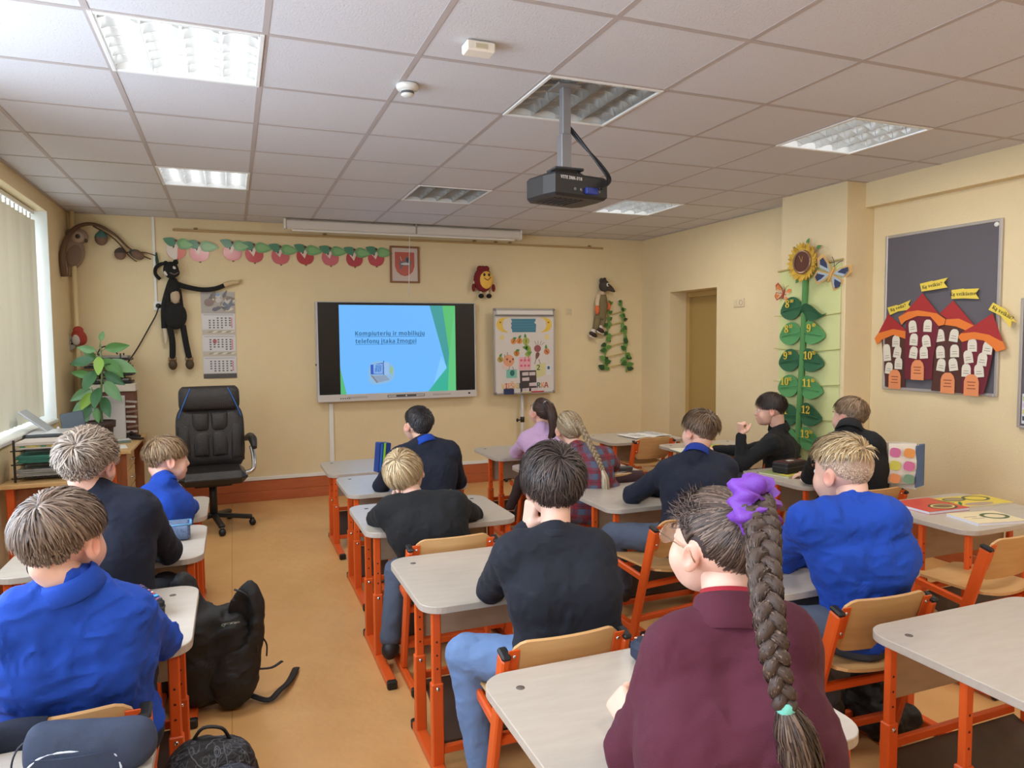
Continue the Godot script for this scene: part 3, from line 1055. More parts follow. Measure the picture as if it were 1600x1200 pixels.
	# pencil tube of the boy with glasses
	t = thing("pencil_case", "denim blue pencil tube with a light blue zip behind the navy elbow", "pencil case", Vector3(-0.33, D, -3.78), 0.05)
	st = fresh()
	slab(st, rounded(0.13, 0.085, 0.035, 5), -0.11, 0.22, 0.012, Transform3D(Basis(Vector3.UP, PI / 2), Vector3(0, 0.043, 0)))
	obj("pouch", st, grained("denim", rgb(66, 84, 118), rgb(112, 128, 156), 0.05, Vector3.ONE * 4.0, 0.7, 0.3, 0.3, false), t)
	st = fresh()
	for s in [-1.0, 1.0]:
		tube(st, PackedVector3Array([Vector3(-0.112, 0.078, 0.05 * s), Vector3(0.112, 0.078, 0.05 * s)]), 0.006, 8)
	tube(st, PackedVector3Array([Vector3(0.112, 0.078, -0.05), Vector3(0.114, 0.084, 0.0), Vector3(0.112, 0.078, 0.05)]), 0.006, 8)
	obj("zip", st, mat(rgb(96, 152, 196), 0.5), t)
	st = fresh()
	slab(st, pv([-0.03, -0.02, 0.03, -0.01, 0.02, 0.02, -0.01, 0.028]), 0, 0.002, 0, Transform3D(facing(Vector3(0, 0.2, 1)), Vector3(-0.02, 0.045, 0.066)))
	obj("patch", st, mat(rgb(214, 120, 160), 0.6), t)
	# flat colourful case of the boy in the polo shirt
	t = thing("pencil_case", "flat black zip case with a colourful comic print and blue tag", "pencil case", Vector3(-0.37, D, -2.79), 0.42)
	soft_case(t, 0.17, 0.24, 0.06, mat(rgb(26, 26, 28), 0.55), print_mat("comic", 5, [rgb(40, 40, 48), rgb(206, 60, 110), rgb(220, 220, 216), rgb(80, 90, 150), rgb(30, 30, 34), rgb(200, 90, 60)]), mat(rgb(56, 56, 58), 0.5))
	st = fresh()
	box(st, Vector3(0.06, 0.066, 0.07), Vector3(0.03, 0.006, 0.018), 0.002)
	obj("zip_tag", st, mat(rgb(70, 160, 226), 0.4), t)
	# dotted case of the girl with the braid
	t = thing("pencil_case", "navy pencil case with rose gold dots at the far side of the braid girl's desk", "pencil case", Vector3(1.20, D, -1.79), 0.25)
	st = fresh()
	slab(st, rounded(0.25, 0.11, 0.045, 6), 0.0, 0.062, 0.016, Transform3D(Basis(Vector3.RIGHT, -PI / 2), Vector3.ZERO))
	var pc := obj("pouch", st, mat(rgb(38, 46, 66), 0.7), t)
	st = fresh()
	for i in 7:
		for j in 4:
			var p := Vector3(-0.095 + 0.032 * i + 0.016 * (j % 2), 0.0622, -0.036 + 0.024 * j)
			if absf(p.x) > 0.1 or absf(p.z) > 0.04:
				continue
			slab(st, oval(0.0055, 0.0045, 8), 0, 0.0008, 0, Transform3D(Basis(Vector3.RIGHT, -PI / 2), p))
	for i in 6:
		for j in 2:
			slab(st, oval(0.0055, 0.0045, 8), 0, 0.0008, 0, Transform3D(Basis(), Vector3(-0.07 + 0.03 * i - 0.01 * j, 0.02 + 0.022 * j, 0.0552)))
	obj("dot_print", st, mat(rgb(214, 166, 142), 0.35, 0.4), pc)
	# big dark blue bag near the viewer
	t = thing("pencil_bag", "dark blue pencil bag with white piping and a silver zip puller", "pencil case", Vector3(-0.325, D + 0.001, -1.79), -0.12)
	var blue := grained("bag_blue", rgb(44, 54, 76), rgb(56, 66, 90), 0.2, Vector3.ONE * 6.0, 0.8, 0.4, 0.35, false)
	t.scale = Vector3.ONE * 0.85
	var bf := Field.new()
	bf.cell = 0.006
	bf.noise = nz
	bf.amp = 0.004
	bf.cap(Vector3(-0.085, 0.052, 0), Vector3(0.085, 0.050, 0), 0.058, 0.055, 0.05)
	bf.cap(Vector3(-0.115, 0.112, 0), Vector3(0.118, 0.080, 0), 0.014, 0.014, 0.09)
	bf.ell(Vector3(0, 0.045, 0), Vector3(0.148, 0.055, 0.052), Basis(), 0.04)
	bf.cut(Vector3(0, 0.001, 0), Vector3.DOWN, 0.5)
	bf.build()
	var pb := put("pouch", net_mesh([bf]), blue, t)
	st = fresh()
	var pp := smooth_path(PackedVector3Array([Vector3(-0.135, 0.002, 0.056), Vector3(-0.13, 0.05, 0.058), Vector3(-0.08, 0.083, 0.058), Vector3(0.02, 0.078, 0.058), Vector3(0.075, 0.06, 0.058), Vector3(0.088, 0.0, 0.057)]), 5)
	tube(st, pp, 0.003, 6)
	obj("piping", st, mat(rgb(214, 218, 232), 0.5), pb)
	st = fresh()
	sheet(st, func(u, v): return Vector3(-0.12 + 0.2 * u, 0.072 * v + 0.002, 0.056 + 0.012 * sin(PI * u)), 8, 3, 0.006, Vector3.BACK)
	obj("front_pocket", st, blue, pb)
	st = fresh()
	tube(st, smooth_path(PackedVector3Array([Vector3(-0.118, 0.129, 0.005), Vector3(0.0, 0.120, 0.006), Vector3(0.08, 0.106, 0.006), Vector3(0.122, 0.094, 0.0)]), 5), 0.0042, 6)
	obj("zip", st, mat(rgb(220, 222, 232), 0.45), pb)
	st = fresh()
	box(st, Vector3(-0.108, 0.118, 0.022), Vector3(0.014, 0.045, 0.004), 0.001, Basis(Vector3(1, 0, 0.3).normalized(), -0.7))
	obj("zip_puller", st, M["chrome"], pb)
	st = fresh()
	tube(st, smooth_path(PackedVector3Array([Vector3(-0.125, 0.11, 0.0), Vector3(-0.165, 0.085, 0.01), Vector3(-0.178, 0.035, 0.02), Vector3(-0.15, 0.0, 0.03)]), 5), 0.006, 6, 0.4)
	obj("strap", st, mat(rgb(34, 38, 52), 0.7), pb)

func soft_case(t: Node3D, w: float, d: float, h: float, side: Material, top: Material, zip: Material) -> void:
	var st := fresh()
	slab(st, rounded(w, d, 0.018), 0.0, h, 0.008, Transform3D(Basis(Vector3.RIGHT, -PI / 2), Vector3.ZERO))
	obj("pouch", st, side, t)
	st = fresh()
	slab(st, rounded(w * 0.94, d * 0.92, 0.014), h, 0.003, 0.001, Transform3D(Basis(Vector3.RIGHT, -PI / 2), Vector3.ZERO))
	obj("lid", st, top, t)
	st = fresh()
	slab(st, rounded(w + 0.005, d + 0.005, 0.02), h * 0.52, 0.007, 0.001, Transform3D(Basis(Vector3.RIGHT, -PI / 2), Vector3.ZERO))
	obj("zip", st, zip, t)

# flat print: patches of several colours
func print_mat(key: String, seed_: int, cols: Array, scale := 6.0) -> StandardMaterial3D:
	if M.has(key):
		return M[key]
	var r := RandomNumberGenerator.new()
	r.seed = seed_
	var im := Image.create(64, 64, false, Image.FORMAT_RGB8)
	im.fill(cols[0])
	for k in 220:
		im.fill_rect(Rect2i(r.randi() % 64, r.randi() % 64, 2 + r.randi() % 9, 1 + r.randi() % 5), cols[r.randi() % cols.size()])
	var m := StandardMaterial3D.new()
	m.albedo_texture = ImageTexture.create_from_image(im)
	m.uv1_triplanar = true
	m.uv1_scale = Vector3.ONE * scale
	m.roughness = 0.5
	M[key] = m
	return m

func workbook(called: String, label: String, at: Vector3, turn: float, c: Color, inner: Color, kind: int) -> void:
	var t := thing(called, label, "workbook", at, turn, "workbooks under the notice board")
	var th := 0.016 if kind != 1 else 0.008
	var w := 0.29 if kind != 1 else 0.42
	var d := 0.21
	if kind == 0:
		d = 0.26
	var st := fresh()
	box(st, Vector3(0, th / 2, 0), Vector3(w - 0.004, th - 0.002, d - 0.004))
	obj("page_block", st, mat(rgb(226, 226, 240), 0.6), t)
	st = fresh()
	box(st, Vector3(0, th, 0), Vector3(w, 0.002, d), 0.0005)
	box(st, Vector3(0, 0.001, 0), Vector3(w, 0.002, d), 0.0005)
	obj("cover", st, mat(c, 0.4), t)
	var flat := Basis(Vector3.RIGHT, -PI / 2)
	var y := th + 0.0011
	if kind == 0:
		flat_disc(t, "print", Vector3(0.03, y, 0.06), 0.085, 0.06, rgb(74, 70, 54))
		flat_disc(t, "print", Vector3(0.03, y + 0.0004, 0.06), 0.072, 0.047, rgb(226, 206, 130))
		flat_disc(t, "print", Vector3(0.03, y + 0.0008, 0.06), 0.060, 0.036, rgb(120, 96, 66))
		for k in 4:
			st = fresh()
			box(st, Vector3(0.115 + 0.012 * k, y, -0.06 + 0.02 * k), Vector3(0.008, 0.0006, 0.05), 0, Basis(Vector3.UP, 0.3))
			obj("print", st, mat(rgb(48, 128, 82), 0.5), t)
	elif kind == 1:
		flat_disc(t, "print", Vector3(-0.06, y, -0.045), 0.075, 0.04, rgb(96, 104, 72))
		flat_disc(t, "print", Vector3(-0.06, y + 0.0004, -0.045), 0.06, 0.03, rgb(160, 140, 110))
		flat_ring(t, Vector3(0.09, y, -0.035), 0.085, 0.065, 0.7, rgb(92, 96, 70))
		flat_disc(t, "print", Vector3(-0.01, y, 0.075), 0.10, 0.028, rgb(176, 152, 136))
		for k in 4:
			st = fresh()
			box(st, Vector3(-0.13 + 0.014 * k, y, 0.06 - 0.012 * k), Vector3(0.009, 0.0006, 0.045), 0, Basis(Vector3.UP, -0.5))
			obj("print", st, mat(rgb(50, 130, 84), 0.5), t)
			st = fresh()
			box(st, Vector3(-0.19 + 0.012 * k, y, -0.07 + 0.01 * k), Vector3(0.009, 0.0006, 0.04), 0, Basis(Vector3.UP, 0.4))
			obj("print", st, mat(rgb(60, 150, 104), 0.5), t)
	else:
		flat_ring(t, Vector3(0.055, y, -0.005), 0.075, 0.053, 0.75, rgb(70, 96, 62))
		for k in 2:
			st = fresh()
			box(st, Vector3(-0.085 + 0.02 * k, y, -0.01 + 0.03 * k), Vector3(0.075, 0.0006, 0.005))
			obj("print", st, mat(rgb(120, 112, 96), 0.5), t)

func flat_disc(t: Node, called: String, at: Vector3, rx: float, rz: float, c: Color) -> void:
	var st := fresh()
	slab(st, oval(rx, rz, 28), 0, 0.0006, 0, Transform3D(Basis(Vector3.RIGHT, -PI / 2), at))
	obj(called, st, mat(c, 0.5), t)

func flat_ring(t: Node, at: Vector3, r1: float, r0: float, asp: float, c: Color) -> void:
	var st := fresh()
	st.set_smooth_group(-1)
	for k in 28:
		var a := TAU * k / 28
		var b := TAU * (k + 1) / 28
		quad_to(st, at + Vector3(cos(a) * r1, 0.0006, sin(a) * r1 * asp), at + Vector3(cos(b) * r1, 0.0006, sin(b) * r1 * asp), at + Vector3(cos(b) * r0, 0.0006, sin(b) * r0 * asp), at + Vector3(cos(a) * r0, 0.0006, sin(a) * r0 * asp), Vector3.UP)
	obj("print", st, mat(c, 0.5), t)

# ---------------------------------------------------------------- short forms
func flat(called: String, poly: PackedVector2Array, m: Material, parent: Node, at := Vector3.ZERO, basis := Basis(), t := 0.003, e := 0.0) -> MeshInstance3D:
	var st := fresh()
	slab(st, poly, 0, t, e)
	return obj(called, st, m, parent, at, basis)

func ballm(called: String, c: Vector3, r: Vector3, m: Material, parent: Node, basis := Basis(), seg := 12) -> MeshInstance3D:
	var st := fresh()
	ball(st, c, r, seg, basis)
	return obj(called, st, m, parent)

func tubem(called: String, pts: Array, r: Variant, m: Material, parent: Node, sides := 10, n := 5, fl := 1.0) -> MeshInstance3D:
	var st := fresh()
	var sp := smooth_path(PackedVector3Array(pts), n)
	if r is Array:
		var rr := PackedFloat32Array()
		for i in sp.size():
			var f := float(i) / n
			var k: int = min(int(f), r.size() - 2)
			rr.append(lerp(float(r[k]), float(r[k + 1]), f - k))
		tube(st, sp, rr, sides, fl)
	else:
		tube(st, sp, float(r), sides, fl)
	return obj(called, st, m, parent)

func boxm(called: String, c: Vector3, s: Vector3, m: Material, parent: Node, e := 0.002, basis := Basis()) -> MeshInstance3D:
	var st := fresh()
	box(st, c, s, e, basis)
	return obj(called, st, m, parent)

func glow(c: Color, e: float) -> StandardMaterial3D:
	var key := "glow%s%.2f" % [c.to_html(), e]
	if not M.has(key):
		var m := StandardMaterial3D.new()
		m.albedo_color = Color(0.02, 0.02, 0.02)
		m.roughness = 0.25
		m.emission_enabled = true
		m.emission = c
		m.emission_energy_multiplier = e
		M[key] = m
	return M[key]

func leaf_poly(l: float, w: float, n := 8, tip := 0.6) -> PackedVector2Array:
	var p := PackedVector2Array()
	for i in n + 1:
		var t := float(i) / n
		p.append(Vector2(l * t, w * pow(sin(PI * pow(t, tip)), 0.8)))
	for i in range(n - 1, 0, -1):
		var t := float(i) / n
		p.append(Vector2(l * t, -w * pow(sin(PI * pow(t, tip)), 0.8)))
	return p

# ---------------------------------------------------------------- the wall with the display
func build_board_wall() -> void:
	var black := mat(rgb(22, 24, 28), 0.25)
	var plush := grained("plush_black", rgb(24, 24, 24), rgb(38, 37, 36), 0.2, Vector3.ONE * 5.0, 0.95, 0.5, 0.4, false)
	# --- large display
	var t := thing("wall_display", "large wall display showing a pale blue slide with green corners", "display", Vector3(1.640, 1.487, ZB))
	boxm("casing", Vector3(0, 0, 0.05), Vector3(1.70, 1.02, 0.09), mat(rgb(196, 194, 196), 0.4), t, 0.008)
	boxm("glass", Vector3(0, 0.03, 0.0965), Vector3(1.66, 0.945, 0.005), black, t, 0.001)
	var bez := boxm("bottom_bar", Vector3(0, -0.475, 0.095), Vector3(1.70, 0.075, 0.025), mat(rgb(206, 200, 196), 0.35), t, 0.004)
	boxm("control_strip", Vector3(0.06, -0.472, 0.109), Vector3(0.40, 0.026, 0.003), mat(rgb(84, 84, 90), 0.4), bez)
	for x in [-0.09, 0.21]:
		boxm("button", Vector3(x, -0.472, 0.111), Vector3(0.085, 0.015, 0.002), mat(rgb(200, 198, 196), 0.4), bez)
	boxm("button", Vector3(0.06, -0.472, 0.1112), Vector3(0.016, 0.014, 0.002), mat(rgb(230, 230, 230), 0.4), bez)
	for k in 5:
		ballm("port", Vector3(-0.62 + 0.022 * k, -0.48, 0.108), Vector3(0.006, 0.006, 0.003), black, bez, Basis(), 5)
	ballm("sensor", Vector3(0.76, -0.47, 0.108), Vector3(0.014, 0.009, 0.003), black, bez, Basis(), 5)
	for x in [-0.45, 0.45]:
		boxm("speaker_grille", Vector3(x, -0.472, 0.1082), Vector3(0.2, 0.02, 0.001), mat(rgb(180, 176, 174), 0.6), bez)
	var scr := flat("screen", pv([-0.62, -0.44, 0.612, -0.44, 0.612, 0.478, -0.62, 0.478]), glow(rgb(108, 184, 255), 0.52), t, Vector3(0, 0, 0.0990), Basis(), 0.0008)
	var sh := [
		[[-0.62, -0.44, -0.56, -0.44, -0.62, -0.16], rgb(84, 178, 116)],
		[[0.33, 0.478, 0.47, 0.478, 0.54, -0.03, 0.51, -0.19], rgb(58, 150, 150)],
		[[0.47, 0.478, 0.612, 0.478, 0.54, -0.03], rgb(84, 182, 110)],
		[[0.612, 0.478, 0.612, -0.44, 0.52, -0.44, 0.54, -0.03], rgb(92, 190, 124)],
		[[0.30, -0.44, 0.52, -0.44, 0.54, -0.03, 0.51, -0.19], rgb(52, 170, 146)],
		[[0.51, -0.19, 0.36, -0.36, 0.45, -0.06], rgb(124, 194, 250)]]
	for k in sh.size():
		flat("slide_shape", pv(sh[k][0]), glow(sh[k][1], 0.55), scr, Vector3(0, 0, 0.0009 + 0.0002 * k), Basis(), 0.0004)
	var ink := glow(rgb(44, 104, 150), 0.5)
	for l in [["Kompiuterių ir mobiliųjų", 0.165, 0.73], ["telefonų įtaka žmogui", 0.085, 0.64]]:
		var w := words(l[0], 0.062, ink, scr, Vector3(-0.46, l[1] + 0.030, 0.0018), Basis(), true, HORIZONTAL_ALIGNMENT_LEFT)
		var bb := w.mesh.get_aabb()
		w.scale = Vector3(l[2] / bb.size.x, 1.0, 1.0)
		w.position = Vector3(-0.46 - bb.position.x * w.scale.x, l[1] - bb.position.y - 0.017, 0.0018)
		boxm("underline", Vector3(-0.46 + l[2] / 2, l[1] - 0.012, 0.0022), Vector3(l[2], 0.0045, 0.001), ink, scr, 0)
	# little computer picture on the slide
	var pic := flat("picture", smooth_poly(pv([-0.33, -0.31, -0.22, -0.345, -0.08, -0.30, -0.06, -0.20, -0.12, -0.12, -0.3, -0.12]), 3), glow(rgb(138, 186, 224), 0.5), scr, Vector3(0, 0, 0.001), Basis(), 0.0004)
	for s in [[[-0.31, -0.24, -0.18, -0.24, -0.18, -0.12, -0.31, -0.14], rgb(50, 92, 190)], [[-0.28, -0.235, -0.185, -0.235, -0.185, -0.13, -0.28, -0.135], rgb(160, 200, 250)], [[-0.265, -0.215, -0.198, -0.215, -0.198, -0.145, -0.265, -0.145], rgb(40, 120, 190)], [[-0.31, -0.255, -0.16, -0.25, -0.11, -0.30, -0.25, -0.33], rgb(140, 160, 186)], [[-0.31, -0.25, -0.25, -0.33, -0.235, -0.325, -0.29, -0.25], rgb(130, 112, 100)], [[-0.172, -0.25, -0.12, -0.25, -0.12, -0.12, -0.172, -0.115], rgb(150, 190, 236)], [[-0.177, -0.25, -0.168, -0.25, -0.168, -0.10, -0.177, -0.10], rgb(36, 60, 150)], [[-0.11, -0.22, -0.09, -0.25, -0.075, -0.18, -0.1, -0.15], rgb(150, 190, 130)]]:
		flat("picture_patch", pv(s[0]), glow(s[1], 0.5), pic, Vector3(0, 0, 0.0008), Basis(), 0.0003)
	boxm("camera", Vector3(-0.853, -0.13, 0.06), Vector3(0.012, 0.02, 0.02), black, t)
	var gl := AreaLight3D.new()
	gl.name = "screen_glow"
	gl.area_size = Vector2(1.22, 0.90)
	gl.light_color = Color(0.45, 0.75, 1.0)
	gl.light_energy = 0.12
	gl.area_range = 12.0
	gl.area_attenuation = 2.0
	gl.shadow_enabled = true
	t.add_child(gl)
	gl.position = Vector3(0, 0.02, 0.115)
	gl.rotation = Vector3(0, PI, 0)
	# --- batten with hooks
	t = thing("picture_rail", "long thin wooden batten with small hooks high on the display wall", "rail", Vector3(1.81, 2.66, ZB))
	boxm("batten", Vector3(0, 0, 0.012), Vector3(4.60, 0.020, 0.022), mat(rgb(178, 146, 96), 0.6), t)
	for x in [-2.1, -0.9, 0.7, 0.95, 1.12, 2.12]:
		boxm("hook", Vector3(x, 0.018, 0.016), Vector3(0.035, 0.022, 0.016), mat(rgb(140, 116, 72), 0.6), t, 0.004)
	# --- paper apples
	var px := [-0.466, -0.266, 0.031, 0.229, 0.475, 0.714, 0.960, 1.205, 1.430]
	var py := [2.515, 2.500, 2.518, 2.505, 2.495, 2.500, 2.497, 2.492, 2.505]
	var labels := ["first paper apple from the windows, its left half cut to a white core", "shiny laminated paper apple right of the half-cut one", "paper apple left of the longest row, big dark leaf at its top", "red paper apple second in the longer row of seven", "shiny paper apple with a white cut side above the empty wall", "dark red paper apple above the left edge of the wall display", "pale pink paper apple fifth in the longer row of seven", "dark red paper apple sixth in the longer row of seven", "last paper apple, its leaf touching the framed emblem"]
	for i in 9:
		var tone: Color = [rgb(222, 128, 116), rgb(216, 132, 136), rgb(198, 92, 92), rgb(200, 84, 88), rgb(206, 108, 114), rgb(184, 72, 76), rgb(208, 112, 120), rgb(184, 74, 82), rgb(194, 84, 90)][i]
		var lam := mat(tone, 0.18)
		var a := thing("paper_apple", labels[i], "apple cut-out", Vector3(px[i], py[i] - 0.03, ZB + 0.004), 0.0, "paper apples along the batten")
		var b := Basis(Vector3.BACK, 0.02 * sin(i * 2.3)) * Basis(Vector3.RIGHT, -0.02)
		flat("fruit", smooth_poly(pv([-0.085, -0.02, -0.06, -0.08, 0.0, -0.10, 0.06, -0.08, 0.085, -0.02, 0.06, 0.05, 0.0, 0.058, -0.06, 0.05]), 4), lam, a, Vector3.ZERO, b)
		if i == 0:
			flat("core", smooth_poly(pv([-0.085, -0.01, -0.06, -0.075, 0.0, -0.10, 0.012, -0.02, 0.01, 0.058, -0.055, 0.05]), 4), mat(rgb(230, 214, 204), 0.25), a, Vector3(0, 0, 0.003), b)
		else:
			flat("core", pv([-0.07, 0.045, -0.005, -0.03 - 0.01 * (i % 2), 0.03, 0.055]), mat(rgb(232, 210, 198), 0.25), a, Vector3(0, 0, 0.003), b)
		flat("seed", leaf_poly(0.04, 0.009), mat(rgb(70, 44, 36), 0.4), a, Vector3(-0.02, 0.04, 0.0062), b * Basis(Vector3.BACK, -PI / 2 - 0.1), 0.001)
		flat("leaf", leaf_poly(0.12, 0.042), mat(rgb(86, 140, 112), 0.25), a, Vector3(0.0, 0.045, 0.0075), b * Basis(Vector3.BACK, 2.75), 0.002)
		var bl := flat("leaf", leaf_poly(0.17, 0.052), mat(rgb(118, 166, 112), 0.25), a, Vector3(0.005, 0.05, 0.007), b * Basis(Vector3.BACK, -0.08), 0.002)
		flat("vein", leaf_poly(0.12, 0.032), mat(rgb(136, 184, 124), 0.25), bl, Vector3(0.025, 0, 0.0022), Basis(), 0.001)
		flat("stalk", oval(0.012, 0.012, 10), mat(rgb(90, 54, 44), 0.4), a, Vector3(0.0, 0.075, 0.010), b, 0.004)
		flat("calyx", oval(0.011, 0.009, 8), mat(rgb(110, 90, 56), 0.4), a, Vector3(0.005, -0.104, 0.001), b, 0.002)
	# --- framed emblem
	t = thing("framed_emblem", "framed print of a red shield with a pale rider, under the batten", "picture", Vector3(1.731, 2.40, ZB))
	var wood := mat(rgb(140, 92, 56), 0.5)
	boxm("frame_side", Vector3(-0.15, 0, 0.012), Vector3(0.018, 0.385, 0.022), wood, t, 0.003)
	boxm("frame_side", Vector3(0.15, 0, 0.012), Vector3(0.018, 0.385, 0.022), wood, t, 0.003)
	boxm("frame_side", Vector3(0, 0.184, 0.012), Vector3(0.282, 0.018, 0.022), wood, t, 0.003)
	boxm("frame_side", Vector3(0, -0.184, 0.012), Vector3(0.282, 0.018, 0.022), wood, t, 0.003)
	var sheet_ := boxm("mount_sheet", Vector3(0, 0, 0.006), Vector3(0.284, 0.352, 0.006), mat(rgb(206, 188, 178), 0.2), t)
	var shp := pv([-0.105, 0.13, 0.105, 0.13, 0.105, -0.02, 0.085, -0.075, 0.045, -0.11, 0, -0.122, -0.045, -0.11, -0.085, -0.075, -0.105, -0.02])
	flat("shield", shp, mat(rgb(186, 92, 80), 0.2), sheet_, Vector3(0, 0, 0.0092), Basis(), 0.001)
	var pale := mat(rgb(206, 206, 204), 0.3)
	flat("rider", smooth_poly(pv([-0.075, 0.0, -0.05, 0.02, -0.06, 0.05, -0.03, 0.03, 0.0, 0.035, 0.005, 0.075, 0.02, 0.085, 0.03, 0.07, 0.032, 0.04, 0.055, 0.03, 0.075, 0.05, 0.07, 0.01, 0.055, -0.01, 0.07, -0.05, 0.05, -0.045, 0.035, -0.015, -0.02, -0.015, -0.04, -0.05, -0.055, -0.05, -0.045, -0.005]), 2), mat(rgb(110, 112, 116), 0.4), sheet_, Vector3(0, 0, 0.0102), Basis(), 0.0008)
	flat("horse_light", smooth_poly(pv([-0.045, 0.005, 0.0, 0.02, 0.04, 0.015, 0.05, 0.0, 0.0, -0.005]), 3), pale, sheet_, Vector3(0, 0, 0.0110), Basis(), 0.0006)
	flat("buckler", oval(0.02, 0.025, 14), mat(rgb(66, 74, 96), 0.3), sheet_, Vector3(0.035, 0.05, 0.0112), Basis(), 0.0006)
	flat("sword", pv([-0.05, 0.085, -0.046, 0.085, -0.03, 0.04, -0.036, 0.04]), pale, sheet_, Vector3(0, 0, 0.0112), Basis(), 0.0006)
	# --- round smiling toy
	t = thing("plush_toy", "round yellow-faced smiling plush toy with dark red hair and hanging arms", "plush toy", Vector3(2.595, 2.26, ZB))
	var red := grained("plush_red", rgb(116, 30, 36), rgb(136, 42, 46), 0.2, Vector3.ONE * 5.0, 0.95, 0.4, 0.4, false)
	ballm("body", Vector3(-0.005, -0.005, 0.06), Vector3(0.108, 0.135, 0.06), red, t)
	ballm("face", Vector3(0.012, -0.008, 0.085), Vector3(0.088, 0.102, 0.045), mat(rgb(238, 188, 82), 0.85), t)
	for x in [-0.045, -0.01, 0.03]:
		ballm("hair_tuft", Vector3(x, 0.115, 0.075), Vector3(0.034, 0.032, 0.034), red, t, Basis(), 8)
	for x in [-0.01, 0.045]:
		ballm("eye", Vector3(x, 0.045, 0.124), Vector3(0.014, 0.017, 0.007), mat(rgb(40, 30, 20), 0.3), t, Basis(), 8)
	tubem("mouth", [Vector3(-0.015, 0.012, 0.125), Vector3(0.025, -0.012, 0.131), Vector3(0.065, 0.02, 0.120)], 0.005, mat(rgb(120, 50, 30), 0.6), t, 6)
	for s in [-1, 1]:
		tubem("arm", [Vector3(0.01 + s * 0.095, 0.0, 0.06), Vector3(s * 0.118, -0.05, 0.06)], 0.012, mat(rgb(222, 196, 160), 0.8), t, 8, 2)
		ballm("mitten", Vector3(s * 0.116, -0.092, 0.062), Vector3(0.02, 0.045, 0.02), red, t, Basis(), 8)
		tubem("leg", [Vector3(s * 0.04 + 0.01, -0.12, 0.06), Vector3(s * 0.04 + 0.01, -0.165, 0.06)], 0.011, mat(rgb(228, 206, 180), 0.8), t, 8, 2)
		ballm("shoe", Vector3(s * 0.046 + 0.012, -0.183, 0.075), Vector3(0.03, 0.026, 0.038), plush, t, Basis(), 8)
	# --- flip chart
	flip_chart()
	# --- mole in overalls
	t = thing("plush_toy", "grey pointed-nose plush animal in brown overalls with orange hands", "plush toy", Vector3(4.07, 1.95, ZB))
	var fur := mat(rgb(72, 64, 56), 0.95)
	var ov := grained("overalls", rgb(118, 106, 72), rgb(136, 122, 86), 0.2, Vector3.ONE * 6.0, 0.9, 0.4, 0.4, false)
	ballm("head", Vector3(0.02, 0.265, 0.08), Vector3(0.062, 0.072, 0.062), fur, t)
	tubem("snout", [Vector3(0.03, 0.26, 0.085), Vector3(0.09, 0.235, 0.10), Vector3(0.135, 0.205, 0.105)], [0.056, 0.034, 0.014], fur, t, 10)
	ballm("nose", Vector3(0.137, 0.204, 0.106), Vector3(0.014, 0.013, 0.013), plush, t, Basis(), 6)
	ballm("ear", Vector3(-0.01, 0.325, 0.07), Vector3(0.03, 0.034, 0.012), fur, t, Basis(), 8)
	ballm("ear", Vector3(0.035, 0.335, 0.06), Vector3(0.026, 0.03, 0.012), fur, t, Basis(), 8)
	ballm("eye", Vector3(0.035, 0.275, 0.142), Vector3(0.019, 0.021, 0.008), mat(rgb(235, 232, 222), 0.4), t, Basis(), 8)
	ballm("pupil", Vector3(0.038, 0.274, 0.150), Vector3(0.010, 0.013, 0.005), plush, t, Basis(), 6)
	tubem("shirt", [Vector3(-0.0, 0.20, 0.05), Vector3(-0.005, 0.10, 0.05)], [0.04, 0.062], mat(rgb(206, 182, 154), 0.9), t, 12, 3)
	tubem("overalls", [Vector3(0.0, 0.16, 0.055), Vector3(0.0, 0.04, 0.06), Vector3(-0.02, -0.12, 0.055)], [0.05, 0.07, 0.058], ov, t, 12)
	tubem("arm", [Vector3(-0.045, 0.165, 0.07), Vector3(-0.075, 0.09, 0.09), Vector3(-0.082, 0.03, 0.10)], [0.026, 0.026, 0.022], mat(rgb(216, 192, 164), 0.9), t)
	ballm("hand", Vector3(-0.088, -0.015, 0.105), Vector3(0.03, 0.055, 0.022), mat(rgb(222, 112, 62), 0.8), t, Basis(), 8)
	ballm("hand", Vector3(0.085, 0.03, 0.06), Vector3(0.03, 0.05, 0.022), mat(rgb(222, 112, 62), 0.8), t, Basis(), 8)
	tubem("trouser_leg", [Vector3(-0.05, -0.09, 0.06), Vector3(-0.085, -0.24, 0.06)], [0.045, 0.036], ov, t, 10, 3)
	tubem("trouser_leg", [Vector3(0.02, -0.09, 0.06), Vector3(-0.012, -0.20, 0.06)], [0.045, 0.036], ov, t, 10, 3)
	for s in [[-0.125, -0.305], [-0.03, -0.255]]:
		var shoe := ballm("shoe", Vector3(s[0], s[1], 0.075), Vector3(0.058, 0.028, 0.036), mat(rgb(58, 34, 30), 0.6), t, Basis(Vector3.BACK, -0.5), 8)
		tubem("sole", [Vector3(s[0] - 0.045, s[1] - 0.012, 0.075), Vector3(s[0] + 0.045, s[1] - 0.045, 0.075)], 0.012, mat(rgb(224, 214, 196), 0.8), shoe, 8, 2)
		tubem("sock", [Vector3(s[0] + 0.012, s[1] + 0.06, 0.062), Vector3(s[0] + 0.005, s[1] + 0.02, 0.066)], 0.028, mat(rgb(226, 216, 204), 0.9), shoe, 8, 2)
	# --- rope ladder with ivy
	t = thing("ivy_ladder", "small rope ladder wound with green cloth leaves, near the corner", "wall decoration", Vector3(4.28, 1.64, ZB))
	var rope := mat(rgb(132, 158, 84), 0.8)
	tubem("rope", [Vector3(-0.085, 0.41, 0.015), Vector3(-0.105, 0.1, 0.02), Vector3(-0.13, -0.1, 0.02), Vector3(-0.165, -0.42, 0.015)], 0.011, rope, t, 8)
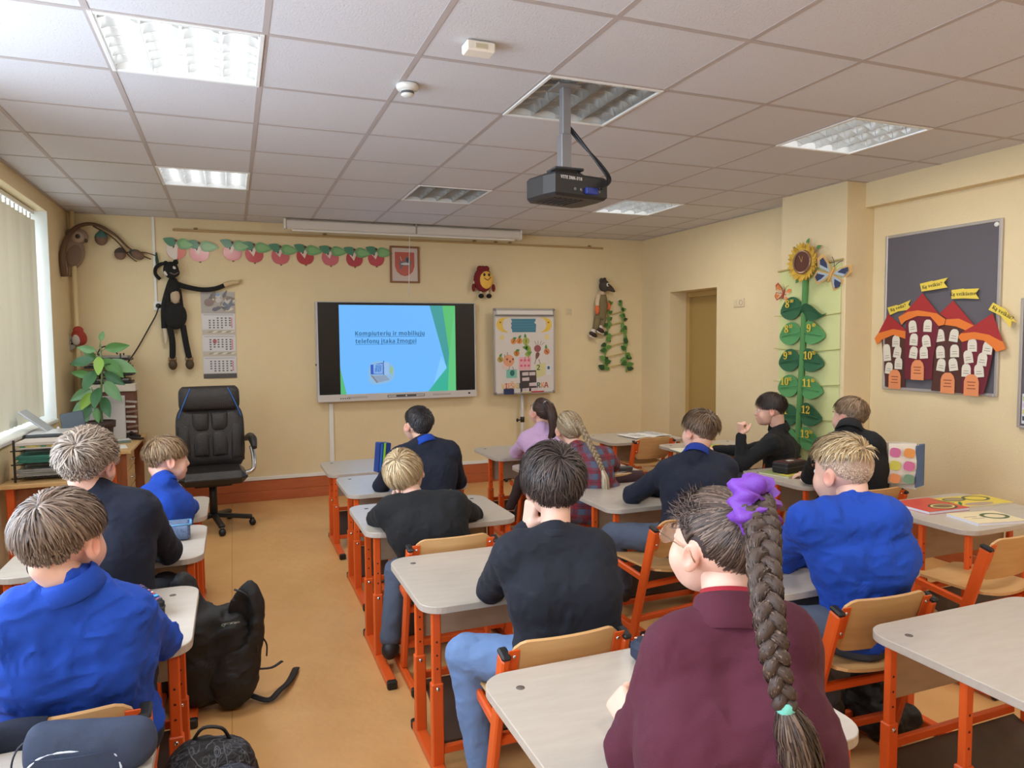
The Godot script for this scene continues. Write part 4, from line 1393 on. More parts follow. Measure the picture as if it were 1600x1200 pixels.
	tubem("rope", [Vector3(0.075, 0.41, 0.015), Vector3(0.095, 0.15, 0.02), Vector3(0.13, -0.1, 0.02), Vector3(0.15, -0.45, 0.015)], 0.011, rope, t, 8)
	for k in 6:
		var y := 0.27 - 0.125 * k
		var w := 0.09 + 0.008 * k
		tubem("rung", [Vector3(-w - 0.03, y - 0.03, 0.02), Vector3(-0.02, y - 0.012, 0.03), Vector3(w + 0.02, y + 0.02, 0.02)], 0.0065, mat(rgb(206, 186, 116), 0.7), t, 6, 4)
	var greens := [rgb(58, 104, 44), rgb(88, 136, 58), rgb(44, 78, 40), rgb(104, 150, 74)]
	for k in 46:
		var side := -1 if k % 2 == 0 else 1
		var f := float(k / 2) / 22.0
		var x := (-0.085 - 0.08 * f) if side < 0 else (0.075 + 0.075 * f)
		var big := 0.05 + 0.045 * f
		flat("leaf", leaf_poly(big, big * 0.36, 5), mat(greens[(k * 7 / 2 + k) % 4], 0.7), t, Vector3(x, 0.40 - 0.80 * f, 0.028 + 0.004 * (k % 3)), Basis(Vector3.BACK, rng.randf() * TAU) * Basis(Vector3.RIGHT, rng.randf() * 0.5 - 0.25), 0.002)
	# --- switches and sockets
	t = thing("wall_switch", "small square beige wall switch between flip chart and plush animal", "switch", Vector3(3.663, 1.914, ZB))
	boxm("plate", Vector3(0, 0, 0.006), Vector3(0.075, 0.075, 0.012), mat(rgb(214, 196, 158), 0.5), t)
	boxm("rocker", Vector3(0, 0, 0.013), Vector3(0.048, 0.05, 0.006), mat(rgb(206, 190, 154), 0.5), t)
	t = thing("power_socket", "white socket with a black plug above the monitor cable, beside the plush monkey", "socket", Vector3(-0.635, 1.943, ZB))
	boxm("plate", Vector3(0, 0, 0.008), Vector3(0.085, 0.085, 0.016), M["white_plastic"], t, 0.004)
	var st := fresh()
	lathe(st, [Vector2(0.023, 0), Vector2(0.023, 0.022), Vector2(0.012, 0.034), Vector2(0, 0.034)], 14, Transform3D(Basis(Vector3.RIGHT, PI / 2), Vector3(0, 0, 0.016)))
	obj("plug", st, M["black_plastic"], t)
	tag(tubem("power_cable", [Vector3(-0.635, 1.925, ZB + 0.05), Vector3(-0.655, 1.86, ZB + 0.05), Vector3(-0.715, 1.75, ZB + 0.03), Vector3(-0.83, 1.54, ZB + 0.03), Vector3(-0.96, 1.34, ZB + 0.04)], 0.006, M["black_plastic"], self, 8), "black power cable running from the socket down to the teacher's desk", "cable")
	# --- calendar
	wall_calendar()
	# --- plush monkey
	t = thing("plush_monkey", "long-limbed black plush monkey stretching one arm over the calendar", "plush toy", Vector3(-0.5, 1.9, ZB + 0.012))
	ballm("head", Vector3(-0.012, 0.375, 0.07), Vector3(0.068, 0.08, 0.06), plush, t)
	ballm("muzzle", Vector3(0.02, 0.35, 0.115), Vector3(0.045, 0.042, 0.03), plush, t)
	tubem("smile", [Vector3(-0.018, 0.347, 0.138), Vector3(0.02, 0.330, 0.147), Vector3(0.055, 0.352, 0.134)], 0.003, mat(rgb(150, 120, 110), 0.7), t, 6)
	ballm("eye", Vector3(-0.055, 0.34, 0.105), Vector3(0.016, 0.024, 0.012), mat(rgb(206, 196, 186), 0.5), t, Basis(Vector3.BACK, 0.5), 8)
	ballm("eye", Vector3(0.02, 0.392, 0.128), Vector3(0.012, 0.018, 0.01), mat(rgb(206, 196, 186), 0.5), t, Basis(Vector3.BACK, 0.5), 8)
	ballm("ear", Vector3(0.03, 0.45, 0.07), Vector3(0.024, 0.026, 0.014), plush, t, Basis(), 8)
	ballm("ear", Vector3(-0.055, 0.44, 0.06), Vector3(0.022, 0.022, 0.014), plush, t, Basis(), 8)
	tubem("tail", [Vector3(-0.04, 0.43, 0.05), Vector3(-0.09, 0.435, 0.04), Vector3(-0.14, 0.40, 0.035), Vector3(-0.148, 0.34, 0.035), Vector3(-0.11, 0.29, 0.035)], 0.016, plush, t)
	tubem("arm", [Vector3(0.02, 0.255, 0.06), Vector3(0.10, 0.225, 0.06), Vector3(0.24, 0.20, 0.05), Vector3(0.36, 0.21, 0.045), Vector3(0.45, 0.245, 0.04)], [0.026, 0.024, 0.022, 0.022, 0.022], plush, t)
	var glove := mat(rgb(202, 178, 136), 0.8)
	tubem("glove", [Vector3(0.445, 0.245, 0.04), Vector3(0.52, 0.272, 0.04), Vector3(0.58, 0.272, 0.04)], [0.026, 0.024, 0.016], glove, t)
	tubem("finger", [Vector3(0.56, 0.275, 0.04), Vector3(0.605, 0.30, 0.045)], [0.012, 0.009], glove, t, 6, 2)
	tubem("chest", [Vector3(0.0, 0.30, 0.055), Vector3(0.0, 0.23, 0.06), Vector3(0.01, 0.16, 0.06)], [0.03, 0.062, 0.05], plush, t, 12)
	ballm("belly_patch", Vector3(0.015, 0.13, 0.085), Vector3(0.042, 0.07, 0.035), mat(rgb(186, 164, 140), 0.9), t)
	tubem("side_panel", [Vector3(-0.045, 0.2, 0.06), Vector3(-0.05, 0.0, 0.06)], 0.02, plush, t, 8, 3)
	tubem("side_panel", [Vector3(0.055, 0.2, 0.06), Vector3(0.07, 0.02, 0.06)], 0.014, plush, t, 8, 3)
	ballm("skirt", Vector3(0.005, -0.05, 0.06), Vector3(0.105, 0.13, 0.06), plush, t)
	tubem("arm", [Vector3(-0.03, 0.25, 0.05), Vector3(-0.085, 0.05, 0.06), Vector3(-0.09, -0.17, 0.06)], [0.024, 0.022, 0.024], plush, t)
	tubem("glove", [Vector3(-0.09, -0.165, 0.06), Vector3(-0.08, -0.25, 0.06), Vector3(-0.085, -0.31, 0.06)], [0.022, 0.018, 0.012], mat(rgb(206, 192, 168), 0.8), t)
	for l in [[-0.045, -0.03], [0.07, 0.115]]:
		tubem("leg", [Vector3(l[0], -0.14, 0.05), Vector3(l[0] + 0.02, -0.3, 0.05), Vector3(l[1], -0.455, 0.05)], 0.027, plush, t)
		tubem("sock_band", [Vector3(l[1] - 0.035, -0.46, 0.055), Vector3(l[1] + 0.035, -0.46, 0.055)], 0.018, mat(rgb(148, 118, 84), 0.9), t, 8, 2)
		ballm("shoe", Vector3(l[1] + 0.003, -0.512, 0.065), Vector3(0.038, 0.05, 0.042), mat(rgb(78, 62, 40), 0.6), t, Basis(), 10)
	# --- branch with felt leaves and the owl
	t = thing("branch", "bent brown branch hung with felt acorns in the upper window corner", "branch", Vector3(0, 0, 0))
	var bark := mat(rgb(98, 72, 52), 0.8)
	tubem("main_stem", [Vector3(-1.318, 2.17, ZB + 0.40), Vector3(-1.322, 2.35, ZB + 0.42), Vector3(-1.305, 2.51, ZB + 0.30), Vector3(-1.24, 2.64, ZB + 0.13), Vector3(-1.12, 2.672, ZB + 0.05), Vector3(-0.97, 2.59, ZB + 0.05), Vector3(-0.84, 2.455, ZB + 0.045), Vector3(-0.68, 2.375, ZB + 0.035)], [0.026, 0.025, 0.021, 0.017, 0.014, 0.011, 0.008, 0.005], bark, t)
	tubem("twig", [Vector3(-1.14, 2.66, ZB + 0.05), Vector3(-0.97, 2.545, ZB + 0.05), Vector3(-0.86, 2.40, ZB + 0.045), Vector3(-0.80, 2.35, ZB + 0.035)], [0.008, 0.007, 0.005, 0.004], bark, t, 8)
	tubem("twig", [Vector3(-0.90, 2.43, ZB + 0.045), Vector3(-0.74, 2.437, ZB + 0.04), Vector3(-0.64, 2.41, ZB + 0.035)], 0.005, bark, t, 6)
	for a in [[-1.078, 2.545, 0.052, 0.062, 0.0, rgb(70, 110, 104)], [-0.93, 2.41, 0.048, 0.05, 0.0, rgb(78, 66, 60)], [-0.79, 2.41, 0.042, 0.06, 1.1, rgb(64, 72, 66)]]:
		var bs := Basis(Vector3.BACK, a[4])
		ballm("acorn", Vector3(a[0], a[1], ZB + 0.06), Vector3(a[2], a[3], 0.036), mat(rgb(118, 92, 76), 0.9), t, bs, 10)
		st = fresh()
		lathe(st, [Vector2(a[2] * 1.05, 0.01), Vector2(a[2] * 0.85, 0.04), Vector2(0.012, a[3] + 0.01), Vector2(0, a[3] + 0.014)], 14, Transform3D(bs, Vector3(a[0], a[1], ZB + 0.06)), 1.0, 0.72)
		obj("acorn_cap", st, mat(a[5], 0.9), t)
	tubem("felt_tip", [Vector3(-0.635, 2.44, ZB + 0.03), Vector3(-0.632, 2.37, ZB + 0.03), Vector3(-0.625, 2.33, ZB + 0.03)], [0.006, 0.014, 0.010], mat(rgb(44, 74, 54), 0.8), t, 6)
	t = thing("felt_owl", "grey-brown felt owl perched below the bent branch", "plush toy", Vector3(-1.285, 2.43, ZB))
	var owl := grained("owl", rgb(142, 122, 106), rgb(164, 144, 126), 0.3, Vector3.ONE * 6.0, 0.95, 0.4, 0.4, false)
	ballm("body", Vector3(-0.02, -0.02, 0.07), Vector3(0.095, 0.145, 0.06), owl, t, Basis(Vector3.BACK, -0.12))
	ballm("head", Vector3(0.015, 0.125, 0.08), Vector3(0.095, 0.075, 0.06), owl, t)
	ballm("face_ring", Vector3(0.03, 0.115, 0.118), Vector3(0.052, 0.052, 0.026), mat(rgb(176, 158, 140), 0.95), t)
	ballm("eye", Vector3(0.036, 0.118, 0.142), Vector3(0.02, 0.021, 0.01), mat(rgb(40, 32, 28), 0.3), t, Basis(), 8)
	ballm("beak", Vector3(0.094, 0.085, 0.11), Vector3(0.014, 0.018, 0.014), mat(rgb(70, 54, 44), 0.5), t, Basis(), 6)
	ballm("wing", Vector3(-0.005, -0.05, 0.118), Vector3(0.06, 0.098, 0.022), mat(rgb(134, 114, 98), 0.95), t, Basis(Vector3.BACK, -0.25))
	tubem("tail", [Vector3(-0.04, -0.12, 0.065), Vector3(-0.05, -0.23, 0.05)], [0.038, 0.03], owl, t, 10, 3, 0.6)
	# --- heating pipe in the corner and a red bird on it
	st = fresh()
	tube(st, PackedVector3Array([Vector3(-1.298, 0.0, ZB + 0.085), Vector3(-1.298, YC, ZB + 0.085)]), 0.021, 14)
	tag(obj("heating_pipe", st, mat(rgb(222, 202, 156), 0.45), self), "cream painted heating pipe standing in the window corner", "pipe")
	t = thing("felt_bird", "small red and white felt bird hanging on the corner pipe", "plush toy", Vector3(-1.275, 1.63, ZB + 0.135))
	ballm("body", Vector3(0, 0.02, 0), Vector3(0.06, 0.075, 0.035), mat(rgb(164, 62, 50), 0.9), t, Basis(Vector3.BACK, 0.4))
	ballm("belly", Vector3(-0.02, 0.0, 0.02), Vector3(0.035, 0.05, 0.025), mat(rgb(196, 190, 182), 0.9), t)
	ballm("head", Vector3(-0.005, 0.085, 0.005), Vector3(0.042, 0.036, 0.03), mat(rgb(170, 66, 54), 0.9), t)
	for a in [2.6, 3.4, 4.1]:
		flat("feather", leaf_poly(0.12, 0.022), mat(rgb(150, 146, 142), 0.8), t, Vector3(-0.02, -0.01, 0.012), Basis(Vector3.BACK, a), 0.003)

func flip_chart() -> void:
	var t := thing("flip_chart", "white magnetic flip chart on a post, covered with paper cut-outs", "flip chart", Vector3(3.055, 1.462, -7.385))
	var w := 0.74
	var h := 0.955
	boxm("board", Vector3(0, 0, 0), Vector3(w - 0.02, h - 0.02, 0.02), mat(rgb(214, 206, 200), 0.3), t)
	var al := mat(rgb(176, 172, 170), 0.35, 0.5)
	for s in [-1, 1]:
		boxm("edge_strip", Vector3(s * (w / 2 - 0.008), 0, 0.002), Vector3(0.018, h - 0.02, 0.028), al, t, 0.004)
		boxm("edge_strip", Vector3(0, s * (h / 2 - 0.008), 0.002), Vector3(w - 0.04, 0.018, 0.027), al, t, 0.004)
		for q in [-1, 1]:
			boxm("corner_cap", Vector3(s * (w / 2 - 0.014), q * (h / 2 - 0.014), 0.003), Vector3(0.034, 0.034, 0.032), mat(rgb(130, 128, 126), 0.4), t, 0.008)
	boxm("paper_clamp", Vector3(0, 0.432, 0.02), Vector3(0.68, 0.05, 0.03), mat(rgb(222, 214, 208), 0.35), t, 0.006)
	boxm("clamp_edge", Vector3(0, 0.402, 0.02), Vector3(0.70, 0.014, 0.034), mat(rgb(120, 114, 112), 0.4), t, 0.003)
	var tr := boxm("pen_tray", Vector3(0.08, -0.468, 0.035), Vector3(0.40, 0.012, 0.06), al, t, 0.003)
	boxm("pen", Vector3(0.14, -0.455, 0.04), Vector3(0.16, 0.014, 0.014), mat(rgb(200, 60, 66), 0.4), tr, 0.004)
	boxm("pen", Vector3(0.0, -0.455, 0.045), Vector3(0.12, 0.012, 0.012), mat(rgb(222, 206, 150), 0.4), tr, 0.004)
	var st := fresh()
	tube(st, PackedVector3Array([Vector3(-0.02, -0.46, -0.03), Vector3(-0.02, -1.40, -0.03)]), 0.018, 12)
	obj("post", st, mat(rgb(206, 202, 196), 0.35), t)
	st = fresh()
	tube(st, PackedVector3Array([Vector3(-0.02, -0.74, -0.03), Vector3(-0.02, -0.80, -0.03)]), 0.024, 12)
	tube(st, PackedVector3Array([Vector3(-0.02, -0.77, -0.03), Vector3(-0.075, -0.775, -0.02)]), 0.007, 8)
	ball(st, Vector3(-0.085, -0.775, -0.02), Vector3(0.014, 0.022, 0.014), 6)
	obj("clamp_knob", st, M["black_plastic"], t)
	for a in 5:
		st = fresh()
		tube(st, PackedVector3Array([Vector3(-0.02, -1.40, -0.03), Vector3(-0.02 + 0.27 * cos(TAU * a / 5), -1.425, -0.02 + 0.06 * sin(TAU * a / 5))]), 0.014, 8)
		ball(st, Vector3(-0.02 + 0.27 * cos(TAU * a / 5), -1.44, -0.02 + 0.06 * sin(TAU * a / 5)), Vector3(0.02, 0.02, 0.02), 6)
		obj("foot", st, M["black_plastic"], t)
	# what sticks to the board
	var b := Vector3(0, 0, 0.0108)
	var yel := mat(rgb(228, 190, 84), 0.3)
	for s in [-1, 1]:
		var c := cut_out("half_moon", ["yellow half-moon face cut-out at the window side of the flip chart's top", "yellow half-moon face cut-out at the door side of the flip chart's top"][(s + 1) / 2], smooth_poly(pv([s * 0.19, 0.38, s * 0.30, 0.365, s * 0.335, 0.30, s * 0.30, 0.235, s * 0.20, 0.21, s * 0.255, 0.255, s * 0.265, 0.31, s * 0.245, 0.355]), 3), yel, t)
		flat("eye", oval(0.010, 0.010, 8), mat(rgb(150, 80, 40), 0.5), c, Vector3(s * 0.292, 0.325, 0.0025), Basis(), 0.001)
		c = cut_out("paper_star", "small pale yellow star drop below the half-moon of the flip chart, %s side" % ["window", "door"][(s + 1) / 2], smooth_poly(pv([s * 0.27, 0.19, s * 0.295, 0.17, s * 0.30, 0.14, s * 0.27, 0.13, s * 0.245, 0.145, s * 0.25, 0.175]), 3), mat(rgb(224, 204, 140), 0.3), t)
	var bp := cut_out("ticket_sheet", "shiny teal ticket-shaped sheet on the upper flip chart", smooth_poly(pv([-0.165, 0.365, 0.135, 0.365, 0.13, 0.335, 0.115, 0.325, 0.14, 0.30, 0.135, 0.23, 0.135, 0.215, -0.15, 0.215, -0.15, 0.24, -0.165, 0.265, -0.155, 0.29, -0.165, 0.315, -0.15, 0.33]), 1), mat(rgb(74, 128, 150), 0.15), t)
	for k in 4:
		flat("crease", pv([-0.15, 0, 0.12, 0.004, 0.12, 0.007, -0.15, 0.003]), mat(rgb(96, 150, 170), 0.15), bp, Vector3(0, 0.24 + 0.03 * k, 0.0022), Basis(), 0.001)
	var fruits := [[-0.135, 0.115, 0.034, rgb(220, 140, 78)], [-0.065, 0.118, 0.034, rgb(216, 136, 72)], [0.015, 0.115, 0.042, rgb(170, 178, 94)], [-0.10, -0.02, 0.034, rgb(200, 130, 60)], [-0.295, -0.085, 0.034, rgb(176, 156, 74)], [0.27, -0.005, 0.036, rgb(208, 130, 84)]]
	var fl := ["first orange fruit face on the middle of the flip chart", "second orange fruit face beside the green one", "green fruit face above the dancing stalk", "brown-orange fruit between the pink fruit and the stalk", "olive fruit at the lower window edge of the flip chart", "orange fruit with leaf at the door edge of the flip chart"]
	for k in 6:
		var f: Array = fruits[k]
		var c := cut_out("paper_fruit", fl[k], oval(f[2], f[2], 16, Vector2(f[0], f[1])), mat(f[3], 0.3), t, "paper fruits on the flip chart")
		flat("leaf", leaf_poly(0.05, 0.014, 5), mat(rgb(84, 138, 70), 0.4), c, Vector3(f[0] - 0.01, f[1] + f[2] - 0.006, 0.0025), Basis(Vector3.BACK, 0.2 + 0.7 * (k % 3)), 0.001)
		flat("line", pv([-0.004, -0.02, 0.004, -0.02, 0.005, 0.02, -0.004, 0.02]), mat(rgb(110, 74, 44), 0.5), c, Vector3(f[0], f[1], 0.0025), Basis(Vector3.BACK, 0.3 * (k - 2)), 0.001)
	var g := cut_out("paper_stalk", "green dancing vegetable stalk cut-out on the flip chart", smooth_poly(pv([0.0, 0.08, 0.06, 0.055, 0.075, 0.01, 0.065, -0.05, 0.03, -0.06, 0.0, -0.03, 0.03, 0.01]), 3), mat(rgb(150, 166, 84), 0.35), t)
	for k in 3:
		flat("leaf", leaf_poly(0.06, 0.02, 5), mat(rgb(96, 140, 62), 0.4), g, Vector3(0.03, -0.03 + 0.035 * k, 0.0025), Basis(Vector3.BACK, 0.4 + 1.3 * k), 0.001)
	stick_legs(g, 0.02, -0.06, rgb(80, 90, 60))
	g = cut_out("paper_fruit", "pink laughing fruit with arms at the lower flip chart", oval(0.066, 0.066, 20, Vector2(-0.195, -0.10)), mat(rgb(222, 158, 122), 0.3), t)
	flat("outline", smooth_poly(pv([-0.28, -0.15, -0.255, -0.19, -0.2, -0.175, -0.24, -0.15]), 3), mat(rgb(226, 196, 184), 0.3), g, Vector3(0, 0, 0.0022), Basis(), 0.001)
	for k in 3:
		flat("eye", oval(0.011, 0.013, 8), mat(rgb(140, 70, 60), 0.5), g, Vector3(-0.215 + 0.035 * k, -0.085 - 0.025 * (k % 2), 0.0025), Basis(), 0.001)
	stick_legs(g, -0.17, -0.165, rgb(150, 96, 80))
	flat("hair", pv([-0.25, -0.03, -0.244, -0.03, -0.235, -0.06, -0.242, -0.062]), mat(rgb(110, 100, 110), 0.5), g, Vector3(0, 0, 0.002), Basis(), 0.001)
	flat("hair", pv([-0.215, -0.005, -0.209, -0.005, -0.205, -0.04, -0.212, -0.04]), mat(rgb(110, 100, 110), 0.5), g, Vector3(0, 0, 0.002), Basis(), 0.001)
	g = cut_out("paper_beet", "dancing purple beet cut-out at the door side of the flip chart", oval(0.042, 0.04, 16, Vector2(0.155, 0.03)), mat(rgb(150, 84, 92), 0.3), t)
	flat("body", leaf_poly(0.09, 0.024), mat(rgb(120, 78, 78), 0.35), g, Vector3(0.165, -0.01, 0.0), Basis(Vector3.BACK, -1.9), 0.002)
	stick_legs(g, 0.15, -0.09, rgb(90, 60, 60))
	for k in 4:
		flat("sprig", pv([0, 0, 0.004, 0, 0.006, 0.05, 0.002, 0.05]), mat(rgb(100, 76, 84), 0.5), g, Vector3(0.14 + 0.02 * k, 0.07, 0.001), Basis(Vector3.BACK, 0.5 - 0.45 * k), 0.001)
	g = cut_out("pink_paper", "pink patterned paper square above the bookshelf picture", pv([-0.075, -0.065, 0.075, -0.06, 0.07, -0.205, -0.075, -0.21]), mat(rgb(226, 168, 176), 0.35), t)
	for k in 6:
		flat("print", oval(0.016, 0.014, 8), mat(rgb(214, 98, 122), 0.4), g, Vector3(-0.045 + 0.045 * (k % 3), -0.10 - 0.06 * (k / 3), 0.0025), Basis(), 0.001)
	g = cut_out("teal_card", "mint card with a dark round picture beside the bookshelf picture", pv([-0.225, -0.20, -0.10, -0.20, -0.10, -0.295, -0.225, -0.295]), mat(rgb(126, 190, 174), 0.3), t)
	flat("print", oval(0.028, 0.034, 14), mat(rgb(44, 108, 100), 0.4), g, Vector3(-0.155, -0.24, 0.0025), Basis(), 0.001)
	g = cut_out("paper_two", "pale green sheet with the digit 2 at the door side of the flip chart", pv([0.13, -0.15, 0.25, -0.13, 0.25, -0.27, 0.14, -0.30]), mat(rgb(212, 204, 150), 0.25), t)
	words("2", 0.085, mat(rgb(56, 100, 58), 0.4), g, Vector3(0.165, -0.185, 0.0022))
	g = cut_out("blue_dot_card", "small white card with a blue dot at the door edge of the flip chart", pv([0.265, -0.155, 0.32, -0.155, 0.32, -0.27, 0.265, -0.27]), mat(rgb(216, 216, 214), 0.3), t)
	flat("print", oval(0.017, 0.02, 12), mat(rgb(72, 104, 126), 0.4), g, Vector3(0.29, -0.19, 0.0022), Basis(), 0.001)
	# letters behind the shelf picture, each a magnet of its own
	var word := "VIEŠKEN"
	var cols := [rgb(226, 190, 110), rgb(196, 84, 60), rgb(226, 150, 80), rgb(220, 150, 90), rgb(222, 176, 130), rgb(206, 190, 110), rgb(60, 90, 130)]
	var tint := ["pale yellow", "red", "orange", "light orange", "peach", "sand yellow", "blue"]
	for k in 7:
		tag(words(word[k], 0.085, mat(cols[k], 0.4), self, t.position + Vector3(-0.262 + 0.036 * k, -0.385, 0.0112), Basis(), true, HORIZONTAL_ALIGNMENT_CENTER, "letter_magnet"), "%s letter %s on the lower flip chart, window side of the bookshelf picture" % [tint[k], word[k]], "letter", "letters on the flip chart")
	for k in 3:
		tag(words("RKA"[k], 0.085, mat([rgb(70, 96, 86), rgb(226, 160, 100), rgb(180, 84, 60)][k], 0.4), self, t.position + Vector3(0.165 + 0.048 * k, -0.385, 0.0112), Basis(), true, HORIZONTAL_ALIGNMENT_CENTER, "letter_magnet"), "%s letter %s on the lower flip chart, door side of the bookshelf picture" % [["grey-green", "peach", "brick red"][k], "RKA"[k]], "letter", "letters on the flip chart")
	g = cut_out("eraser", "dark blue board eraser at the lower flip chart", rounded(0.115, 0.065, 0.008), mat(rgb(44, 52, 92), 0.6), t, "", Vector3(-0.20, -0.445, 0), 0.02)
	# picture of a bookcase
	g = cut_out("bookcase_print", "dark printed bookcase with white labels on the lower flip chart", pv([-0.065, -0.215, 0.135, -0.215, 0.145, -0.475, -0.055, -0.475]), mat(rgb(74, 62, 64), 0.3), t)
	for r in 4:
		for c in 2:
			if (r + c) % 3 == 2 and r > 0:
				continue
			flat("label_print", pv([0, 0, 0.075 + 0.01 * r, 0, 0.075 + 0.01 * r, 0.04, 0, 0.036]), mat(rgb(206, 190, 190), 0.4), g, Vector3(-0.035 + 0.085 * c, -0.272 - 0.06 * r, 0.0022), Basis(), 0.001)

func cut_out(called: String, label: String, poly: PackedVector2Array, m: Material, chart: Node3D, group := "", off := Vector3.ZERO, t := 0.002) -> MeshInstance3D:
	var o := flat(called, poly, m, self, chart.position + Vector3(0, 0, 0.0104) + off, Basis(), t)
	tag(o, label, "cut-out", group)
	return o

func stick_legs(g: Node, x: float, y: float, c: Color) -> void:
	for s in [-1, 1]:
		flat("stick_leg", pv([0, 0, 0.006, 0, 0.006 + s * 0.02, -0.055, s * 0.02, -0.055]), mat(c, 0.5), g, Vector3(x + s * 0.016, y, 0.0012), Basis(), 0.001)

func wall_calendar() -> void:
	var t := thing("wall_calendar", "three-month wall calendar with a flower picture above the office chair", "calendar", Vector3(-0.116, 1.665, ZB + 0.002))
	boxm("backing", Vector3(0, 0, 0.002), Vector3(0.305, 0.84, 0.003), mat(rgb(206, 202, 200), 0.35), t, 0)
	var pic := boxm("picture", Vector3(0, 0.315, 0.0048), Vector3(0.305, 0.21, 0.002), mat(rgb(170, 164, 158), 0.25), t, 0)
	var r := RandomNumberGenerator.new()
	r.seed = 5
	for k in 26:
		var c: Color = [rgb(128, 116, 112), rgb(196, 190, 184), rgb(96, 98, 108), rgb(150, 128, 108), rgb(214, 206, 186), rgb(110, 116, 132)][k % 6]
		flat("flower_print", leaf_poly(0.05 + 0.04 * r.randf(), 0.014 + 0.012 * r.randf(), 5), mat(c, 0.25), pic, Vector3(-0.12 + 0.22 * r.randf(), 0.235 + 0.13 * r.randf(), 0.006 + 0.0001 * k), Basis(Vector3.BACK, r.randf_range(-0.3, 1.2)), 0.0004)
	flat("flower_print", oval(0.045, 0.04, 12), mat(rgb(136, 116, 110), 0.3), pic, Vector3(-0.08, 0.315, 0.009), Basis(), 0.0004)
	flat("flower_print", oval(0.02, 0.014, 8), mat(rgb(120, 150, 190), 0.3), pic, Vector3(0.0, 0.39, 0.009), Basis(), 0.0004)
	for m in 3:
		var y := 0.13 - 0.21 * m
		var pad := boxm("month_pad", Vector3(0, y, 0.0055), Vector3(0.295, 0.15, 0.004), mat(rgb(214, 210, 210), 0.5), t, 0)
		boxm("header", Vector3(0, y + 0.066, 0.0078), Vector3(0.27, 0.008, 0.001), mat(rgb(176, 172, 176), 0.5), pad, 0)
		var st := fresh()
		for c in 7:
			for w in 5:
				if (c + w * 7 + m * 3) % 33 < 3 or c == 0:
					continue
				box(st, Vector3(-0.115 + 0.036 * c, y + 0.035 - 0.023 * w, 0.0079), Vector3(0.017, 0.013, 0.0008))
		var ink := obj("date_print", st, mat(rgb(104, 100, 106), 0.6), pad)
		ink.set_meta("kind", "stuff")
		boxm("holiday_print", Vector3(0.118, y - 0.01, 0.0079), Vector3(0.014, 0.10, 0.0006), mat(rgb(206, 150, 150), 0.6), pad, 0)
		if m == 1:
			flat("date_ring", oval(0.02, 0.024, 14), mat(rgb(200, 110, 110), 0.5), pad, Vector3(-0.04, y + 0.02, 0.0076), Basis(), 0.0003)
		if m < 2:
			var ad := boxm("advert_strip", Vector3(0, y - 0.103, 0.0065), Vector3(0.295, 0.045, 0.003), mat(rgb(196, 184, 170), 0.2), t, 0)
			for k in 6:
				flat("print", leaf_poly(0.06, 0.008, 4), mat([rgb(160, 164, 150), rgb(220, 214, 200)][k % 2], 0.25), ad, Vector3(-0.10 + 0.04 * k, y - 0.105, 0.0082 + 0.0002 * k), Basis(Vector3.BACK, 0.3), 0.0002)
	boxm("lower_strip", Vector3(0, -0.397, 0.0055), Vector3(0.30, 0.045, 0.004), mat(rgb(84, 78, 76), 0.4), t, 0)

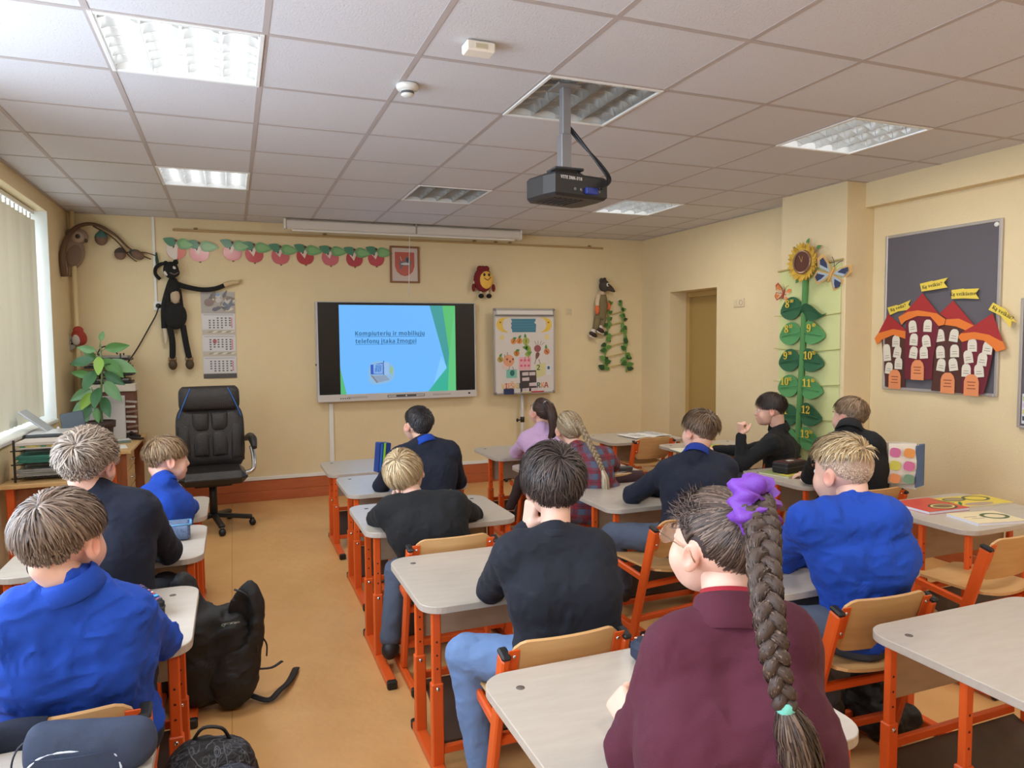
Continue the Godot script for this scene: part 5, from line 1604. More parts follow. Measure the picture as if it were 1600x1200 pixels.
# ---------------------------------------------------------------- the door wall, the pillar and the notice board
func build_door_wall() -> void:
	var B := Basis(Vector3(0, 0, 1), Vector3.UP, Vector3(-1, 0, 0))     # x along the wall towards the viewer, z into the room
	# double socket
	var t := thing("power_socket", "beige double socket and switch plate beside the door niche", "socket", Vector3(XR, 1.938, -5.71))
	t.basis = B
	boxm("plate", Vector3(0, 0, 0.006), Vector3(0.155, 0.085, 0.012), mat(rgb(222, 204, 168), 0.45), t, 0.003)
	boxm("rocker", Vector3(-0.04, 0, 0.013), Vector3(0.05, 0.055, 0.006), mat(rgb(214, 196, 160), 0.45), t)
	var st := fresh()
	lathe(st, [Vector2(0.026, 0), Vector2(0.026, 0.004), Vector2(0.021, 0.004), Vector2(0.020, -0.001), Vector2(0, -0.001)], 16, Transform3D(Basis(Vector3.RIGHT, PI / 2), Vector3(0.04, 0, 0.012)))
	obj("outlet", st, mat(rgb(186, 168, 136), 0.5), t)
	# --- sunflower hanging
	t = thing("net_hanging", "pale green gauze hanging with cords, behind the sunflower on the pillar", "wall hanging", Vector3(4.40, 0, -4.56))
	t.basis = B
	var gauze := cloth("gauze", rgb(208, 212, 150), 0.95, 0.2)
	st = fresh()
	sheet(st, func(u, v): return Vector3(-0.31 + 0.66 * u, 0.35 + 1.82 * v, 0.008 + 0.003 * sin(u * 17.0) + 0.002 * sin(v * 11.0)), 24, 20, 0.003, Vector3.BACK)
	obj("gauze", st, gauze, t)
	boxm("top_rod", Vector3(0.02, 2.175, 0.012), Vector3(0.70, 0.014, 0.014), mat(rgb(178, 160, 98), 0.6), t, 0.003, Basis(Vector3.BACK, 0.05))
	for y in [1.77, 1.49, 1.21, 0.93]:
		tubem("cord", [Vector3(-0.36, y + 0.01, 0.016), Vector3(-0.15, y, 0.018), Vector3(0.15, y - 0.004, 0.018), Vector3(0.36, y + 0.012, 0.014)], 0.004, mat(rgb(188, 184, 116), 0.8), t, 6, 4)
	t = thing("sunflower", "tall cloth sunflower with twelve numbered leaves and a brown clock in its head", "wall decoration", Vector3(4.40, 0, -4.56))
	t.basis = B
	var stem := cloth("stem", rgb(88, 142, 82), 0.9, 0.3)
	tubem("stem", [Vector3(-0.05, 0.30, 0.035), Vector3(-0.045, 0.75, 0.035), Vector3(-0.01, 1.4, 0.035), Vector3(0.012, 2.06, 0.035)], 0.024, stem, t, 10)
	var fl := Vector3(0.0, 2.205, 0.04)
	var petal_m := cloth("petal", rgb(216, 176, 66), 0.85, 0.3)
	var petal_d := cloth("petal2", rgb(196, 152, 50), 0.85, 0.3)
	for r in 2:
		for k in 26:
			var a := TAU * (k + 0.5 * r) / 26
			var pb := Basis(Vector3.BACK, a) * Basis(Vector3.UP, -0.35 + 0.35 * r + 0.1 * sin(k * 2.7))
			flat("petal", leaf_poly(0.09 - 0.012 * r, 0.021, 5), petal_m if (k + r) % 3 else petal_d, t, fl + Basis(Vector3.BACK, a) * Vector3(0.078, 0, 0.012 * r), pb, 0.004)
	st = fresh()
	lathe(st, [Vector2(0.098, -0.03), Vector2(0.098, 0.028), Vector2(0.090, 0.036), Vector2(0.080, 0.030)], 32, Transform3D(Basis(Vector3.RIGHT, PI / 2), fl))
	var ck := obj("clock_rim", st, mat(rgb(150, 118, 92), 0.2, 0.4), t)
	st = fresh()
	lathe(st, [Vector2(0.084, 0.026), Vector2(0, 0.027)], 32, Transform3D(Basis(Vector3.RIGHT, PI / 2), fl))
	obj("clock_face", st, mat(rgb(98, 60, 50), 0.2), ck)
	for h in [[0.045, 0.2], [0.062, -0.5]]:
		boxm("clock_hand", fl + Vector3(sin(h[1]) * h[0] / 2, cos(h[1]) * h[0] / 2, 0.029), Vector3(0.004, h[0], 0.0015), mat(rgb(190, 150, 90), 0.4), ck, 0, Basis(Vector3.BACK, -h[1]))
	for p in [[0.02, 0.145], [0.125, 0.10], [-0.10, 0.095], [-0.06, -0.13]]:
		flat("sepal", leaf_poly(0.05, 0.016, 4), stem, t, fl + Vector3(p[0], p[1], -0.005), Basis(Vector3.BACK, atan2(p[1], p[0]) - 0.4), 0.003)
	# leaves: x of the middle, y, dark or light, number, small digits
	var lv := [[-0.135, 1.85, 0, "8", "00"], [0.15, 1.81, 0, "", ""], [-0.13, 1.64, 1, "8", "55"], [0.12, 1.645, 1, "9", "40"], [-0.14, 1.417, 0, "9", "50"], [0.12, 1.423, 0, "10", "35"], [-0.14, 1.20, 1, "10", "55"], [0.11, 1.20, 1, "11", "40"], [-0.15, 0.955, 0, "11", ""], [0.10, 0.98, 0, "12", ""], [-0.16, 0.755, 1, "12", ""], [0.09, 0.78, 1, "13", "30"]]
	var num := mat(rgb(224, 190, 60), 0.6)
	for i in lv.size():
		var l: Array = lv[i]
		var s: float = sign(l[0])
		var m := cloth("leaf_d", rgb(48, 100, 66), 0.85, 0.35) if l[2] == 0 else cloth("leaf_l", rgb(86, 150, 90), 0.85, 0.35)
		st = fresh()
		var sx: float = -0.012 - 0.045 * (1.0 - (l[1] - 0.5) / 1.6)
		sheet(st, func(u, v):
			var w: float = 0.095 * pow(sin(PI * pow(u * 0.94 + 0.03, 0.75)), 0.75)
			return Vector3(sx + s * (0.015 + 0.235 * u), l[1] - 0.01 + (v - 0.5) * 2 * w - 0.03 * u * u + (-0.05 * (v - 0.5) if i == 1 else 0.0), 0.03 + 0.022 * sin(PI * u) * (0.4 + 0.6 * absf(2 * v - 1)) + (0.05 * v if i == 1 else 0.0)), 10, 8, 0.006, Vector3.BACK)
		var lf := obj("leaf", st, m, t)
		tubem("leaf_vein", [Vector3(sx + s * 0.02, l[1] - 0.01, 0.045), Vector3(sx + s * 0.12, l[1] - 0.02, 0.056), Vector3(sx + s * 0.22, l[1] - 0.038, 0.045)], 0.0035, m, lf, 6, 3)
		if l[3]:
			words(l[3], 0.085, num, lf, Vector3(sx + s * 0.125 - 0.02, l[1] + 0.022, 0.060), Basis(), true, HORIZONTAL_ALIGNMENT_CENTER, "number", true)
			if l[4]:
				words(l[4], 0.036, num, lf, Vector3(sx + s * 0.125 + 0.032 + 0.012 * (l[3].length() - 1), l[1] + 0.045, 0.060), Basis(), true, HORIZONTAL_ALIGNMENT_CENTER, "number", true)
	butterfly("orange-lined paper butterfly on the gauze beside the sunflower", Vector3(4.385, 1.965, -4.815), B * Basis(Vector3.BACK, -0.35) * Basis(Vector3.UP, 0.3), 0.85, rgb(226, 196, 158), rgb(176, 74, 54), rgb(222, 132, 62))
	butterfly("large cream and blue paper butterfly on the pillar edge beside the sunflower", Vector3(4.36, 2.085, -4.275), B * Basis(Vector3.BACK, -0.5) * Basis(Vector3.UP, 0.5), 1.35, rgb(214, 170, 104), rgb(54, 62, 92), rgb(168, 186, 200))
	# --- notice board with the paper castle
	var at := Vector3(4.68, 1.774, -3.605)
	t = thing("notice_board", "dark grey felt notice board in an aluminium frame behind the paper castle", "notice board", at)
	t.basis = B
	boxm("felt", Vector3(0, 0, 0.008), Vector3(0.86, 1.14, 0.014), grained("felt", rgb(92, 88, 94), rgb(104, 100, 106), 0.4, Vector3.ONE * 4.0, 0.95), t, 0.001)
	var al := mat(rgb(196, 192, 190), 0.35, 0.6)
	for s in [-1, 1]:
		boxm("frame_side", Vector3(s * 0.432, 0, 0.012), Vector3(0.022, 1.165, 0.024), al, t, 0.004)
		boxm("frame_side", Vector3(0, s * 0.572, 0.012), Vector3(0.842, 0.022, 0.024), al, t, 0.004)
	st = fresh()
	lathe(st, [Vector2(0, 0.006), Vector2(0.014, 0.005), Vector2(0.016, 0)], 14, Transform3D(Basis(Vector3.RIGHT, PI / 2), Vector3(0.405, 0.545, 0.02)))
	obj("corner_screw", st, M["white_plastic"], t)
	var red := mat(rgb(166, 44, 44), 0.75)
	var org := mat(rgb(226, 122, 48), 0.75)
	var mar := mat(rgb(110, 30, 44), 0.75)
	var brn := mat(rgb(82, 44, 36), 0.75)
	var win := mat(rgb(222, 214, 196), 0.7)
	var dor := mat(rgb(226, 142, 92), 0.7)
	var ink := mat(rgb(120, 100, 90), 0.7)
	var tw := [
		{"l": "leftmost paper castle tower, brown with a low red roof", "n": "Ką veda?", "body": [-0.453, -0.202, -0.347, -0.17, -0.24, -0.194, -0.239, -0.349, -0.238, -0.558, -0.405, -0.568, -0.433, -0.393], "roof": [-0.398, -0.008, -0.483, -0.153, -0.349, -0.125, -0.224, -0.145], "brim": [-0.515, -0.193, -0.483, -0.153, -0.349, -0.123, -0.198, -0.149, -0.197, -0.172, -0.24, -0.198, -0.347, -0.167, -0.453, -0.206, -0.49, -0.242], "w": [-0.324, -0.214, -0.404, -0.281, -0.308, -0.296, -0.398, -0.321, -0.296, -0.381, -0.377, -0.419], "d": [-0.324, -0.5], "m": brn, "z": 0.022, "flag": [-0.404, 0.04, -0.318, 0.057, -0.313, 0.051, -0.205, 0.088, -0.225, 0.055, -0.19, 0.019, -0.308, 0.008, -0.379, -0.017], "fa": 0.25},
		{"l": "tallest paper castle tower, maroon, second from the pillar", "n": "Ką veikia?", "body": [-0.235, -0.056, -0.141, -0.032, -0.034, -0.04, 0.032, -0.104, -0.008, -0.344, -0.012, -0.489, -0.231, -0.496, -0.237, -0.272], "roof": [-0.105, 0.131, -0.203, 0.034, -0.288, -0.035, -0.134, 0.001, 0.03, -0.027], "brim": [-0.297, -0.035, -0.219, 0.001, -0.134, 0.009, 0.014, -0.019, 0.082, -0.062, 0.072, -0.101, 0.032, -0.108, -0.034, -0.04, -0.141, -0.032, -0.235, -0.064, -0.269, -0.094], "w": [-0.177, -0.107, -0.055, -0.104, -0.163, -0.202, -0.063, -0.214, -0.161, -0.297, -0.079, -0.296], "d": [-0.125, -0.422], "m": mar, "z": 0.034, "flag": [-0.123, 0.199, -0.025, 0.214, -0.021, 0.21, 0.092, 0.226, 0.062, 0.193, 0.091, 0.158, -0.023, 0.148, -0.109, 0.142], "fa": 0.12},
		{"l": "brown paper castle tower between the two maroon ones", "n": "Ką veikiame?", "body": [0.025, -0.115, 0.095, -0.102, 0.187, -0.118, 0.232, -0.147, 0.219, -0.41, 0.224, -0.573, -0.021, -0.568, 0.003, -0.195], "roof": [0.128, 0.066, 0.03, -0.02, 0.082, -0.058, 0.17, -0.064, 0.289, -0.113], "brim": [0.082, -0.062, 0.177, -0.061, 0.289, -0.113, 0.232, -0.144, 0.157, -0.114, 0.072, -0.101], "w": [0.037, -0.174, 0.143, -0.175, 0.045, -0.291, 0.151, -0.282, 0.055, -0.382, 0.144, -0.376], "d": [0.108, -0.505], "m": brn, "z": 0.028, "flag": [0.117, 0.138, 0.204, 0.143, 0.208, 0.139, 0.313, 0.136, 0.289, 0.103, 0.315, 0.066, 0.203, 0.076, 0.118, 0.077], "fa": -0.02},
		{"l": "maroon paper castle tower overlapping the frame of the notice board", "n": "Ką veikiu?", "body": [0.205, -0.225, 0.278, -0.2, 0.363, -0.204, 0.427, -0.265, 0.393, -0.472, 0.368, -0.567, 0.216, -0.574, 0.22, -0.338], "roof": [0.413, -0.034, 0.303, -0.103, 0.203, -0.157, 0.298, -0.155, 0.397, -0.173, 0.486, -0.218], "brim": [0.181, -0.186, 0.203, -0.161, 0.298, -0.154, 0.397, -0.173, 0.493, -0.224, 0.508, -0.265, 0.448, -0.286, 0.427, -0.259, 0.363, -0.211, 0.285, -0.2, 0.212, -0.221], "w": [0.283, -0.242, 0.389, -0.258, 0.258, -0.32, 0.357, -0.335, 0.248, -0.412, 0.337, -0.412], "d": [0.288, -0.509], "m": mar, "z": 0.040, "flag": [0.417, 0.037, 0.499, -0.01, 0.513, -0.031, 0.574, -0.099, 0.541, -0.085, 0.536, -0.131, 0.467, -0.049, 0.388, -0.009], "fa": -0.55}]
	for k in 4:
		var w: Dictionary = tw[k]
		var o := thing("paper_tower", w.l, "cut-out", at)
		o.basis = B
		var z: float = w.z
		flat("tower_wall", pv(w.body), w.m, o, Vector3(0, 0, z), Basis(), 0.002)
		flat("roof", pv(w.roof), red, o, Vector3(0, 0, z + 0.0022), Basis(), 0.002)
		flat("eaves", pv(w.brim), org, o, Vector3(0, 0, z + 0.0045), Basis(), 0.002)
		for i in 6:
			var c := Vector3(w.w[i * 2], w.w[i * 2 + 1], z + 0.0024 + 0.0006 * i)
			var arch := pv([-0.032, -0.044, 0.032, -0.044, 0.032, 0.012, 0.026, 0.032, 0.012, 0.043, -0.012, 0.043, -0.026, 0.032, -0.032, 0.012])
			var wi := flat("paper_window", arch, win, o, c, Basis(Vector3.BACK, 0.16 * sin(i * 2.4 + k)), 0.002)
			var ps := fresh()
			for q in 2:
				box(ps, Vector3(0, -0.005 - 0.016 * q, 0.0024), Vector3(0.034 + 0.008 * q, 0.003, 0.0008))
			obj("print", ps, ink, wi)
		var dc := Vector3(w.d[0], w.d[1], z + 0.0068)
		var di := flat("paper_door", pv([-0.052, -0.075, 0.052, -0.075, 0.052, 0.02, 0.042, 0.05, 0.02, 0.07, -0.02, 0.07, -0.042, 0.05, -0.052, 0.02]), dor, o, dc, Basis(), 0.002)
		var ds := fresh()
		for q in 3:
			box(ds, Vector3(0, 0.018 - 0.022 * q, 0.0024), Vector3(0.06 - 0.012 * (q % 2), 0.006, 0.0008))
		obj("print", ds, mat(rgb(150, 78, 50), 0.7), di)
		var f := thing("paper_flag", "yellow paper flag flying from the %s paper tower" % ["leftmost", "tallest", "middle brown", "outermost maroon"][k], "cut-out", at, 0.0, "flags on the paper castle")
		f.basis = B
		flat("flag", pv(w.flag), mat(rgb(228, 202, 78), 0.7), f, Vector3(0, 0, z + 0.006), Basis(), 0.002)
		var mid := Vector3((w.flag[0] + w.flag[8]) * 0.5 + 0.004, (w.flag[1] + w.flag[9] + w.flag[13]) / 3.0, z + 0.0082)
		words(w.n, 0.03, mat(rgb(70, 62, 40), 0.7), f, mid, Basis(Vector3.BACK, w.fa), true, HORIZONTAL_ALIGNMENT_CENTER, "lettering", true)
	# second board cut by the picture edge
	t = thing("poster_board", "second grey board with a colourful poster at the picture's edge", "notice board", Vector3(4.68, 1.42, -2.60))
	t.basis = B
	boxm("felt", Vector3(0, 0, 0.008), Vector3(0.84, 0.80, 0.014), M["felt"], t, 0.001)
	for s in [-1, 1]:
		boxm("frame_side", Vector3(s * 0.42, 0, 0.012), Vector3(0.02, 0.82, 0.024), al, t, 0.004)
		boxm("frame_side", Vector3(0, s * 0.41, 0.012), Vector3(0.82, 0.02, 0.024), al, t, 0.004)
	var po := boxm("poster", Vector3(-0.30, -0.29, 0.018), Vector3(0.20, 0.19, 0.003), mat(rgb(214, 214, 220), 0.4), t, 0)
	for q in 4:
		boxm("print", Vector3(-0.30, -0.225 - 0.042 * q, 0.0202), Vector3(0.19, 0.028, 0.001), mat([rgb(180, 190, 120), rgb(206, 180, 206), rgb(212, 206, 130), rgb(70, 80, 84)][q], 0.4), po, 0)

func butterfly(label: String, at: Vector3, b: Basis, s: float, c: Color, edge: Color, fill: Color) -> void:
	var t := thing("paper_butterfly", label, "cut-out", at)
	t.basis = b
	var wings := [pv([0.0, 0.0, 0.03, 0.05, 0.085, 0.095, 0.105, 0.06, 0.085, 0.015]), pv([0.0, 0.0, 0.08, -0.005, 0.085, -0.05, 0.05, -0.085, 0.02, -0.05])]
	for q in [-1.0, 1.0]:
		for i in 2:
			var w: PackedVector2Array = wings[i]
			var o := PackedVector2Array()
			var inner := PackedVector2Array()
			var vein := PackedVector2Array()
			for p in w:
				o.append(Vector2(p.x * q, p.y) * s)
				inner.append((Vector2(p.x * q, p.y) * 0.72 + Vector2(q * 0.012, 0.006 if i == 0 else -0.006)) * s)
				vein.append((Vector2(p.x * q, p.y) * Vector2(0.55, 0.55) + Vector2(q * 0.030, 0.024 if i == 0 else -0.018)) * s)
			var wb := Basis(Vector3.UP, -q * 0.12)
			var wg := flat("wing", o, mat(edge if s < 1.0 else c, 0.7), t, Vector3.ZERO, wb, 0.002)
			flat("wing_field", inner, mat(c if s < 1.0 else fill, 0.7), wg, wb * Vector3(0, 0, 0.0022), wb, 0.001)
			flat("wing_mark", vein, mat(fill if s < 1.0 else edge, 0.7), wg, wb * Vector3(0, 0, 0.0034), wb, 0.001)
	tubem("body", [Vector3(0, -0.05, 0.004) * s, Vector3(0, 0.0, 0.006) * s, Vector3(0, 0.045, 0.004) * s], 0.007 * s, mat(edge if s < 1.0 else c, 0.7), t, 8, 3)
	for q in [-1.0, 1.0]:
		tubem("antenna", [Vector3(0, 0.045, 0.004) * s, Vector3(q * 0.012, 0.075, 0.008) * s, Vector3(q * 0.032, 0.095, 0.008) * s], 0.0018 * s, mat(edge, 0.7), t, 5, 3)

# ---------------------------------------------------------------- the teacher's corner
func build_teacher_corner() -> void:
	var W: Material = M["teacher_wood"]
	var R: Material = M["teacher_red"]
	# desk along the window wall, drawers on the aisle side
	var t := thing("teacher_desk", "wooden teacher's desk with drawers below the plant", "desk", Vector3(-1.03, 0, -6.86))
	boxm("desktop", Vector3(0, 0.737, 0), Vector3(0.52, 0.026, 1.18), W, t, 0.003)
	boxm("end_panel", Vector3(-0.01, 0.36, 0.56), Vector3(0.47, 0.725, 0.02), R, t, 0.002)
	boxm("end_panel", Vector3(-0.01, 0.36, -0.56), Vector3(0.47, 0.725, 0.02), R, t, 0.002)
	boxm("carcass", Vector3(-0.02, 0.42, 0.30), Vector3(0.45, 0.60, 0.48), R, t, 0.002)
	for k in 4:
		var d := boxm("drawer", Vector3(0.213, 0.645 - 0.148 * k, 0.30), Vector3(0.018, 0.14, 0.46), W, t, 0.002)
		tubem("handle", [Vector3(0.222, 0.652 - 0.148 * k, 0.25), Vector3(0.243, 0.646 - 0.148 * k, 0.26), Vector3(0.243, 0.646 - 0.148 * k, 0.34), Vector3(0.222, 0.652 - 0.148 * k, 0.35)], 0.005, M["chrome"], d, 6, 3)
	boxm("back_panel", Vector3(-0.22, 0.42, -0.12), Vector3(0.015, 0.5, 0.86), R, t, 0.002)
	# work table with orange legs
	t = thing("work_table", "wooden work table on orange legs carrying the printer and paper trays", "table", Vector3(-1.08, 0, -5.61))
	boxm("desktop", Vector3(0, 0.737, 0), Vector3(0.50, 0.026, 1.16), W, t, 0.003)
	for x in [-0.2, 0.2]:
		for z in [-0.52, 0.53]:
			boxm("leg", Vector3(x, 0.362, z), Vector3(0.042, 0.724, 0.03), M["orange"], t, 0.004)
	boxm("apron", Vector3(0.2, 0.67, 0.0), Vector3(0.02, 0.09, 1.0), R, t, 0.002)
	boxm("apron", Vector3(0.0, 0.60, 0.5), Vector3(0.36, 0.22, 0.018), R, t, 0.002)
	var D := 0.7505
	# printer
	t = thing("printer", "black multifunction printer with a pale lid and raised paper tray", "printer", Vector3(-1.13, D, -5.80))
	boxm("case", Vector3(0, 0.10, 0), Vector3(0.38, 0.20, 0.36), mat(rgb(48, 52, 58), 0.4), t, 0.02)
	boxm("scanner_lid", Vector3(-0.01, 0.215, 0), Vector3(0.40, 0.035, 0.35), mat(rgb(70, 74, 80), 0.3), t, 0.012)
	boxm("lid_top", Vector3(-0.01, 0.234, 0.02), Vector3(0.34, 0.006, 0.28), mat(rgb(206, 208, 212), 0.25), t, 0.002)
	boxm("paper_support", Vector3(-0.165, 0.30, -0.06), Vector3(0.012, 0.24, 0.2), mat(rgb(176, 180, 186), 0.35), t, 0.003, Basis(Vector3.BACK, 0.85))
	boxm("output_slot", Vector3(0.0, 0.09, 0.181), Vector3(0.28, 0.04, 0.006), mat(rgb(20, 20, 22), 0.4), t, 0.002)
	# rack of paper trays
	t = thing("letter_tray_rack", "black wire rack of three letter trays on the work table", "letter tray", Vector3(-1.10, D, -5.24))
	var bl := mat(rgb(30, 30, 32), 0.4)
	for k in 3:
		var y := 0.022 + 0.085 * k
		var st := fresh()
		for s in [-1, 1]:
			tube(st, PackedVector3Array([Vector3(-0.18, y, s * 0.12), Vector3(0.15, y, s * 0.12), Vector3(0.19, y + 0.03, s * 0.12)]), 0.004, 6)
		for i in 7:
			tube(st, PackedVector3Array([Vector3(-0.17 + 0.053 * i, y, -0.12), Vector3(-0.17 + 0.053 * i, y, 0.12)]), 0.003, 6)
		tube(st, PackedVector3Array([Vector3(0.19, y + 0.03, -0.12), Vector3(0.19, y + 0.03, 0.12)]), 0.004, 6)
		var tr := obj("tray", st, bl, t)
		tr.set_meta("kind", "stuff")
	for x in [-0.16, 0.165]:
		for z in [-0.125, 0.125]:
			boxm("post", Vector3(x, 0.13, z), Vector3(0.012, 0.26, 0.012), bl, t, 0.002)
	var piles := [["grey_paper", "stack of grey papers in the lowest letter tray", rgb(150, 148, 144), 0.0], ["green_folder", "green folder and papers in the middle letter tray", rgb(52, 120, 104), 0.085], ["paper_pile", "pile of papers with a green and yellow cover in the top letter tray", rgb(206, 196, 188), 0.17]]
	for k in 3:
		var p := thing(piles[k][0], piles[k][1], "paper", Vector3(-1.11, D + 0.027 + piles[k][3], -5.24))
		for q in 4:
			var c: Color = piles[k][2]
			if k == 2 and q == 1:
				c = rgb(196, 178, 84)
			boxm("sheet_bundle", Vector3(0.006 * sin(q * 2.0), 0.006 + 0.011 * q, 0.004 * cos(q * 3.0)), Vector3(0.29, 0.0106, 0.205), mat(c.lightened(0.08 * (q % 2)), 0.7), p, 0.002, Basis(Vector3.UP, 0.03 * sin(q * 1.7)))
		if k == 2:
			for q in 5:
				boxm("cover_print", Vector3(-0.11 + 0.055 * q, 0.017, 0.1042), Vector3(0.03, 0.009, 0.002), mat([rgb(70, 140, 110), rgb(214, 196, 90)][q % 2], 0.6), p, 0)
	# plant
	t = thing("potted_plant", "leafy green house plant in a dark brown pot on the teacher's desk", "plant", Vector3(-1.06, D, -6.86))
	var st := fresh()
	lathe(st, [Vector2(0, 0), Vector2(0.085, 0), Vector2(0.095, 0.13), Vector2(0.112, 0.135), Vector2(0.116, 0.19), Vector2(0.104, 0.19), Vector2(0.10, 0.15)], 28)
	obj("pot", st, mat(rgb(66, 48, 42), 0.5), t)
	st = fresh()
	lathe(st, [Vector2(0.103, 0.165), Vector2(0.05, 0.172), Vector2(0, 0.174)], 20)
	obj("soil", st, mat(rgb(54, 40, 32), 0.95), t)
	var gstem := mat(rgb(112, 132, 84), 0.7)
	tubem("stem", [Vector3(0.01, 0.16, 0), Vector3(0.012, 0.40, 0.005), Vector3(0.03, 0.62, 0.0), Vector3(0.025, 0.84, 0.0)], [0.011, 0.010, 0.008, 0.005], gstem, t, 8)
	tubem("stem", [Vector3(-0.03, 0.16, 0.02), Vector3(-0.035, 0.34, 0.02), Vector3(-0.05, 0.48, 0.03)], [0.006, 0.005, 0.003], gstem, t, 8)
	var lf := [[0.02, 0.84, 0.02, 1.35, 0.10, 0.5, 0], [0.03, 0.80, 0.02, 0.10, 0.19, -0.2, 1], [0.02, 0.78, 0.0, 2.95, 0.14, -0.1, 0], [0.02, 0.76, 0.06, -1.55, 0.17, -0.6, 2], [0.03, 0.74, 0.02, -0.85, 0.22, -0.2, 1], [0.04, 0.70, -0.02, -0.35, 0.25, -0.3, 0], [0.0, 0.72, 0.0, 3.35, 0.19, 0.1, 3], [0.0, 0.64, 0.08, -2.0, 0.21, -0.7, 3], [0.03, 0.62, 0.03, -0.65, 0.19, -0.3, 3], [0.02, 0.60, 0.0, 0.12, 0.16, 0.0, 3], [-0.02, 0.58, 0.0, 3.05, 0.16, 0.1, 1], [0.04, 0.55, 0.05, -0.95, 0.22, -0.4, 0], [0.02, 0.50, 0.09, -1.75, 0.20, -0.7, 3], [-0.03, 0.48, 0.03, 3.7, 0.18, -0.1, 0], [-0.03, 0.46, 0.05, -2.1, 0.17, -0.4, 2], [0.04, 0.42, 0.08, -1.3, 0.19, -0.6, 3], [-0.04, 0.40, 0.03, 3.9, 0.20, -0.2, 0], [-0.05, 0.36, 0.06, -1.9, 0.14, -0.5, 3], [-0.02, 0.33, 0.07, -1.4, 0.13, -0.5, 1], [-0.06, 0.30, 0.02, 4.1, 0.18, -0.2, 0], [0.03, 0.68, 0.05, -0.5, 0.18, 0.3, 3], [0.0, 0.70, -0.05, 2.4, 0.15, 0.1, 1]]
	for l in lf:
		var m := mat([rgb(108, 148, 96), rgb(88, 136, 70), rgb(136, 176, 70), rgb(62, 106, 66)][l[6]], 0.45)
		m.backlight = Color(0.10, 0.16, 0.05)
		st = fresh()
		var Lb := Basis(Vector3.BACK, l[3]) * Basis(Vector3.UP, l[5] * 0.9) * Basis(Vector3.RIGHT, 0.35 * sin(l[4] * 70.0))
		var ll: float = l[4]
		sheet(st, func(u, v):
			var w: float = ll * 0.23 * pow(sin(PI * pow(u * 0.97 + 0.015, 0.8)), 0.9)
			return Vector3(l[0], l[1], l[2]) + Lb * Vector3(0.03 + ll * u, (v - 0.5) * 2.0 * w, -0.10 * ll * u * u + 0.25 * w * absf(2 * v - 1)), 8, 4, 0.0015, Lb.z)
		obj("leaf", st, m, t)
		tubem("leaf_stalk", [Vector3(l[0] * 0.5 + 0.006, l[1] - 0.03, l[2] * 0.3), Vector3(l[0], l[1], l[2]) + Lb * Vector3(0.04, 0, 0)], 0.003, gstem, t, 5, 2)
	# boxes and trays behind the plant
	t = thing("document_rack", "four black document trays stacked on the white boxes behind the plant", "letter tray", Vector3(-1.03, 1.236, -7.28))
	for k in 4:
		boxm("tray", Vector3(0.01 * sin(k * 2.0), 0.012 + 0.068 * k, 0), Vector3(0.36, 0.02, 0.24), mat(rgb(40, 38, 38), 0.5), t, 0.006)
		boxm("paper_stack", Vector3(0.0, 0.034 + 0.068 * k, 0), Vector3(0.31, 0.02, 0.21), mat([rgb(120, 114, 108), rgb(176, 170, 166), rgb(96, 92, 90), rgb(150, 146, 140)][k], 0.7), t, 0.003)
	for s in [-1, 1]:
		for z in [-0.1, 0.1]:
			boxm("post", Vector3(s * 0.10, 0.135, z), Vector3(0.012, 0.27, 0.012), mat(rgb(36, 36, 36), 0.5), t)
	tubem("carry_handle", [Vector3(-0.09, 0.26, 0.05), Vector3(-0.05, 0.325, 0.05), Vector3(0.03, 0.325, 0.05), Vector3(0.07, 0.26, 0.05)], 0.006, mat(rgb(44, 40, 38), 0.5), t, 8)
	t = thing("flat_box", "flat white cardboard box carrying the black document trays", "box", Vector3(-1.02, 1.165, -7.28))
	boxm("carton", Vector3(0, 0.034, 0), Vector3(0.40, 0.068, 0.26), mat(rgb(222, 214, 198), 0.7), t, 0.003)
	t = thing("storage_box", "brown open box under the flat white carton, papers stuffed in its side", "box", Vector3(-1.02, D, -7.28))
	boxm("carton", Vector3(0, 0.207, 0), Vector3(0.37, 0.414, 0.22), mat(rgb(118, 76, 60), 0.7), t, 0.003)
	for k in 7:
		boxm("loose_paper", Vector3(0.155 + 0.01 * sin(k * 2.2), 0.05 + 0.045 * k, 0.112), Vector3(0.09, 0.02, 0.03), mat([rgb(186, 176, 166), rgb(150, 124, 108), rgb(206, 200, 194)][k % 3], 0.7), t, 0.004, Basis(Vector3.BACK, 0.12 * sin(k * 1.9)))
	t = thing("white_binder", "tall white archive box standing behind the plant pot", "box", Vector3(-1.0, D, -7.12))
	boxm("carton", Vector3(0.0, 0.19, 0), Vector3(0.19, 0.38, 0.05), mat(rgb(224, 222, 222), 0.6), t, 0.003)
	boxm("lid", Vector3(0, 0.345, 0.026), Vector3(0.185, 0.06, 0.004), mat(rgb(212, 210, 210), 0.6), t, 0)
	t = thing("white_binder", "lower white archive box half hidden by the plant pot, window side", "box", Vector3(-1.19, D, -7.10))
	boxm("carton", Vector3(0.0, 0.14, 0), Vector3(0.17, 0.28, 0.05), mat(rgb(226, 226, 226), 0.6), t, 0.003)
	t = thing("tablet", "dark tablet leaning behind the printer", "tablet", Vector3(-1.16, D, -6.36))
	boxm("case", Vector3(0, 0.16, 0), Vector3(0.16, 0.32, 0.012), mat(rgb(64, 74, 86), 0.35), t, 0.004, Basis(Vector3.RIGHT, -0.3) * Basis(Vector3.BACK, 0.18))
	boxm("support", Vector3(0, 0.07, -0.06), Vector3(0.09, 0.14, 0.01), mat(rgb(50, 56, 64), 0.5), t, 0.002, Basis(Vector3.RIGHT, 0.35))
	st = fresh()
	lathe(st, [Vector2(0.05, 0), Vector2(0.04, 0.06), Vector2(0.02, 0.14), Vector2(0.01, 0.2), Vector2(0, 0.21)], 12)
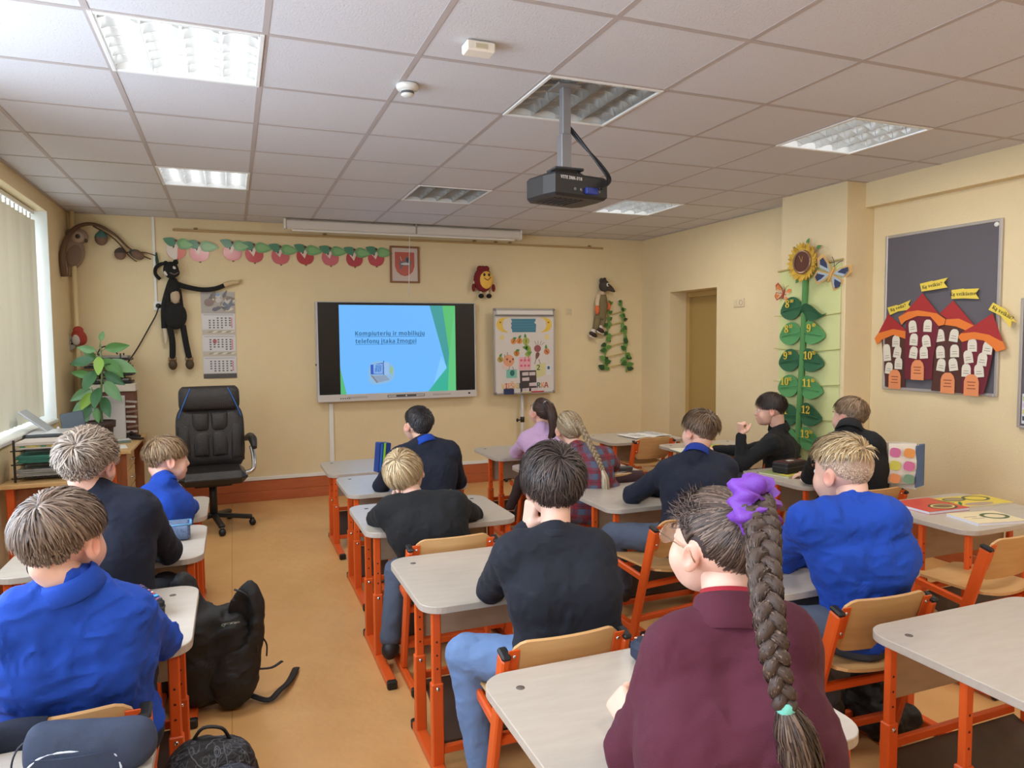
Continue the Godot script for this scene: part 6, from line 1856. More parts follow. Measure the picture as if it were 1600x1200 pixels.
	tag(obj("paper_cone", st, mat(rgb(232, 232, 232), 0.6), self, Vector3(-1.27, D, -6.36)), "small white paper cone beside the leaning tablet", "paper")
	t = thing("desk_phone", "black handset lying at the corner of the teacher's desk", "phone", Vector3(-0.86, D, -7.16), 0.4)
	boxm("base", Vector3(0, 0.012, 0), Vector3(0.10, 0.024, 0.15), mat(rgb(40, 38, 40), 0.4), t, 0.006)
	tubem("handset", [Vector3(-0.02, 0.03, -0.07), Vector3(-0.01, 0.045, 0.0), Vector3(-0.02, 0.03, 0.07)], [0.018, 0.013, 0.018], mat(rgb(34, 32, 34), 0.4), t, 8)
	tag(boxm("remote_control", Vector3(-0.82, D + 0.010, -6.98), Vector3(0.045, 0.02, 0.16), mat(rgb(52, 40, 38), 0.4), self, 0.005, Basis(Vector3.UP, 0.9)), "dark remote control near the corner of the teacher's desk", "remote")
	t = thing("notepad", "green-grey notepad with a white sheet on the teacher's desk", "notepad", Vector3(-0.93, D, -6.86), 0.3)
	boxm("cover", Vector3(0, 0.006, 0), Vector3(0.15, 0.012, 0.21), mat(rgb(104, 120, 108), 0.6), t)
	boxm("page", Vector3(0.03, 0.013, -0.05), Vector3(0.13, 0.003, 0.13), mat(rgb(232, 232, 226), 0.6), t, 0)
	tag(boxm("note_sheet", Vector3(-0.90, D + 0.002, -6.52), Vector3(0.14, 0.003, 0.21), mat(rgb(236, 236, 234), 0.6), self, 0, Basis(Vector3.UP, 0.2)), "loose white sheet at the near edge of the teacher's desk", "paper")
	office_chair()

func office_chair() -> void:
	var t := thing("office_chair", "black leather office chair with blue piping and padded arms", "office chair", Vector3(-0.205, 0, -6.78), 0.06)
	var L: Material = M["leather"]
	var bp := mat(rgb(30, 30, 32), 0.4)
	var f := func(st: SurfaceTool, x0: float, x1: float, y0: float, y1: float, z: float, th: float, bow: float) -> void:
		# a padded cushion: two bulging faces
		var nu := 14
		for s in [1.0, -1.0]:
			st.set_smooth_group(5 if s > 0 else 6)
			for j in nu:
				for i in nu:
					var q := []
					for d in [[0, 0], [1, 0], [1, 1], [0, 1]]:
						var u: float = float(i + d[0]) / nu
						var v: float = float(j + d[1]) / nu
						var e: float = pow(sin(PI * clampf(u, 0, 1)), 0.35) * pow(sin(PI * clampf(v, 0, 1)), 0.35)
						var px: float = lerp(x0, x1, u) * (1.0 - (0.14 * pow(absf(v * 2.0 - 1.0), 5.0) if x1 - x0 > 0.4 else 0.0))
						q.append(Vector3(px, lerp(y0, y1, v) , z - 0.14 * (lerp(y0, y1, v) - 0.5) + bow * (px * px) / (x1 * x1) + s * th * e))
					quad_to(st, q[0], q[1], q[2], q[3], Vector3(0, 0, s))
	var st := fresh()
	f.call(st, -0.245, 0.245, 1.0, 1.215, 0.13, 0.055, 0.03)
	obj("headrest", st, L, t)
	st = fresh()
	f.call(st, -0.275, 0.275, 0.52, 1.03, 0.10, 0.055, 0.05)
	var bk := obj("backrest", st, L, t)
	for q in [[-0.15, -0.005], [0.005, 0.15]]:
		st = fresh()
		f.call(st, q[0], q[1], 0.82, 0.99, 0.137, 0.035, 0.0)
		obj("cushion_panel", st, L, bk)
		st = fresh()
		f.call(st, q[0], q[1], 0.60, 0.83, 0.137, 0.035, 0.0)
		obj("cushion_panel", st, L, bk)
	for s in [-1.0, 1.0]:
		st = fresh()
		f.call(st, min(s * 0.155, s * 0.27), max(s * 0.155, s * 0.27), 0.56, 0.92, 0.135, 0.045, 0.0)
		obj("side_bolster", st, L, bk)
		tubem("piping", [Vector3(s * 0.150, 1.20, 0.085), Vector3(s * 0.185, 1.12, 0.115), Vector3(s * 0.225, 1.02, 0.125), Vector3(s * 0.25, 0.95, 0.12)], 0.005, mat(rgb(44, 104, 190), 0.5), bk, 6)
		tubem("arm_frame", [Vector3(s * 0.26, 0.47, 0.30), Vector3(s * 0.325, 0.50, 0.30), Vector3(s * 0.335, 0.60, 0.24), Vector3(s * 0.325, 0.68, 0.18)], 0.02, M["chrome"], t, 10)
		tubem("armrest", [Vector3(s * 0.29, 0.73, 0.02), Vector3(s * 0.32, 0.76, 0.12), Vector3(s * 0.33, 0.75, 0.28), Vector3(s * 0.335, 0.69, 0.36)], [0.022, 0.036, 0.036, 0.02], L, t, 10)
	st = fresh()
	box(st, Vector3(0, 0.475, 0.30), Vector3(0.53, 0.11, 0.50), 0.05)
	obj("seat", st, L, t)
	st = fresh()
	box(st, Vector3(0, 0.405, 0.27), Vector3(0.3, 0.04, 0.24), 0.01)
	tube(st, PackedVector3Array([Vector3(0, 0.12, 0.22), Vector3(0, 0.40, 0.22)]), 0.032, 12)
	obj("column", st, bp, t)
	for k in 5:
		var a := TAU * k / 5 + 0.15
		var e := Vector3(cos(a) * 0.31, 0.075, 0.22 + sin(a) * 0.31)
		st = fresh()
		bar(st, Vector3(0, 0.115, 0.22), e, 0.05, 0.036, 0.01, Vector3(-sin(a), 0, cos(a)))
		var arm := obj("base_arm", st, bp, t)
		st = fresh()
		for q in [-1.0, 1.0]:
			lathe(st, [Vector2(0, 0.013), Vector2(0.026, 0.010), Vector2(0.028, 0), Vector2(0.026, -0.010), Vector2(0, -0.013)], 12, Transform3D(Basis(Vector3.RIGHT, PI / 2), Vector3(e.x, 0.029, e.z + q * 0.017)))
		box(st, Vector3(e.x, 0.055, e.z), Vector3(0.03, 0.03, 0.02), 0.005)
		obj("caster", st, bp, arm)

# ---------------------------------------------------------------- bags, clothes and what hangs on the chairs
func build_bags() -> void:
	var nylon := cloth("nylon", rgb(24, 23, 24), 0.6, 0.5)
	# open black backpack in the aisle
	var t := thing("backpack", "open black backpack standing on the floor beside the polo shirt boy's desk", "backpack", Vector3(-0.10, 0, -3.30))
	var f := Field.new()
	f.cell = 0.010
	f.noise = nz
	f.amp = 0.014
	f.freq = Vector3(11, 7, 11)
	for q in [[-0.09, 0.10, 0.10], [0.06, 0.10, 0.095]]:
		f.cap(Vector3(q[0], 0.11, 0.0), Vector3(q[0] * 0.9, 0.36, 0.0), q[1], q[2], 0.06)
	f.cap(Vector3(-0.10, 0.36, 0.0), Vector3(-0.13, 0.56, -0.02), 0.085, 0.045, 0.05)
	f.cut(Vector3(0, 0.004, 0), Vector3.DOWN, 0.6)
	f.build()
	put("main_body", net_mesh([f]), nylon, t)
	f = Field.new()
	f.cell = 0.009
	f.noise = nz
	f.amp = 0.010
	f.freq = Vector3(13, 8, 13)
	f.ell(Vector3(0.11, 0.33, 0.05), Vector3(0.085, 0.23, 0.05), Basis(Vector3.BACK, -0.12), 0.03)
	f.ell(Vector3(0.085, 0.40, 0.095), Vector3(0.055, 0.13, 0.05), Basis(Vector3.BACK, -0.12), 0.02, -1.0)
	f.ell(Vector3(0.06, 0.14, 0.06), Vector3(0.10, 0.13, 0.07), Basis(), 0.05)
	f.build()
	put("front_pocket", net_mesh([f]), nylon, t)
	tubem("zip", [Vector3(0.075, 0.53, 0.055), Vector3(0.13, 0.50, 0.075), Vector3(0.165, 0.40, 0.075), Vector3(0.16, 0.25, 0.08)], 0.005, mat(rgb(44, 42, 42), 0.5), t, 6)
	ballm("pocket_lining", Vector3(0.055, 0.385, 0.068), Vector3(0.05, 0.022, 0.02), print_mat("lining", 9, [rgb(40, 60, 52), rgb(200, 196, 186), rgb(30, 30, 30), rgb(150, 90, 80), rgb(60, 90, 80)], 14.0), t)
	tubem("strap", [Vector3(0.13, 0.03, 0.02), Vector3(0.20, 0.015, 0.06), Vector3(0.25, 0.03, 0.02), Vector3(0.30, 0.02, -0.08), Vector3(0.34, 0.012, -0.22)], 0.018, nylon, t, 8, 5, 0.35)
	tubem("strap", [Vector3(0.15, 0.13, -0.02), Vector3(0.22, 0.11, -0.05), Vector3(0.27, 0.115, -0.09)], 0.010, nylon, t, 8, 4, 0.3)
	tubem("puller", [Vector3(0.185, 0.30, 0.06), Vector3(0.20, 0.27, 0.07), Vector3(0.198, 0.22, 0.07)], 0.004, nylon, t, 6, 3)
	# patterned bag at the lower edge
	t = thing("backpack", "black and navy backpack printed with white scribbles at the lower picture edge", "backpack", Vector3(-0.085, 0, -2.16))
	var prm := scribble()
	f = Field.new()
	f.cell = 0.009
	f.noise = nz
	f.amp = 0.010
	f.freq = Vector3(12, 9, 12)
	f.cap(Vector3(-0.06, 0.12, -0.03), Vector3(-0.05, 0.34, -0.04), 0.11, 0.095, 0.06)
	f.cap(Vector3(0.05, 0.12, -0.03), Vector3(0.03, 0.34, -0.04), 0.11, 0.085, 0.06)
	f.cut(Vector3(0, 0.004, 0), Vector3.DOWN, 0.6)
	f.build()
	put("main_body", net_mesh([f]), prm, t)
	f = Field.new()
	f.cell = 0.008
	f.noise = nz
	f.amp = 0.006
	f.freq = Vector3(12, 9, 12)
	f.ell(Vector3(0.02, 0.22, 0.07), Vector3(0.13, 0.19, 0.085), Basis(Vector3.BACK, -0.2), 0.04)
	f.build()
	put("front_pocket", net_mesh([f]), scribble("scribble2", rgb(34, 40, 56)), t)
	tubem("zip", [Vector3(-0.10, 0.33, 0.09), Vector3(-0.02, 0.385, 0.09), Vector3(0.08, 0.365, 0.09), Vector3(0.13, 0.27, 0.10)], 0.006, mat(rgb(26, 26, 28), 0.5), t, 6)
	tubem("carry_loop", [Vector3(-0.06, 0.43, -0.06), Vector3(-0.03, 0.47, -0.05), Vector3(0.02, 0.46, -0.05), Vector3(0.04, 0.42, -0.06)], 0.010, nylon, t, 8, 4, 0.5)
	var bd := flat("badge", oval(0.042, 0.042, 22), mat(rgb(206, 170, 140), 0.6), t, Vector3(0.005, 0.315, 0.140), Basis(Vector3.RIGHT, -0.75), 0.003)
	flat("badge_field", oval(0.035, 0.035, 22), mat(rgb(40, 30, 32), 0.6), bd, Vector3(0, 0, 0.0032), Basis(), 0.001)
	words("18", 0.045, mat(rgb(214, 180, 150), 0.6), bd, Vector3(0, 0, 0.0045))
	# bag below the chair of the blond boy
	t = thing("backpack", "black schoolbag on the floor under the blond boy's chair", "backpack", Vector3(2.40, 0, -2.10))
	f = Field.new()
	f.cell = 0.010
	f.noise = nz
	f.amp = 0.016
	f.freq = Vector3(14, 14, 14)
	f.cap(Vector3(-0.04, 0.10, 0.02), Vector3(0.04, 0.26, 0.0), 0.095, 0.08, 0.05)
	f.cap(Vector3(-0.07, 0.075, 0.10), Vector3(0.05, 0.075, 0.11), 0.07, 0.065, 0.04)
	f.cut(Vector3(0, 0.004, 0), Vector3.DOWN, 0.6)
	f.build()
	put("main_body", net_mesh([f]), nylon, t)
	tubem("strap", [Vector3(-0.09, 0.16, 0.16), Vector3(-0.03, 0.21, 0.17), Vector3(0.03, 0.28, 0.12), Vector3(0.02, 0.33, 0.02)], 0.014, mat(rgb(58, 56, 58), 0.6), t, 8, 5, 0.4)
	boxm("reflector", Vector3(-0.01, 0.225, 0.105), Vector3(0.022, 0.05, 0.004), mat(rgb(206, 196, 186), 0.3), t, 0.001, Basis(Vector3.BACK, 0.5))
	# clothes on chair backs
	drape("pullover", "navy pullover hung over the polo shirt boy's chair back", Vector3(-0.62, 0, -1.952), 0.36, 0.70, 0.26, cloth("c_navy", rgb(19, 25, 43)))
	drape("jacket", "dark brown jacket hung over the checked girl's chair back", Vector3(2.34, 0, -4.105), 0.42, 0.70, 0.30, cloth("c_brown", rgb(62, 38, 42)))
	# spotted cloth bag hanging behind the boy in black
	t = thing("cloth_bag", "white cloth bag with coloured spots and a blue side, hanging behind the boy in black", "bag", Vector3(3.72, 0, -3.08), -0.75)
	st_bag(t)

func drape(called: String, label: String, at: Vector3, w: float, top: float, drop: float, m: Material) -> void:
	var st := fresh()
	sheet(st, func(u, v):
		var a: float = v * 2.0 - 1.0                    # -1 front, 1 back
		var y: float = top - drop * pow(absf(a), 1.3) * (0.85 + 0.15 * sin(u * 5.0)) + 0.006 * sin(u * 9.0)
		return Vector3((u - 0.5) * w * (1.0 + 0.06 * absf(a)), y, 0.026 * clampf(a * 6.0, -1.0, 1.0) - 0.30 * (top - y) * 0.9 + 0.006 * sin(u * 14.0 + a * 2.0)), 18, 16, 0.012, Vector3(0, 1, 0.3))
	tag(obj(called, st, m, self, at), label, called)

func st_bag(t: Node3D) -> void:
	var white := cloth("c_spot", rgb(226, 214, 196), 0.9, 0.2)
	var st := fresh()
	sheet(st, func(u, v): return Vector3((u - 0.5) * 0.15, 0.955 - 0.24 * v, 0.02 * sin(PI * v) + 0.02 - 0.02 * u), 8, 10, 0.008, Vector3.BACK)
	var fr := obj("front_panel", st, white, t)
	var cols := [rgb(206, 110, 150), rgb(226, 148, 76), rgb(206, 196, 80), rgb(206, 110, 150), rgb(222, 140, 84), rgb(120, 150, 120)]
	for k in 6:
		flat("spot_print", smooth_poly(pv([-0.026, -0.02, 0.022, -0.026, 0.028, 0.018, -0.018, 0.026]), 3), mat(cols[k], 0.8), fr, Vector3(-0.042 + 0.075 * (k % 2), 0.905 - 0.078 * (k / 2), 0.042), Basis(), 0.002)
	st = fresh()
	sheet(st, func(u, v): return Vector3(0.072 + 0.05 * sin(PI * u * 0.8), 0.945 - 0.25 * v + 0.01 * sin(PI * u), 0.02 - 0.09 * u), 8, 8, 0.008, Vector3.RIGHT)
	obj("side_panel", st, cloth("c_bagblue", rgb(92, 112, 146), 0.9, 0.2), t)
	st = fresh()
	sheet(st, func(u, v): return Vector3((u - 0.5) * 0.17, 0.955 - 0.28 * v, -0.03 - 0.03 * sin(PI * u)), 8, 8, 0.008, Vector3.FORWARD)
	obj("back_panel", st, white, t)

# dark cloth with scribbled white print
func scribble(key := "scribble", ground := Color(0.075, 0.075, 0.085)) -> StandardMaterial3D:
	if M.has(key):
		return M[key]
	var r := RandomNumberGenerator.new()
	r.seed = 12
	var im := Image.create(256, 256, false, Image.FORMAT_RGB8)
	im.fill(ground)
	for k in 60:
		var p := Vector2(r.randf() * 256, r.randf() * 256)
		var a := r.randf() * TAU
		var turn := r.randf_range(-0.25, 0.25)
		var c := Color(0.55, 0.57, 0.62).lerp(ground, r.randf() * 0.7)
		for i in 40 + r.randi() % 40:
			im.fill_rect(Rect2i(int(p.x) & 255, int(p.y) & 255, 2, 2), c)
			p += Vector2(cos(a), sin(a)) * 1.2
			a += turn + r.randfn() * 0.12
	var m := StandardMaterial3D.new()
	m.albedo_texture = ImageTexture.create_from_image(im)
	m.uv1_triplanar = true
	m.uv1_scale = Vector3.ONE * 4.0
	m.roughness = 0.7
	M[key] = m
	return m

# ---------------------------------------------------------------- rounded bodies: a distance field meshed with surface nets
class Field:
	var a := PackedVector3Array()
	var ba := PackedVector3Array()
	var il := PackedFloat32Array()
	var ra := PackedFloat32Array()
	var rb := PackedFloat32Array()
	var kk := PackedFloat32Array()
	var ec := PackedVector3Array()      # ellipsoids: centre, 1 / radii, inverse turn
	var er := PackedVector3Array()
	var eb: Array[Basis] = []
	var ek := PackedFloat32Array()
	var es := PackedFloat32Array()      # -1 cuts away
	var cell := 0.012
	var amp := 0.0
	var freq := Vector3(12, 8, 12)
	var noise: FastNoiseLite
	var cut_p := PackedVector3Array()
	var cut_n := PackedVector3Array()
	var cut_r := PackedFloat32Array()
	var verts := PackedVector3Array()
	var norms := PackedVector3Array()
	var idx := PackedInt32Array()

	func cap(p: Vector3, q: Vector3, r0: float, r1: float, k := 0.03) -> void:
		a.append(p); ba.append(q - p)
		var l := (q - p).length_squared()
		il.append(1.0 / l if l > 1e-9 else 0.0)
		ra.append(r0); rb.append(r1 - r0); kk.append(k)

	func ell(c: Vector3, r: Vector3, b := Basis(), k := 0.02, sign_ := 1.0) -> void:
		ec.append(c); er.append(Vector3(1.0 / r.x, 1.0 / r.y, 1.0 / r.z)); eb.append(b.inverse()); ek.append(k); es.append(sign_)

	func cut(p: Vector3, n: Vector3, r: float) -> void:
		cut_p.append(p); cut_n.append(n.normalized()); cut_r.append(r)

	func value(p: Vector3, ci: PackedInt32Array, ei: PackedInt32Array) -> float:
		var d := 1.0
		for i in ci:
			var pa := p - a[i]
			var h := clampf(pa.dot(ba[i]) * il[i], 0.0, 1.0)
			var e := (pa - ba[i] * h).length() - ra[i] - rb[i] * h
			var k := kk[i]
			var g := k - absf(d - e)
			d = minf(d, e)
			if g > 0.0:
				d -= g * g * 0.25 / k
		for i in ei:
			var q: Vector3 = (eb[i] * (p - ec[i])) * er[i]
			var k0 := q.length()
			var k1 := (q * er[i]).length()
			var e := k0 * (k0 - 1.0) / maxf(k1, 1e-6)
			var k := ek[i]
			if es[i] > 0.0:
				var g := k - absf(d - e)
				d = minf(d, e)
				if g > 0.0:
					d -= g * g * 0.25 / k
			else:
				e = -e
				var g := k - absf(d - e)
				d = maxf(d, e)
				if g > 0.0:
					d += g * g * 0.25 / k
		if amp > 0.0:
			var w := noise.get_noise_3d(p.x * freq.x, p.y * freq.y, p.z * freq.z)
			d += amp * (w * 0.6 + 0.8 * absf(noise.get_noise_3d(p.x * freq.x * 0.55 + p.y * 3.0 + w * 0.8, p.y * freq.y * 1.5 - p.x * 3.0, p.z * freq.z * 0.55)) - 0.2)
		for i in cut_p.size():
			var o := p - cut_p[i]
			if o.length_squared() < cut_r[i] * cut_r[i]:
				d = maxf(d, o.dot(cut_n[i]))
		return d

	func bounds() -> AABB:
		var lo := Vector3.ONE * 1e9
		var hi := -lo
		for i in a.size():
			var r := maxf(ra[i], ra[i] + rb[i])
			for p in [a[i], a[i] + ba[i]]:
				lo = lo.min(p - Vector3.ONE * r); hi = hi.max(p + Vector3.ONE * r)
		for i in ec.size():
			if es[i] < 0.0:
				continue
			var r: float = maxf(1.0 / er[i].x, maxf(1.0 / er[i].y, 1.0 / er[i].z))
			lo = lo.min(ec[i] - Vector3.ONE * r); hi = hi.max(ec[i] + Vector3.ONE * r)
		return AABB(lo, hi - lo).grow(cell * 2.0 + amp + 0.01)

	func build() -> void:
		var bb := bounds()
		var B := 5
		var nb := Vector3i((bb.size / (cell * B)).ceil()) + Vector3i.ONE
		var n := nb * B
		var sy := n.x
		var sz := n.x * n.y
		var grid := PackedFloat32Array()
		grid.resize(sz * n.z)
		grid.fill(1.0)
		var half := cell * B * 0.8661 + 0.002
		var org := bb.position
		var active: Array[Vector3i] = []
		for bz in nb.z:
			for by in nb.y:
				for bx in nb.x:
					var c := org + Vector3(bx + 0.5, by + 0.5, bz + 0.5) * (cell * B)
					var ci := PackedInt32Array()
					var ei := PackedInt32Array()
					var best := 1.0
					for i in a.size():
						var pa := c - a[i]
						var h := clampf(pa.dot(ba[i]) * il[i], 0.0, 1.0)
						var e := (pa - ba[i] * h).length() - ra[i] - rb[i] * h
						if e < half + kk[i] + amp:
							ci.append(i)
						best = minf(best, e)
					for i in ec.size():
						var q: Vector3 = (eb[i] * (c - ec[i])) * er[i]
						var k0 := q.length()
						var k1 := (q * er[i]).length()
						var e := k0 * (k0 - 1.0) / maxf(k1, 1e-6)
						if k0 < 0.5:
							e = minf(e, -(1.0 - k0) * minf(1.0 / er[i].x, minf(1.0 / er[i].y, 1.0 / er[i].z)))
						if e < (half + ek[i] + amp) * 1.35:
							ei.append(i)
						if es[i] > 0.0:
							best = minf(best, e)
					if best > (half + 0.03 + amp) * 1.2 or (ci.is_empty() and ei.is_empty()):
						continue
					if best < -(half + 0.03 + amp) and cut_p.is_empty():
						for z in B:
							for y in B:
								var o := bx * B + (by * B + y) * sy + (bz * B + z) * sz
								for x in B:
									grid[o + x] = -1.0
						continue
					active.append(Vector3i(bx, by, bz))
					for z in B:
						for y in B:
							var o := bx * B + (by * B + y) * sy + (bz * B + z) * sz
							for x in B:
								grid[o + x] = value(org + Vector3(bx * B + x, by * B + y, bz * B + z) * cell, ci, ei)
		var vi := {}
		var off := PackedInt32Array([0, 1, sy, sy + 1, sz, sz + 1, sz + sy, sz + sy + 1])
		var ea := PackedInt32Array([0, 2, 4, 6, 0, 1, 4, 5, 0, 1, 2, 3])
		var eo := PackedInt32Array([1, 3, 5, 7, 2, 3, 6, 7, 4, 5, 6, 7])
		var cv := PackedVector3Array([Vector3(0, 0, 0), Vector3(1, 0, 0), Vector3(0, 1, 0), Vector3(1, 1, 0), Vector3(0, 0, 1), Vector3(1, 0, 1), Vector3(0, 1, 1), Vector3(1, 1, 1)])
		var cells := PackedInt32Array()
		var g := PackedFloat32Array()
		g.resize(8)
		for b in active:
			for z in B:
				var cz := b.z * B + z
				if cz >= n.z - 1:
					continue
				for y in B:
					var cy := b.y * B + y
					if cy >= n.y - 1:
						continue
					for x in B:
						var cx := b.x * B + x
						if cx >= n.x - 1:
							continue
						var o := cx + cy * sy + cz * sz
						var neg := 0
						for q in 8:
							var v := grid[o + off[q]]
							g[q] = v
							if v < 0.0:
								neg += 1
						if neg == 0 or neg == 8:
							continue
						var s := Vector3.ZERO
						var m := 0
						for q in 12:
							var v0 := g[ea[q]]
							var v1 := g[eo[q]]
							if (v0 < 0.0) != (v1 < 0.0):
								s += cv[ea[q]].lerp(cv[eo[q]], v0 / (v0 - v1))
								m += 1
						s /= m
						vi[o] = verts.size()
						cells.append(o)
						verts.append(org + (Vector3(cx, cy, cz) + s) * cell)
						norms.append(Vector3(g[1] + g[3] + g[5] + g[7] - g[0] - g[2] - g[4] - g[6], g[2] + g[3] + g[6] + g[7] - g[0] - g[1] - g[4] - g[5], g[4] + g[5] + g[6] + g[7] - g[0] - g[1] - g[2] - g[3]).normalized())
		for o in cells:
			var v0 := grid[o] < 0.0
			# the three edges that start at this cell's first corner
			for ax in 3:
				var st := 1 if ax == 0 else (sy if ax == 1 else sz)
				var v1 := grid[o + st] < 0.0
				if v0 == v1:
					continue
				var u := sy if ax == 0 else (sz if ax == 1 else 1)
				var w := sz if ax == 0 else (1 if ax == 1 else sy)
				if not (vi.has(o - u) and vi.has(o - w) and vi.has(o - u - w)):
					continue
				var p0: int = vi[o]
				var p1: int = vi[o - u]
				var p2: int = vi[o - u - w]
				var p3: int = vi[o - w]
				if v0:
					idx.append_array(PackedInt32Array([p0, p2, p1, p0, p3, p2]))
				else:
					idx.append_array(PackedInt32Array([p0, p1, p2, p0, p2, p3]))

func net_mesh(fields: Array, tint = null, base := Vector3.ZERO) -> ArrayMesh:
	var v := PackedVector3Array()
	var n := PackedVector3Array()
	var ix := PackedInt32Array()
	for f in fields:
		var k := v.size()
		v.append_array(f.verts)
		n.append_array(f.norms)
		for i in f.idx:
			ix.append(i + k)
	var ar := []
	ar.resize(Mesh.ARRAY_MAX)
	if tint != null:
		var c := PackedColorArray()
		c.resize(v.size())
		for i in v.size():
			c[i] = tint.call(v[i])
		ar[Mesh.ARRAY_COLOR] = c
	for i in v.size():
		v[i] -= base
	ar[Mesh.ARRAY_VERTEX] = v
	ar[Mesh.ARRAY_NORMAL] = n
	ar[Mesh.ARRAY_INDEX] = ix
	var m := ArrayMesh.new()
	if v.size() > 0:
		m.add_surface_from_arrays(Mesh.PRIMITIVE_TRIANGLES, ar)
	return m

func run_fields(list: Array) -> void:
	var id := WorkerThreadPool.add_group_task(func(i): list[i].build(), list.size())
	WorkerThreadPool.wait_for_group_task_completion(id)

# ---------------------------------------------------------------- people
const SC := Vector3(0, 0.020, 0.012)            # middle of the skull, in head axes (face towards -z)
const SR_ := Vector3(0.0745, 0.0835, 0.0935)    # its half axes

func head_frame(yaw: float, pitch: float, roll: float) -> Basis:
	return Basis(Vector3.UP, -deg_to_rad(yaw)) * Basis(Vector3.RIGHT, -deg_to_rad(pitch)) * Basis(Vector3.BACK, -deg_to_rad(roll))

func head_field(c: Vector3, b: Basis, s: float, cell: float, girl := false) -> Field:
	var f := Field.new()
	f.cell = cell
	var P := func(x: float, y: float, z: float) -> Vector3: return c + b * (Vector3(x, y, z) * s)
	f.ell(P.call(SC.x, SC.y, SC.z), SR_ * s, b, 0.02)
	f.ell(P.call(0, -0.040, -0.032), Vector3(0.058, 0.076, 0.056) * s, b, 0.03 * s)
	f.ell(P.call(0, -0.086, -0.048), Vector3(0.036, 0.024, 0.034) * s, b, 0.03 * s)
	f.ell(P.call(0, -0.100, -0.066), Vector3(0.016, 0.012, 0.013) * s, b, 0.018 * s)
	for q in [-1.0, 1.0]:
		f.ell(P.call(q * 0.036, -0.050, -0.054), Vector3(0.026, 0.030, 0.024) * s, b, 0.02 * s)
		f.ell(P.call(q * 0.032, -0.012, -0.094), Vector3(0.017, 0.011, 0.013) * s, b, 0.012 * s, -1.0)
	f.cap(P.call(0, -0.012, -0.084), P.call(0, -0.038, -0.099), 0.0075 * s, 0.0095 * s, 0.012 * s)
	for q in [-1.0, 1.0]:
		f.ell(P.call(q * 0.009, -0.042, -0.093), Vector3(0.007, 0.0055, 0.008) * s, b, 0.006 * s)
	f.ell(P.call(0, -0.066, -0.0885), Vector3(0.020, 0.0058, 0.008) * s, b, 0.006 * s)
	f.ell(P.call(0, -0.076, -0.0865), Vector3(0.017, 0.0062, 0.008) * s, b, 0.006 * s)
	for q in [-1.0, 1.0]:
		var eb: Basis = b * Basis(Vector3.UP, q * -0.35) * Basis(Vector3.RIGHT, 0.15)
		f.ell(P.call(q * 0.0775, -0.018, 0.012), Vector3(0.0085, 0.031, 0.019) * s, eb, 0.006 * s)
		f.ell(P.call(q * 0.0735, -0.038, 0.006), Vector3(0.0075, 0.012, 0.010) * s, eb, 0.006 * s)
		f.ell(P.call(q * 0.0880, -0.015, 0.010), Vector3(0.0075, 0.020, 0.0115) * s, eb, 0.004 * s, -1.0)
	return f

func hand_field(w: Vector3, d: Vector3, n: Vector3, right: bool, curl: float, s: float, cell := 0.0035) -> Field:
	# d: towards the fingers, n: out of the palm
	var f := Field.new()
	f.cell = cell
	d = d.normalized()
	n = (n - d * n.dot(d)).normalized()
	var x := d.cross(n) * (1.0 if right else -1.0)     # towards the thumb
	for i in 4:
		var o := 0.026 - 0.0175 * i
		f.cap(w + x * o * 0.55 * s, w + d * 0.082 * s + x * o * s, 0.0125 * s, 0.0100 * s, 0.018 * s)
	var ln := [0.066, 0.074, 0.069, 0.054]
	for i in 4:
		var o := 0.026 - 0.0175 * i
		var p := w + d * (0.082 - 0.004 * absf(i - 1.2)) * s + x * o * s
		var dir := (d + x * (0.10 - 0.07 * i)).normalized()
		var r := [0.0088, 0.0090, 0.0086, 0.0076]
		for j in 3:
			var ang: float = curl * [0.9, 1.1, 0.8][j] + 0.06 * i * curl
			dir = (dir * cos(ang) + n * sin(ang)).normalized() if j == 0 else dir.rotated(d.cross(n).normalized(), ang)
			var q: Vector3 = p + dir * ln[i] * [0.44, 0.31, 0.25][j] * s
			f.cap(p, q, (r[i] - 0.0006 * j) * s, (r[i] - 0.0006 * (j + 1)) * s, 0.004)
			p = q
	var t0 := w + d * 0.018 * s + x * 0.020 * s
	var t1 := t0 + (d * 0.6 + x * 0.65 + n * (0.25 + 0.4 * curl)).normalized() * 0.042 * s
	var t2 := t1 + (d * 0.85 + x * (0.25 - 0.3 * curl) + n * (0.2 + 0.6 * curl)).normalized() * 0.030 * s
	var t3 := t2 + (d * 0.9 - x * 0.3 * curl + n * (0.2 + 0.5 * curl)).normalized() * 0.024 * s
	f.cap(t0, t1, 0.015 * s, 0.0115 * s, 0.016 * s)
	f.cap(t1, t2, 0.0112 * s, 0.0100 * s, 0.005)
	f.cap(t2, t3, 0.0100 * s, 0.0082 * s, 0.005)
	return f

func lin(c: Color) -> Color:
	return c.srgb_to_linear()

